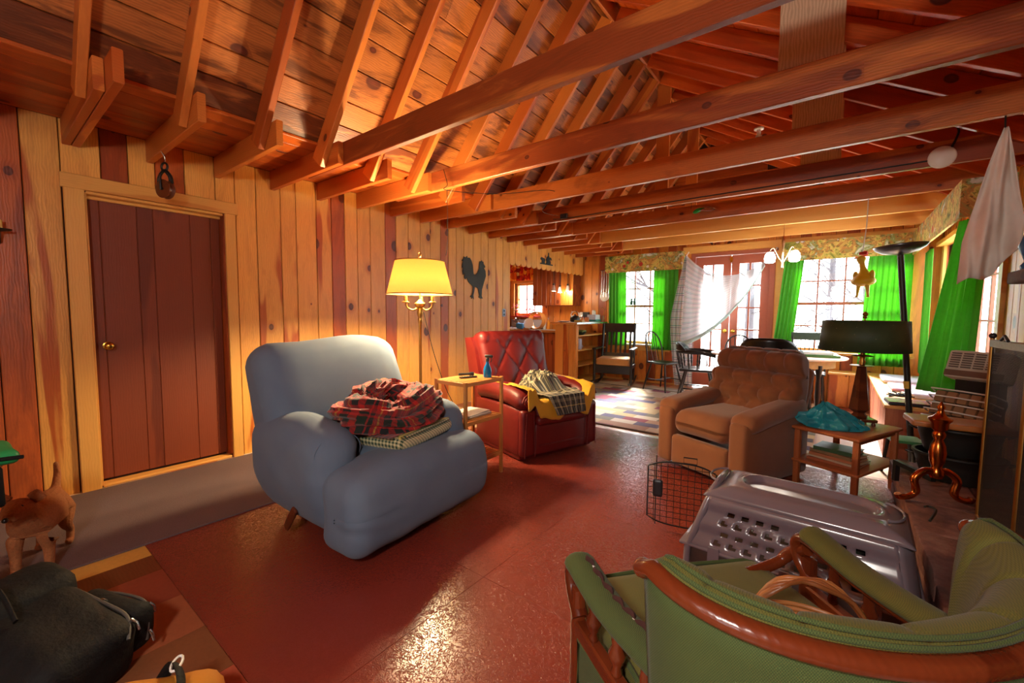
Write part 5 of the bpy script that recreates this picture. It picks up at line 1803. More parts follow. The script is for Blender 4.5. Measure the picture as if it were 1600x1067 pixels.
curtain('narrow green curtain swept aside between garden doors and wide window', (3.42, 7.5, 2.10), (3.66, 7.5, 2.10), (3.30, 7.46, .56), (3.54, 7.46, .56), 5, .02, (0, 1, 0))
curtain('green curtain at the right of the wide window behind the torchiere', (4.38, 7.5, 2.10), (4.82, 7.5, 2.10), (4.32, 7.5, .58), (4.82, 7.5, .58), 7, .02, (0, 1, 0))
curtain('far green curtain of the side window in the room corner', (4.93, 7.05, 2.06), (4.93, 7.5, 2.06), (4.90, 6.85, .56), (4.93, 7.3, .56), 5, .02, (1, 0, 0))
curtain('long near green curtain of the side window, swept towards the room', (4.86, 5.22, 2.06), (4.97, 4.90, 2.06), (4.66, 5.22, .60), (4.94, 4.88, .60), 7, .026, (.9, .45, 0))
def scene_mat():
    t = NT('countryside_print')
    o = t.obj()
    v = t.voro(t.vmath('ADD', o, t.vmath('SCALE', t.n('TexNoise', Vector=o, Scale=6.0).outputs['Color'], None) if False else o), 7.0)
    base = t.ramp(t.noise(o, 4.2, 5, .65, .8), [(.32, srgb(84, 96, 40)), (.42, srgb(150, 150, 60)), (.48, srgb(206, 186, 96)), (.54, srgb(178, 120, 60)), (.60, srgb(130, 150, 80)), (.66, srgb(206, 206, 196))])
    fm = t.math('LESS_THAN', t.voro(o, 4.2).outputs['Distance'], .17)
    c = t.mix(fm, base, srgb(176, 54, 36))
    wm = t.math('LESS_THAN', t.voro(t.vmath('ADD', o, (.3, .2, .1)), 5.5).outputs['Distance'], .14)
    c = t.mix(wm, c, srgb(214, 206, 196))
    dm = t.math('GREATER_THAN', t.noise(o, 34, 3), .6)
    c = t.mix(t.math('MULTIPLY', dm, .6), c, srgb(52, 54, 24))
    return t.out(c, .8)
M_['print'] = scene_mat()
def valance(label, boxes):
    root = thing('printed_valance', label, 'valance', (0, 0, 0), 0, 'countryside print valances')
    for b in boxes:
        MB().box(*b).build('board', M_['print'], root, None)
    return root
valance('countryside print valance over the sash window', [(.55, 1.95, 7.43, 7.45, 2.02, 2.325), (.55, .57, 7.45, 7.615, 2.02, 2.325), (1.93, 1.95, 7.45, 7.615, 2.02, 2.325)])
valance('countryside print valance over the wide window', [(3.40, 4.78, 7.43, 7.45, 2.05, 2.325), (3.40, 3.42, 7.45, 7.60, 2.05, 2.325)])
valance('countryside print valance box along the side window', [(4.80, 4.82, 4.85, 7.60, 2.04, 2.335), (4.82, 5.095, 4.85, 4.87, 2.04, 2.335)])
def hammock_mat():
    t = NT('sheer_striped_cotton')
    x, y, z = t.sep(t.uv())
    f = t.math('FRACT', t.math('MULTIPLY', y, 16))
    c = t.ramp(f, [(0, srgb(206, 212, 216)), (.45, srgb(140, 184, 184)), (.55, srgb(206, 212, 220)), (.72, srgb(124, 116, 150)), (.78, srgb(210, 214, 220))], 'CONSTANT')
    t.out(c, .8)
    tl = t.n('BsdfTranslucent'); t.put(tl.inputs['Color'], c)
    tp = t.n('BsdfTransparent')
    m1 = t.n('MixShader', Fac=.28); m2 = t.n('MixShader', Fac=.22)
    t.t.links.new(t.b.outputs[0], m1.inputs[1]); t.t.links.new(tl.outputs[0], m1.inputs[2])
    t.t.links.new(m1.outputs[0], m2.inputs[1]); t.t.links.new(tp.outputs[0], m2.inputs[2])
    out = [n for n in t.t.nodes if n.bl_idname == 'ShaderNodeOutputMaterial'][0]
    t.t.links.new(m2.outputs[0], out.inputs[0])
    return t.m
hm = thing('hammock_cloth', 'sheer striped hammock cloth slung across the garden doors', 'hammock', (0, 0, 0))
def q2(p0, p1, p2, t): return p0 * (1 - t) ** 2 + p1 * 2 * t * (1 - t) + p2 * t * t
def hammock(u, w):
    top = q2(Vector((2.05, 7.34, 2.23)), Vector((2.62, 7.24, 1.60)), Vector((3.17, 7.36, 2.06)), u)
    bot = q2(Vector((2.02, 7.30, .80)), Vector((2.72, 7.20, 1.02)), Vector((3.18, 7.36, 2.02)), u)
    p = top.lerp(bot, w)
    p.y += .06 * math.sin(w * pi) * math.sin(u * pi) * -1 + .012 * math.sin(u * 38 + w * 6)
    return p
MB().grid(hammock, 60, 30).build('sheet', hammock_mat(), hm, 70)
def hem(u, w):
    a = hammock(u, 1.0)
    return a + Vector((.0, -.03 * math.sin(w * pi) , -.085 * w * (1 - u * .6)))
MB().grid(hem, 50, 6).build('bottom_hem', M_['hamstripe'] if 'hamstripe' in M_ else plain('teal_stripe_hem', srgb(176, 206, 206), .8, var=.25, scale=50), hm, 70)
def gather(u, w):
    z = lerp(2.22, .04, w)
    wd_ = .02 + .16 * min(1, w * 2.2) - .10 * max(0, w - .6)
    return Vector((2.03 + (u - .5) * 2 * wd_ - .05 * math.sin(w * 2.4) + .10 * max(0, w - .5), 7.40 + .02 * math.sin(u * 34), z))
MB().grid(gather, 60, 20).build('gathered_end', hammock_mat(), hm, 70)
MB().tube(smooth_path([(3.17, 7.36, 2.04), (3.25, 7.45, 2.16), (3.30, 7.58, 2.28)], 4), .012, 6).build('rope', M_['white'], hm, 60)
MB().tube([(2.05, 7.34, 2.23), (2.04, 7.5, 2.3)], .01, 6).build('rope', M_['white'], hm, 60)

# wind chime and binoculars
wc = thing('wind_chime', 'silver wind chime tubes over a round disc on the far wall', 'wind chime', (.50, 7.555, 1.56), 0)
for dx, L in ((-.07, .44), (-.025, .5), (.03, .5), (.075, .44)):
    MB().lathe([(.012, 0), (.012, L)], 10, Matrix.Translation((dx, 0, .52 - L))).build('tube', M_['steel'], wc, 50)
MB().tube([(.085 * math.cos(2 * pi * i / 30), -.01, .02 + .085 * math.sin(2 * pi * i / 30)) for i in range(30)], .008, 6, closed=True).build('ring', M_['steel'], wc, 60)
MB().lathe([(.08, 0), (.08, .008)], 24, basis((1, 0, 0), (0, 0, 1), (0, -1, 0), (0, .0, .02))).build('disc', plain('etched_disc', srgb(170, 160, 150), .35, .6, var=.4), wc, 50)
MB().box(-.1, .1, -.015, .015, .52, .54).build('hanger_bar', M_['darkwood'], wc, None)
MB().tube([(0, 0, .54), (0, .02, .70)], .003, 5).build('cord', M_['wire'], wc, 60)
bn = thing('binoculars', 'small dark binoculars standing on the sash rail', 'binoculars', (1.02, Y_F + .052, 1.425), 0)
for s in (-1, 1):
    MB().lathe([(.024, 0), (.024, .045), (.018, .06), (.016, .10), (.02, .105), (.02, .12)], 12, Matrix.Translation((s * .032, -.0, 0))).build('barrel', plain('binocular_green', srgb(40, 66, 66), .5), bn, 50)
MB().box(-.03, .03, -.008, .008, .05, .075).build('bridge', M_['darkplastic'], bn, None)

# ================================================================ DINING FURNITURE
Bk = M_['black']
def leg_tube(root, a, b, r0=.014, r1=.018, name='leg', mat=None):
    a, b = Vector(a), Vector(b)
    return MB().tube([a, a.lerp(b, .3), a.lerp(b, .5), a.lerp(b, .7), b], [r0 * .75, r0, r1, r0, r0 * .9], 8).build(name, mat or Bk, root, 60)
def rocking_chair():
    root = thing('rocking_chair', 'dark slat-back rocking chair with woven seat by the bar', 'rocking chair', (1.01, 6.95, .016), R(-76))
    w = .31
    top = lambda z: -.24 - .16 * max(0, z - .42)
    for s in (-1, 1):
        MB().tube([(.26, s * w, .06), (.26, s * w, .64)], .024, 8).build('front_post', Bk, root, 60)
        MB().tube([(-.22, s * (w - .03), .06), (-.24, s * (w - .03), .42), (-.35, s * (w - .03), 1.06)], .024, 8).build('back_post', Bk, root, 60)
        MB().rbox((.56, .075, .028), .01, 5, None, Matrix.Translation((.03, s * w, .635))).build('armrest', Bk, root, 60)
        rk = [(lerp(-.48, .42, i / 12), s * (w - .01), .025 + .12 * (i / 12 - .55) ** 2 * 2) for i in range(13)]
        MB().tube(rk, .022, 8, squash=.8).build('rocker', Bk, root, 60)
        MB().plank(.48, .06, .02, .003).build('side_rail', Bk, root, None, M=basis((1, 0, 0), (0, 0, 1), (0, -1, 0), (.02, s * w, .33)))
    MB().plank(.60, .16, .024, .004).build('crest_rail', Bk, root, None, M=basis((0, 1, 0), Vector((-.17, 0, 1)).normalized(), Vector((1, 0, .17)).normalized(), (-.335, 0, .985)))
    MB().plank(.58, .07, .022, .004).build('lower_rail', Bk, root, None, M=basis((0, 1, 0), Vector((-.17, 0, 1)).normalized(), Vector((1, 0, .17)).normalized(), (-.252, 0, .50)))
    for i in range(6):
        y = lerp(-.21, .21, i / 5)
        MB().plank(.40, .038, .012, .003).build('slat', Bk, root, None, M=basis(Vector((-.17, 0, 1)).normalized(), (0, 1, 0), Vector((-1, 0, -.17)).normalized(), (-.292, y, .715)))
    MB().plank(.60, .14, .024, .004).build('front_rail', Bk, root, None, M=basis((0, 1, 0), (0, 0, 1), (1, 0, 0), (.262, 0, .285)))
    MB().rbox((.52, .56, .12), .03, 6, None, Matrix.Translation((.02, 0, .415))).build('woven_seat', fabric('rush_seat', srgb(206, 158, 92), srgb(170, 120, 60)), root, 60, label='tan woven seat pad')
    return root
rocking_chair()
def windsor(label, loc, rz, h=.95, green=False):
    root = thing('windsor_chair', label, 'chair', loc, rz, 'black spindle chairs')
    MB().rbox((.40, .42, .03), .014, 6, lambda p: Vector((p.x, p.y * (1 - .12 * (p.x < 0)), p.z)), Matrix.Translation((0, 0, .45))).build('seat', Bk, root, 60)
    for s1 in (-1, 1):
        for s2 in (-1, 1):
            leg_tube(root, (s1 * .22, s2 * .22, 0), (s1 * .13, s2 * .14, .44))
        MB().tube([(-.18, s1 * .185, .18), (.18, s1 * .185, .18)], .009, 6).build('stretcher', Bk, root, 60)
    MB().tube([(0, -.185, .18), (0, .185, .18)], .009, 6).build('stretcher', Bk, root, 60)
    bow = [(-.17 - .12 * math.sin(pi * i / 20) , .19 * math.cos(pi * i / 20) * (1.0 + .12 * math.sin(pi * i / 20)), .46 + (h - .46) * math.sin(pi * i / 20) ** .55) for i in range(21)]
    MB().tube(bow, .012, 8).build('bow', Bk, root, 60)
    for i in range(5):
        y = lerp(-.12, .12, i / 4)
        zt = .46 + (h - .46) * (1 - (y / .205) ** 2) ** .28
        MB().tube([(-.165, y * .8, .46), (-.20 - .10 * ((zt - .46) / (h - .46)), y, zt)], .007, 6).build('spindle', Bk, root, 60)
    return root
windsor('black bow-back spindle chair standing alone beside the hammock', (1.86, 6.93, .016), R(-20))
windsor('black bow-back chair on the far side of the table by the garden doors', (2.93, 7.05, .018), R(-80), .92)
def captain(label, loc, rz):
    root = thing('captain_chair', label, 'chair', (loc[0], loc[1], loc[2] + .006), rz, 'black captain chairs')
    MB().rbox((.46, .48, .036), .016, 6, None, Matrix.Translation((0, 0, .44))).build('seat', Bk, root, 60)
    for s1 in (-1, 1):
        for s2 in (-1, 1):
            leg_tube(root, (s1 * .25, s2 * .25, 0), (s1 * .15, s2 * .16, .43), .016, .021)
        MB().tube([(-.2, s1 * .2, .17), (.2, s1 * .2, .17)], .011, 6).build('stretcher', Bk, root, 60)
    arc = lambda a, k=1.0: Vector((-.02 + .27 * k * math.cos(a), .28 * k * math.sin(a), 0))
    arm = [(.24, .25, .66)] + [tuple(arc(a) + Vector((0, 0, .70))) for a in [lerp(R(75), R(285), i / 20) for i in range(21)]] + [(.24, -.25, .66)]
    MB().tube(arm, .024, 8, squash=.7).build('arm_bow', Bk, root, 60)
    def crest(u, w):
        a = lerp(R(118), R(242), u)
        e = 1 - (abs(u - .5) * 2) ** 4
        return arc(a, 1.03 + .03 * w) + Vector((0, 0, lerp(.70, .70 + .115 * e + .01, w)))
    ob = MB().grid(crest, 24, 4).build('crest', Bk, root, 60)
    ob.modifiers.new('thickness', 'SOLIDIFY').thickness = .025
    for i in range(8):
        a = lerp(R(82), R(278), i / 7)
        p0 = arc(a, .82) + Vector((0, 0, .455))
        p1 = arc(a, 1.0) + Vector((0, 0, .70))
        pts = [p0.lerp(p1, q) for q in (0, .15, .3, .4, .5, .65, .8, 1)]
        MB().tube(pts, [.009, .009, .016, .010, .016, .010, .013, .008], 8).build('spindle', Bk, root, 60)
    return root
captain('black captain chair with turned spindles at the left of the dining table', (2.50, 6.46, .016), R(10))
cc_ = captain('black captain chair at the near side of the table behind the brown recliner', (3.50, 5.36, .018), R(92))
cc_.scale = (1.06, 1.06, 1.2)
def hitch(label, loc, rz):
    root = thing('dining_chair', label, 'chair', loc, rz)
    MB().rbox((.40, .42, .03), .014, 5, None, Matrix.Translation((0, 0, .45))).build('seat', Bk, root, 60)
    for s1 in (-1, 1):
        for s2 in (-1, 1):
            leg_tube(root, (s1 * .19, s2 * .2, 0), (s1 * .16, s2 * .17, .44))
    for s in (-1, 1):
        MB().tube([(-.18, s * .19, .46), (-.25, s * .20, .98)], .013, 8).build('back_post', Bk, root, 60)
    MB().rbox((.024, .44, .11), .008, 4, None, Matrix.Translation((-.245, 0, .945))).build('crest_rail', plain('stencilled_black_green', srgb(36, 60, 46), .4, var=.4, scale=40), root, 60)
    MB().rbox((.02, .38, .03), .008, 4, None, Matrix.Translation((-.215, 0, .66))).build('mid_rail', Bk, root, 60)
    for i in range(7):
        y = lerp(-.15, .15, i / 6)
        MB().tube([(-.215, y, .66), (-.24, y, .90)], .006, 6).build('spindle', Bk, root, 60)
    return root
hitch('black chair with stencilled top rail in front of the wide window', (3.78, 7.02, .016), R(-90))
def dining_table():
    root = thing('dining_table', 'oval dining table with pale glossy top', 'table', (3.47, 6.28, .014), R(8))
    t = NT('pale_varnished_top')
    T = t.out(t.mix(t.noise(t.obj(), 8, 3), srgb(206, 176, 150), srgb(226, 204, 184)), .16, spec=.6)
    MB().lathe([(.70, .715), (.735, .722), (.74, .735), (.73, .742)], 56, None, 1.0, .82).build('table_top', T, root, 40)
    MB().lathe([(.62, .62), (.62, .714)], 48, None, 1.0, .80).build('apron', M_['oldbrass'] if False else plain('aged_gold_apron', srgb(170, 130, 70), .35, .3, var=.3), root, 40)
    for s1 in (-1, 1):
        for s2 in (-1, 1):
            MB().lathe([(.018, 0), (.026, .10), (.02, .14), (.03, .30), (.022, .5), (.034, .6), (.034, .66)], 12, Matrix.Translation((s1 * .42, s2 * .34, 0))).build('leg', Bk, root, 50)
    return root
dining_table()
ZT = .757
o = MB().lathe([(.10, 0), (.15, .003), (.155, .006), (.001, .006)], 28).build('pink_placemat', plain('pink_mat', srgb(214, 120, 130), .6), None, 50)
o.location = (3.02, 6.18, ZT); tag(o, 'round pink placemat at the left of the table', 'placemat')
gb = thing('board_game', 'flat white-lidded game box on the dining table', 'box', (3.88, 6.30, ZT + .031), R(12))
MB().box(-.20, .16, -.13, .13, 0, .03).build('lid', M_['white'], gb, None)
gb2 = thing('puzzle_box', 'green picture box under the white box on the table', 'box', (3.90, 6.30, ZT), R(8))
MB().box(-.21, .21, -.15, .15, 0, .03).build('carton', plain('green_picture', srgb(80, 120, 60), .5, var=.5, scale=16), gb2, None)
# chandelier on the tie beam
ch = thing('chandelier', 'nickel chandelier with lit white globes over the dining table', 'lamp', (3.52, 6.045, 2.34), 0)
MB().tube([(0, 0, .0), (0, 0, -.14)], .004, 6).build('chain', M_['nickel'], ch, 60)
MB().lathe([(.004, -.53), (.018, -.51), (.012, -.49), (.01, -.30), (.02, -.2), (.012, -.14), (.004, -.13)], 14).build('stem', M_['nickel'], ch, 50)
t = NT('lit_opal_globe')
t.b.inputs['Emission Color'].default_value = (1, .93, .8, 1)
t.b.inputs['Emission Strength'].default_value = 26.0
gm = t.out((1, .97, .9, 1), .4)
for k, a in enumerate((R(205), R(-30))):
    d = Vector((math.cos(a), math.sin(a), 0))
    MB().tube(smooth_path([(0, 0, -.47), d * .05 + Vector((0, 0, -.38)), d * .10 + Vector((0, 0, -.28)), d * .14 + Vector((0, 0, -.30)), d * .14 + Vector((0, 0, -.33))], 5), .006, 8).build('arm', M_['nickel'], ch, 60)
    MB().lathe([(.03, 0), (.052, -.03), (.06, -.07), (.052, -.115), (.035, -.125)], 20, Matrix.Translation(d * .14 + Vector((0, 0, -.33)))).build('globe', gm, ch, 50)
# window benches
def bench(name, label, x0, x1, y0, y1, h, faces, mat):
    root = thing(name, label, 'bench', (0, 0, 0))
    MB().box(x0 + .02, x1 - .001, y0 + .02, y1 - .001, 0, h - .025).build('carcass', mat, root, None)
    MB().box(x0 - .01, x1 - .001, y0 - .01, y1 - .001, h - .025, h).build('seat_board', M_['trim'], root, None)
    if 'y' in faces:
        for a, b in split_run(x0, x1, .16, .22): vboard(root, mat, 'x', y0, a, b, 0.01, h - .026, name='front_board')
    if 'x' in faces:
        for a, b in split_run(y0, y1, .12, .16): vboard(root, mat, 'y', x0 + .02, a, b, 0.01, h - .026, name='side_board')
    return root
bench('window_bench', 'long reddish wooden window bench along the side window', 4.45, 5.09, 4.93, 7.24, .47, 'xy', M_['chest'])
bench('corner_bench', 'golden pine bench under the wide window', 4.02, 5.09, 7.26, 7.61, .47, 'y', M_['pine_far'])
# ================================================================ THINGS ON THE BENCH
ZQ = .4705
lp = thing('laptop', 'closed black and maroon laptop on the near end of the bench', 'laptop', (4.63, 5.10, ZQ), R(4))
MB().rbox((.34, .25, .022), .006, 4, None, Matrix.Translation((0, 0, .011))).build('body', M_['darkplastic'], lp, 50)
MB().rbox((.335, .245, .008), .003, 4, None, Matrix.Translation((0, 0, .026))).build('lid', plain('maroon_lid', srgb(96, 36, 50), .25), lp, 50)
cb = thing('cable_bundle', 'tangle of black cables on the bench behind the laptop', 'cables', (4.58, 5.42, ZQ), 0)
rr = random.Random(4)
for k in range(5):
    pts = [(rr.uniform(-.1, .1), rr.uniform(-.09, .09), .01 + rr.uniform(0, .05)) for _ in range(6)]
    MB().tube(smooth_path(pts, 5), .006, 6).build('cable', M_['wire'], cb, 60)
o = MB().rbox((.46, .62, .05), .022, 8, dispfn(6, .006), Matrix.Translation((0, 0, .025))).build('seat_pad', plain('pale_blue_pad', srgb(186, 190, 206), .8, var=.2, scale=8), None, 70)
o.location = (4.76, 6.80, ZQ); tag(o, 'pale blue seat pad at the far end of the bench', 'cushion')
o = MB().rbox((.44, .5, .035), .016, 8, dispfn(6, .006, 3), Matrix.Translation((0, 0, .0175))).build('folded_quilt', plain('mauve_print_quilt', srgb(150, 110, 130), .85, var=.5, scale=14), None, 70)
o.location = (4.78, 6.12, ZQ); tag(o, 'folded mauve print quilt in the middle of the bench', 'quilt')
o = MB().rbox((.26, .30, .05), .012, 5, dispfn(9, .01), Matrix.Translation((0, 0, .025))).build('paper_pile', plain('purple_white_paper', srgb(190, 176, 206), .6, var=.3, scale=20), None, 70)
o.location = (4.80, 5.62, ZQ); tag(o, 'loose pile of white and purple papers on the bench', 'papers')
# ================================================================ HEARTH AND FIREPLACE
def stone_mat():
    t = NT('rough_red_sandstone')
    o = t.vmath('ADD', t.obj(), t.comb(t.math('MULTIPLY', t.rand(), 9.0), 0.0, t.math('MULTIPLY', t.rand(), 5.0)))
    c = t.ramp(t.noise(o, 9, 6, .65), [(.3, srgb(84, 50, 42)), (.5, srgb(128, 82, 70)), (.7, srgb(150, 110, 98))])
    t.bump(t.noise(o, 26, 6, .7), .8, .02)
    return t.out(c, .7)
M_['stone'] = stone_mat()
hearth = struct(MB().box(4.50, 5.09, 1.2, 3.95, 0, .20).build('floor_hearth', plain('mortar', srgb(80, 62, 56), .9), smooth=None), 'raised fireplace hearth of red sandstone slabs')
def stone(parent, x0, x1, y0, y1, z0, z1, seed, j=.02):
    rr = random.Random(seed)
    def f(p):
        n_ = noise.noise_vector(Vector((p.x * 7 + seed, p.y * 7, p.z * 9)))
        return p + n_ * j * .7
    c = Vector(((x0 + x1) / 2, (y0 + y1) / 2, (z0 + z1) / 2))
    return MB().rbox((x1 - x0 - .006, y1 - y0 - .006, z1 - z0 - .004), .012, 6, f).build('stone', M_['stone'], parent, 35, M=Matrix.Translation(c))
y = 1.3
sd = 1
while y < 3.9:
    w = rnd.uniform(.42, .62)
    y2 = min(3.95, y + w)
    if 3.95 - y2 < .2: y2 = 3.95
    stone(hearth, 4.41, 4.74, y, y2, .17, .252, sd, .016)
    stone(hearth, 4.74, 5.08, y + .12, min(y2 + .12, 3.95), .17, .25, sd + 40, .012)
    y = y2
    sd += 1
y = 1.3
while y < 3.9:
    w = rnd.uniform(.28, .4)
    y2 = min(3.95, y + w)
    if 3.95 - y2 < .15: y2 = 3.95
    stone(hearth, 4.43, 4.52, y, y2, .002, .10, sd + 80, .014)
    stone(hearth, 4.425, 4.53, y + .1, min(3.95, y2 + .1), .10, .172, sd + 120, .014)
    y = y2
    sd += 1
chim = croot('wall_chimney', 'stone chimney breast with mantel')
zc = .252
row = 0
while zc < 2.4:
    y = 1.25 + (.2 if row % 2 else 0)
    while y < 2.9:
        y2 = min(2.95, y + rnd.uniform(.3, .5))
        if 2.95 - y2 < .12: y2 = 2.95
        if not (zc < 1.1 and y > 1.35 and y2 < 2.75):
            stone(chim, 4.94, 5.085, y, y2, zc, zc + .19, sd, .015)
        sd += 1
        y = y2
    zc += .19
    row += 1
MB().box(4.99, 5.085, 1.25, 2.95, .25, 2.4).build('firebox_back', M_['backing'], chim, None)
mt = thing('mantel_shelf', 'rough dark timber mantel shelf on the chimney', 'shelf', (0, 0, 0))
MB().rbox((.24, 1.85, .06), .012, 8, dispfn(9, .01), Matrix.Translation((4.84, 2.20, 1.445))).build('plank', wood('rough_dark_timber', srgb(96, 60, 38), srgb(70, 40, 24), heart=.4, knots=.3, rough=.85, stain=.5), mt, 50)
pc = thing('peacock_figurine', 'painted blue and green peacock figurine on the mantel end', 'figurine', (4.78, 3.07, 1.478), R(200))
MB().lathe([(.03, 0), (.035, .02), (.02, .04), (.03, .07), (.045, .11), (.03, .16), (.014, .2), (.018, .225), (.006, .25)], 14).build('bird_body', plain('glazed_blue', srgb(40, 90, 130), .25, var=.5, scale=30), pc, 50)
def tailf(u, w):
    a = lerp(-.9, .9, u)
    r_ = .05 + .09 * w
    return Vector((-.03 - .05 * w, r_ * math.sin(a), .12 + r_ * math.cos(a) - .1 * (1 - w)))
ob = MB().grid(tailf, 14, 5).build('tail', plain('glazed_green', srgb(90, 150, 130), .3, var=.6, scale=40), pc, 60)
ob.modifiers.new('thickness', 'SOLIDIFY').thickness = .008
# fire screen
fs = thing('fire_screen', 'tall dark mesh fire screen with brass frame on the hearth', 'fire screen', (4.655, 2.95, .256), 0)
def mesh_mat():
    t = NT('black_wire_mesh')
    x, y, z = t.sep(t.obj())
    a = t.math('SINE', t.math('MULTIPLY', t.math('ADD', y, z), 900))
    b = t.math('SINE', t.math('MULTIPLY', t.math('SUBTRACT', y, z), 900))
    w = t.math('MAXIMUM', t.math('GREATER_THAN', a, -.45), t.math('GREATER_THAN', b, -.45))
    return t.out(srgb(34, 33, 34), .75, .0, spec=.2, Alpha=w)
MM = mesh_mat()
for k, (y0, y1, xo0, xo1) in enumerate(((0, -.42, 0, .02), (-.42, -.84, .02, .02), (-.84, -1.25, .02, .09))):
    p = bpy.data.objects.new('screen_panel', None)
    col.objects.link(p); p.parent = fs
    H = .89
    ob = MB()
    ob.v += [(xo0, y0, .03), (xo1, y1, .03), (xo1, y1, H), (xo0, y0, H)]
    ob.f.append((0, 1, 2, 3))
    ob.build('wire_mesh', MM, p, None)
    MB().tube([(xo0, y0 - .006, 0), (xo0, y0 - .006, H + .01)], .008, 8).build('frame_post', M_['oldbrass'], p, 60)
    MB().tube([(xo1, y1 + .006, 0), (xo1, y1 + .006, H + .01)], .008, 8).build('frame_post', M_['oldbrass'], p, 60)
    d = Vector((xo1 - xo0, y1 - y0, 0)); d.normalize()
    MB().plank(.40, .035, .02, .004).build('frame_rail', plain('ornate_rail%d' % k, srgb(150, 132, 96), .4, .8, var=.4, scale=90), p, None, M=basis(tuple(d), (0, 0, 1), tuple(d.cross(Vector((0, 0, 1)))), ((xo0 + xo1) / 2, (y0 + y1) / 2, H - .012)))
    MB().plank(.40, .03, .02, .004).build('frame_rail', M_['oldbrass'], p, None, M=basis(tuple(d), (0, 0, 1), tuple(d.cross(Vector((0, 0, 1)))), ((xo0 + xo1) / 2, (y0 + y1) / 2, .03)))
    MB().sphere((xo0, y0 - .008, H + .022), .014, 10, 6).build('finial', M_['blackmetal'], p, 60)
    MB().tube([(xo0 - .005, (y0 + y1) / 2 - .05, H + .008), (xo0 - .005, (y0 + y1) / 2, H + .028), (xo0 - .005, (y0 + y1) / 2 + .05, H + .008)], .006, 6).build('handle', M_['blackmetal'], p, 60)
# andiron
an = thing('andiron', 'turned copper andiron with curled feet on the hearth', 'andiron', (4.535, 3.16, .257), R(-62))
Cp = M_['copper']
MB().lathe([(.026, .13), (.034, .15), (.03, .17), (.02, .19), (.032, .22), (.036, .27), (.03, .31), (.018, .34), (.026, .355), (.028, .37), (.02, .385), (.034, .40), (.036, .43), (.048, .445), (.05, .455), (.03, .465), (.018, .48), (.012, .50), (.018, .515), (.01, .53), (.003, .545)], 18).build('column', Cp, an, 50)
for s in (-1, 1):
    MB().tube(smooth_path([(0, 0, .155), (0, s * .05, .165), (0, s * .10, .12), (0, s * .09, .05), (0, s * .12, .018), (0, s * .165, .012), (0, s * .175, .028)], 6), [.019] * 20 + [.016] * 17, 10).build('curled_foot', Cp, an, 60)
MB().box(-.30, -.015, -.012, .012, .10, .125).build('log_bar', M_['blackmetal'], an, None)
MB().box(-.30, -.275, -.012, .012, .0, .10).build('rear_foot', M_['blackmetal'], an, None)
pk = thing('fire_poker', 'short black iron hook lying on the hearth stones', 'poker', (4.50, 2.90, .262), R(75))
MB().tube(smooth_path([(-.10, 0, .006), (.05, 0, .006), (.10, .01, .006), (.11, .035, .006), (.09, .045, .006)], 5), .006, 6).build('rod', M_['blackmetal'], pk, 60)
# black tubs with a board on top
def tub(label, z, y_, x_, r_):
    p = thing('black_tub', label, 'tub', (x_, y_, z), 0)
    MB().lathe([(r_ * .8, 0), (r_ * .95, .10), (r_, .145), (r_ * 1.05, .15), (r_ * 1.05, .16), (r_ * .97, .16), (r_ * .9, .1), (r_ * .75, .012), (.002, .01)], 36, None, 1.0, .85).build('shell', M_['blackmetal'], p, 50)
    for s in (-1, 1):
        MB().tube([(s * r_ * 1.02, -.04, .13), (s * (r_ * 1.02 + .03), 0, .135), (s * r_ * 1.02, .04, .13)], .006, 6).build('handle', M_['blackmetal'], p, 60)
tub('lower black oval iron tub on the far end of the hearth', .256, 3.68, 4.70, .20)
tub('upper black oval iron tub stacked under the rough board', .418, 3.70, 4.70, .19)
o = MB().rbox((.44, .26, .035), .008, 6, dispfn(11, .012), Matrix.Translation((0, 0, .0175))).build('rough_board', M_['bamboo'], None, 40)
o.location = (4.68, 3.68, .581); o.rotation_euler = (0, 0, R(4))
tag(o, 'rough split firewood board lying across the black tubs', 'board')
# heaters
ht = thing('radiant_heater', 'old radiant heater with brown ceramic and white wire guard', 'heater', (4.77, 4.16, 0), R(-128))
Hm = Matrix.Translation((0, 0, .60)) @ Matrix.Rotation(R(-24), 4, 'Y')
MB().rbox((.10, .36, .30), .03, 5, None, Hm @ Matrix.Translation((-.06, 0, 0))).build('case', M_['blackmetal'], ht, 50)
for i in range(5):
    for j in range(3):
        MB().rbox((.03, .055, .08), .006, 3, None, Hm @ Matrix.Translation((.0, -.13 + i * .065, -.09 + j * .09))).build('ceramic_block', plain('brown_ceramic', srgb(150, 110, 76), .7) if 'cer' not in M_ else M_['cer'], ht, 50)
for k in range(6):
    z = -.13 + k * .052
    MB().tube([Hm @ Vector(q) for q in ((-.03, -.19, z), (.05, -.17, z), (.06, 0, z), (.05, .17, z), (-.03, .19, z))], .005, 6).build('guard_wire', M_['white'], ht, 60)
for s in (-1, 1):
    MB().box(-.10, .04, s * .15 - .012, s * .15 + .012, .0, .47).build('stand_leg', M_['blackmetal'], ht, None)
ac = thing('louvred_heater', 'beige louvred electric heater tilted above the wire guard', 'heater', (4.90, 4.40, .0), R(-128))
Am = Matrix.Translation((0, 0, .895)) @ Matrix.Rotation(R(-18), 4, 'Y')
Be = plain('beige_enamel', srgb(206, 196, 180), .4, var=.06)
MB().rbox((.12, .34, .21), .02, 5, None, Am).build('case', Be, ht if False else ac, 50)
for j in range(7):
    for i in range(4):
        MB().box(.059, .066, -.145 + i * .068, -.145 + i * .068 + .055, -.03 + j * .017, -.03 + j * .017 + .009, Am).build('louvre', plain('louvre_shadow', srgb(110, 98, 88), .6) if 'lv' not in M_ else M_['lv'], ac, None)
MB().box(.058, .067, -.16, .16, -.092, -.05, Am).build('lower_strip', plain('brown_strip', srgb(120, 90, 76), .5), ac, None)
MB().box(-.05, .03, -.12, .12, 0, .80).build('pedestal', M_['blackmetal'], ac, None)
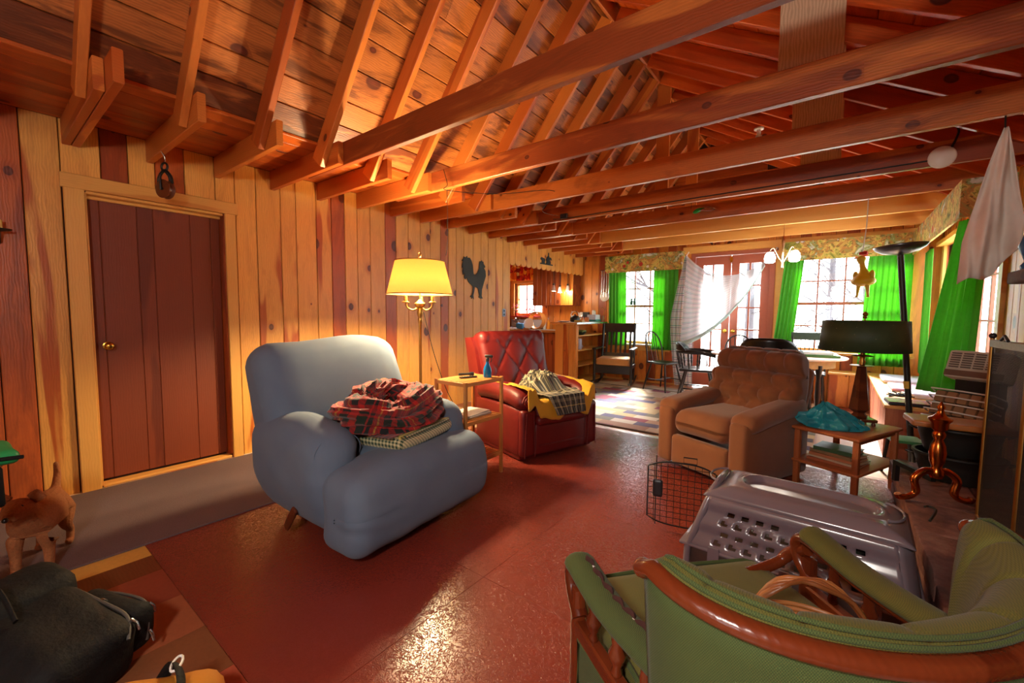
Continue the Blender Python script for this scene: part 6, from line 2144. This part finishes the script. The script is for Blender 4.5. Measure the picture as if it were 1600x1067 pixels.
# stool with green top
st = thing('small_stool', 'small black stool with green top behind the end table', 'stool', (4.53, 4.40, 0), R(10))
MB().rbox((.20, .20, .024), .006, 4, None, Matrix.Translation((0, 0, .30))).build('seat', plain('green_top', srgb(70, 130, 80), .3), st, 50)
for s1 in (-1, 1):
    for s2 in (-1, 1):
        MB().tube([(s1 * .10, s2 * .10, 0), (s1 * .075, s2 * .075, .29)], .012, 8).build('leg', Bk, st, 60)
# torchiere
tc = thing('torchiere_lamp', 'black torchiere floor lamp leaning, with shallow grey dish', 'lamp', (4.62, 4.72, 0), 0)
ax = Vector((-.16, 0, 1.78)).normalized()
MB().lathe([(.13, 0), (.135, .01), (.12, .022), (.03, .03), (.018, .05)], 24).build('base', M_['blackmetal'], tc, 50)
MB().tube([(0, 0, .03), (-.16, 0, 1.76)], .021, 12).build('pole', M_['blackmetal'], tc, 60)
MB().tube([(-.062, 0, .66), (-.067, 0, .72)], .0225, 12).build('sticker', plain('yellow_label', srgb(220, 180, 70), .5, var=.3), tc, 60)
ez = ax; ex = Vector((1, 0, 0)) - ez * ez.x; ex.normalize()
tilt = Matrix.Rotation(R(-4), 4, 'Y')
ob = MB().lathe([(.012, 0), (.06, .008), (.115, .024), (.155, .05), (.172, .075)], 36, Matrix.Translation((-.16, 0, 1.76)) @ tilt, caps=False).build('dish', plain('grey_steel_dish', srgb(84, 84, 88), .3, .8), tc, 60)
ob.modifiers.new('thickness', 'SOLIDIFY').thickness = .003
# ================================================================ HUNG THINGS
wc_ = thing('white_cloth', 'thin white cotton cloth hanging from the tie beam by the chimney', 'cloth', (4.74, 3.455, 1.50), R(0))
def hangcloth(u, w):
    # w 0 top -> 1 bottom
    wd_ = .01 + .10 * min(1, w * 1.35) ** .9
    a = (u - .5) * 2
    z = .765 * (1 - w) + .09 * a * w * w + .035 * math.sin(u * 7 + 1) * w * w
    x_ = a * wd_ - .03 * w
    y_ = .03 * math.sin(u * 8 + w * 3) * (.3 + w) + .014 * math.sin(u * 23 - w * 4) * w + .02 * noise.noise(Vector((u * 4, w * 4, 1)))
    return Vector((x_, y_ - .02, z))
tw = NT('thin_white_cotton')
twm = tw.out(tw.mix(tw.noise(tw.obj(), 12, 3), srgb(206, 190, 176), srgb(232, 222, 212)), .85)
ob = MB().grid(hangcloth, 44, 26).build('drape', twm, wc_, 70)
ob.modifiers.new('thickness', 'SOLIDIFY').thickness = .003
MB().tube([(0, .01, .76), (0, .03, .86)], .004, 6).build('hook', M_['blackmetal'], wc_, 60)
# rubber chicken
rc_ = thing('rubber_chicken', 'yellow rubber chicken hanging by a string from the tie beam', 'toy', (4.25, 5.165, 1.43), R(-40))
rc_.scale = (1.5, 1.5, 1.03)
Y = plain('yellow_rubber', srgb(214, 180, 40), .45, var=.15)
MB().tube(smooth_path([(0, 0, .10), (0, 0, .16), (0, 0, .22), (-.01, 0, .28), (-.02, 0, .34), (-.02, 0, .38)], 5), [.02, .04, .058, .066, .068, .066, .06, .052, .044, .036, .03, .026, .022, .02, .018, .017, .016, .016, .018, .022, .026, .028, .026, .02, .012, .004][:26], 14, squash=.75).build('bird_body', Y, rc_, 70)
for s in (-1, 1):
    MB().tube(smooth_path([(s * .025, 0, .13), (s * .03, 0, .06), (s * .035, 0, .0)], 4), [.014, .013, .012, .01, .009, .008, .007, .007, .01], 8).build('leg', Y, rc_, 60)
    MB().sphere((s * .05, 0, .2), .03, 8, 6, (.5, .5, 1.4)).build('wing', Y, rc_, 60)
MB().lathe([(.012, 0), (.002, .03)], 8, Matrix.Translation((-.045, 0, .365)) @ Matrix.Rotation(R(-100), 4, 'Y')).build('beak', plain('orange_beak', srgb(220, 110, 30), .45), rc_, 60)
MB().rbox((.05, .01, .03), .004, 3, None, Matrix.Translation((-.01, 0, .40))).build('comb', plain('red_comb', srgb(190, 40, 30), .45), rc_, 60)
MB().tube([(-.015, 0, .40), (0, 0, .65), (0, .0, .885)], .003, 5).build('string', M_['white'], rc_, 60)
# pulley on the joist
pl = thing('barn_pulley', 'old black iron pulley with wooden wheel hanging over the door', 'pulley', (.36, yk(1) + .021, 2.03), R(25))
MB().lathe([(.055, -.022), (.062, -.02), (.062, -.014), (.05, -.006), (.05, .006), (.062, .014), (.062, .02), (.055, .022)], 30, basis((1, 0, 0), (0, 0, 1), (0, -1, 0), (0, 0, .06))).build('wheel', M_['darkwood'], pl, 50)
for s in (-1, 1):
    MB().tube(smooth_path([(0, s * .03, .05), (.0, s * .034, .11), (0, s * .03, .155), (0, 0, .185)], 5), .008, 8).build('strap', M_['blackmetal'], pl, 60)
    MB().tube(smooth_path([(s * .062, 0, .10), (s * .05, 0, .145), (s * .02, 0, .18), (0, 0, .19)], 5), .009, 8).build('guard', M_['blackmetal'], pl, 60)
MB().tube([(0, -.036, .06), (0, .036, .06)], .01, 8).build('axle', M_['blackmetal'], pl, 60)
MB().tube([(.026 * math.cos(2 * pi * i / 18), 0, .212 + .026 * math.sin(2 * pi * i / 18)) for i in range(18)], .007, 8, closed=True).build('ring', M_['blackmetal'], pl, 60)
MB().tube(smooth_path([(0, 0, .235), (0, .006, .26), (0, .0, .285), (0, -.02, .31)], 4), .004, 6).build('hook', M_['steel'], pl, 60)
# rooster silhouette
roo = [(.02,.00),(.075,.0),(.06,.02),(.05,.035),(.055,.13),(.085,.2),(.115,.27),(.14,.33),(.13,.40),(.10,.44),(.125,.45),(.12,.47),(.09,.5),(.085,.53),(.065,.525),(.05,.545),(.03,.525),(.01,.53),(.0,.505),(-.005,.47),(-.01,.42),(-.045,.36),(-.09,.325),(-.12,.34),(-.13,.4),(-.14,.46),(-.165,.52),(-.2,.555),(-.245,.55),(-.25,.575),(-.285,.55),(-.32,.56),(-.325,.53),(-.36,.50),(-.33,.495),(-.35,.45),(-.355,.40),(-.33,.42),(-.345,.36),(-.335,.31),(-.30,.335),(-.31,.28),(-.285,.25),(-.26,.28),(-.225,.22),(-.17,.185),(-.135,.16),(-.14,.10),(-.155,.045),(-.185,.03),(-.19,.012),(-.16,.02),(-.165,-.01),(-.14,.01),(-.115,-.015),(-.12,.02),(-.125,.04),(-.105,.10),(-.095,.16),(-.06,.155),(-.03,.14),(.0,.04),(-.02,.02)]
o = MB().prism([(p[0], p[1]) for p in roo], 0, .006, basis((0, 1, 0), (0, 0, 1), (1, 0, 0), (0, 0, 0))).build('rooster_cutout', plain('dark_sheet_iron', srgb(44, 46, 42), .6, .3), None, None)
o.location = (.006, 4.49, 1.46)
tag(o, 'dark sheet metal rooster silhouette on the pine wall', 'wall decoration')
hs = [(-.20,.0),(.2,.0),(.2,.02),(.12,.02),(.14,.06),(.10,.05),(.09,.09),(.13,.10),(.17,.09),(.15,.13),(.12,.14),(.09,.135),(.07,.17),(.075,.2),(.06,.22),(.045,.2),(.05,.17),(.03,.15),(.0,.13),(-.02,.09),(.0,.05),(-.02,.02),(-.06,.02),(-.06,.055),(-.04,.08),(-.06,.105),(-.11,.11),(-.16,.12),(-.19,.1),(-.18,.07),(-.15,.07),(-.15,.02),(-.2,.02)]
o = MB().prism(hs, 0, .006, basis((0, 1, 0), (0, 0, 1), (1, 0, 0), (0, 0, 0))).build('cowboy_cutout', plain('blue_black_iron', srgb(34, 44, 54), .6, .3), None, None)
o.location = (.004, 6.24, 2.10)
tag(o, 'small dark metal rider and cow silhouette on the scalloped header', 'wall decoration')
# beam fittings: disc with cable, black box, wires
yD = yk(9) + .044
sd_ = thing('round_speaker', 'round white disc fixed to a tie beam with black cable', 'detector', (4.61, yD - .003, 2.39), 0)
MB().lathe([(.075, 0), (.075, .012), (.066, .02), (.001, .021)], 30, basis((1, 0, 0), (0, 0, 1), (0, -1, 0), (0, 0, 0))).build('disc', M_['white'], sd_, 50)
MB().tube(smooth_path([(.04, -.008, .05), (.06, -.01, .10), (.075, .0, .16), (.07, .02, .2)], 5), .007, 6).build('cable', M_['wire'], sd_, 60)
cbl = MB().tube(smooth_path([(1.35, yD - .006, 2.37), (1.55, yD - .006, 2.36), (2.4, yD - .006, 2.365), (3.3, yD - .006, 2.37), (4.0, yD - .006, 2.375), (4.55, yD - .006, 2.38)], 6), .005, 6).build('beam_cable', M_['wire'], None, 60)
tag(cbl, 'black cable stapled along the tie beam towards the white disc', 'cable')
o = MB().rbox((.09, .03, .055), .005, 4, None).build('junction_box', M_['darkplastic'], None, 50)
o.location = (1.50, yD - .017, 2.385); tag(o, 'small black box on the tie beam end of the cable', 'box')
w1 = MB().tube(smooth_path([(1.30, yk(5) + .03, 2.50), (1.36, yk(5) + .02, 2.36), (1.38, yk(5) + .0, 2.30), (1.60, yk(6), 2.33), (1.9, yk(7) + .03, 2.41), (1.5, yk(8), 2.36), (1.42, yD - .01, 2.40)], 6), .003, 5).build('wire', M_['wire'], ceiling, 60)
w2 = MB().tube(smooth_path([(1.37, yk(5) + .005, 2.31), (1.37, yk(5) + .01, 1.9), (1.36, yk(5), 1.75)], 4), .0025, 5).build('lamp_wire', M_['wire'], None, 60)
tag(w2, 'thin wire hanging down to the floor lamp', 'wire')
br_ = thing('bird_ornament', 'green and silver hummingbird ornament hanging among the tie beams', 'ornament', (2.80, yk(11) - .02, 2.40), R(20))
MB().tube(smooth_path([(-.08, 0, .0), (-.02, 0, .03), (.05, 0, .05)], 5), [.006, .014, .02, .024, .025, .024, .02, .016, .012, .008, .004], 10).build('bird_body', plain('iridescent_green', srgb(40, 150, 60), .3, .3), br_, 60)
ob = MB().prism([(-.03, 0), (.10, -.02), (.16, .01), (.08, .05), (.0, .04)], 0, .004, Matrix.Translation((0, -.02, .02)) @ Matrix.Rotation(R(60), 4, 'X')).build('wing', plain('silver_wing', srgb(190, 200, 210), .25, .8), br_, None)
MB().tube([(-.1, 0, .05), (-.1, 0, .2)], .002, 5).build('cord', M_['wire'], br_, 60)
bl = thing('bare_bulb', 'bare bulb in a white socket under the right roof slope', 'lamp', (3.28, 5.52, 3.27), 0)
MB().sphere((0, 0, -.03), .035, 12, 8).build('bulb', M_['white'], bl, 60)
MB().lathe([(.02, 0), (.022, .05), (.05, .055), (.05, .07)], 14).build('socket', M_['white'], bl, 50)
# small sconce at the left edge
sn_ = thing('wall_sconce', 'small dark sconce with a yellow candle at the left edge', 'sconce', (.002, .14, 1.70), 0)
MB().lathe([(.002, 0), (.05, .01), (.055, .018), (.02, .02)], 16, Matrix.Translation((.08, 0, .02))).build('dish', M_['blackmetal'], sn_, 50)
MB().tube([(0, 0, -.04), (.04, 0, -.03), (.08, 0, .02)], .007, 6).build('bracket', M_['blackmetal'], sn_, 60)
MB().lathe([(.016, 0), (.016, .05), (.003, .055)], 12, Matrix.Translation((.08, 0, .04))).build('candle', plain('yellow_wax', srgb(226, 180, 90), .5), sn_, 50)
# ================================================================ BAGS, POST AND DOG AT THE LEFT
def nylon():
    t = NT('black_nylon')
    o = t.obj()
    t.bump(t.noise(o, 14, 4, .6), .5, .02)
    return t.out(t.mix(t.noise(o, 8, 3), srgb(6, 6, 7), srgb(18, 17, 17)), .75, spec=.25)
M_['nylon'] = nylon()
bp = thing('black_backpack', 'black nylon backpack with metal zips lying in the dark corner', 'backpack', (2.06, .10, 0.003), R(24))
def crumple(p): return p + noise.noise_vector(p * 6) * .018
MB().rbox((.46, .30, .24), .08, 10, crumple, Matrix.Translation((0, 0, .135)) @ Matrix.Rotation(R(12), 4, 'Y')).build('main_body', M_['nylon'], bp, 70)
MB().rbox((.30, .11, .18), .045, 8, crumple, Matrix.Translation((.04, .165, .12))).build('front_pocket', M_['nylon'], bp, 70)
MB().rbox((.20, .30, .16), .06, 8, crumple, Matrix.Translation((-.18, .02, .24))).build('top_flap', M_['nylon'], bp, 70)
zt_ = plain('grey_zip_tape', srgb(70, 66, 62), .6)
MB().tube(smooth_path([(-.18, .128, .262), (-.08, .132, .246), (.06, .130, .222), (.18, .124, .196), (.235, .09, .15)], 6), .006, 6).build('zip', zt_, bp, 60)
MB().tube(smooth_path([(-.09, .202, .188), (.04, .207, .197), (.15, .203, .19), (.182, .188, .14), (.184, .18, .07)], 6), .005, 6).build('zip', zt_, bp, 60)
for q, d in (((.20, .122, .19), (.02, .012)), ((.05, .132, .228), (.0, .02)), ((.165, .205, .185), (.01, .014)), ((.186, .186, .10), (.014, .006))):
    MB().tube([(q[0], q[1], q[2]), (q[0] + d[0] * .7, q[1] + d[1] * .7, q[2] - .014), (q[0] + d[0], q[1] + d[1], q[2] - .04)], [.007, .006, .004], 6).build('zip_pull', M_['steel'], bp, 60)
MB().tube(smooth_path([(-.2, -.06, .30), (-.1, -.05, .36), (.0, -.06, .28)], 6), .014, 8, squash=.4).build('grab_strap', M_['nylon'], bp, 60)
yb_ = thing('yellow_bag', 'yellow and black sports bag with a white snap hook', 'bag', (2.63, .22, .003), R(60))
MB().rbox((.40, .28, .20), .09, 10, crumple, Matrix.Translation((0, 0, .10))).build('main_body', fabric('yellow_nylon', srgb(200, 132, 10), srgb(160, 94, 6), scale=300, bump=.1, sheen=0), yb_, 70)
MB().tube(smooth_path([(-.19, .02, .12), (-.1, .03, .195), (.05, .03, .205), (.19, .02, .13)], 6), .012, 8, squash=.6).build('black_piping', M_['nylon'], yb_, 60)
MB().tube(smooth_path([(.0, .14, .12), (.05, .12, .2), (.10, .02, .22), (.12, -.1, .17)], 6), .016, 8, squash=.4).build('shoulder_strap', M_['nylon'], yb_, 60)
MB().tube([(.07 + .012 * math.cos(2 * pi * i / 14), .09 + .03 * math.sin(2 * pi * i / 14), .222 ) for i in range(14)], .004, 6, closed=True).build('snap_hook', M_['white'], yb_, 60)
ps = thing('turned_post_stand', 'dark turned wooden stand at the left edge with a green bag on top', 'stand', (1.44, -.06, .003), 0)
MB().lathe([(.11, 0), (.115, .02), (.05, .04), (.03, .07), (.045, .10), (.05, .13), (.03, .16), (.022, .19), (.035, .23), (.03, .28), (.024, .5), (.03, .58), (.024, .62)], 18).build('post', M_['darkwood'], ps, 50)
MB().lathe([(.10, .62), (.12, .63), (.12, .645), (.001, .646)], 24).build('top', M_['darkwood'], ps, 50)
gb_ = thing('green_black_bag', 'green and black cloth bag hanging over the turned stand', 'bag', (1.44, -.06, .652), R(10))
MB().rbox((.20, .24, .06), .026, 8, crumple, Matrix.Translation((.02, .03, .028))).build('green_flap', plain('shiny_green_cloth', srgb(34, 140, 80), .4, var=.4, scale=10), gb_, 70)
MB().tube(smooth_path([(.125, -.08, .01), (.13, .04, .03), (.12, .15, .02)], 6), .008, 6).build('black_trim', M_['nylon'], gb_, 60)
MB().rbox((.03, .16, .15), .012, 6, crumple, Matrix.Translation((.135, .02, -.08))).build('hanging_side', M_['nylon'], gb_, 70)
# dog: one continuous skinned body
def dog():
    me = bpy.data.meshes.new('small_dog')
    V = [(-.02, 0, .25), (-.14, 0, .255), (.10, 0, .25), (.17, 0, .30), (.21, 0, .36), (.27, 0, .355), (.315, 0, .345)]
    rad = [.075, .07, .08, .055, .06, .042, .026]
    E = [(0, 1), (0, 2), (2, 3), (3, 4), (4, 5), (5, 6)]
    def chain(root, pts, rs_):
        prev = root
        for p, r_ in zip(pts, rs_):
            V.append(p); rad.append(r_)
            E.append((prev, len(V) - 1))
            prev = len(V) - 1
    for s in (-1, 1):
        chain(2, [(.12, s * .05, .19), (.105, s * .055, .10), (.115, s * .055, .02), (.15, s * .055, .014)], [.036, .022, .018, .017])
        chain(1, [(-.15, s * .05, .19), (-.11, s * .055, .125), (-.175, s * .055, .075), (-.165, s * .055, .02), (-.13, s * .055, .014)], [.045, .028, .018, .017, .017])
    chain(1, [(-.21, 0, .29), (-.25, 0, .36), (-.235, 0, .43)], [.02, .016, .01])
    me.from_pydata(V, E, [])
    o = bpy.data.objects.new('small_dog', me)
    col.objects.link(o)
    md = o.modifiers.new('skin', 'SKIN')
    me.skin_vertices.new() if hasattr(me.skin_vertices, 'new') and not me.skin_vertices else None
    sv = me.skin_vertices[0].data
    for i, r_ in enumerate(rad):
        sv[i].radius = (r_, r_)
    sv[0].use_root = True
    o.modifiers.new('smooth', 'SUBSURF').levels = 2
    o.modifiers['smooth'].render_levels = 2
    return o
try:
    d_ = dog()
    t = NT('tan_fur')
    fz = t.noise(t.obj(), 120, 3)
    t.bump(fz, .6, .006)
    d_.data.materials.append(t.out(t.mix(fz, srgb(128, 74, 40), srgb(176, 112, 66)), .9))
    d_.location = (1.02, .17, .016)
    d_.rotation_euler = (0, 0, R(-20))
    tag(d_, 'small tan dog standing on the carpet runner', 'dog')
    for s in (-1, 1):
        MB().rbox((.02, .045, .055), .009, 4, None, Matrix.Translation((.19, s * .052, .392)) @ Matrix.Rotation(R(s * 35), 4, 'X')).build('ear', d_.data.materials[0], d_, 70)
        MB().sphere((.262, s * .026, .378), .007, 8, 6).build('eye', M_['black'], d_, 60)
    MB().sphere((.338, 0, .352), .011, 8, 6).build('nose', M_['black'], d_, 60)
except Exception as ex_:
    print('dog failed', ex_)
# ================================================================ CEILING LAMP BEHIND THE VIEWER
cl = thing('globe_lamp', 'white glass globe lamp hanging behind the viewer', 'lamp', (4.0, -.75, 2.12), 0)
t = NT('lit_white_globe')
t.b.inputs['Emission Color'].default_value = (1, .95, .88, 1)
t.b.inputs['Emission Strength'].default_value = 4.0
gw = t.out((1, 1, 1, 1), .4)
tl_ = t.n('BsdfTransparent')
MB().lathe([(.06, -.16), (.10, -.12), (.115, -.05), (.09, .02)], 24, caps=False).build('globe', gw, cl, 50)
MB().lathe([(.09, .02), (.03, .05), (.01, .06), (.01, .45)], 16).build('stem', M_['oldbrass'], cl, 50)
lamp('globe_lamp_bulb', (0, 0, -.22), NEAR_W, (1.0, .93, .84), .12, cl)
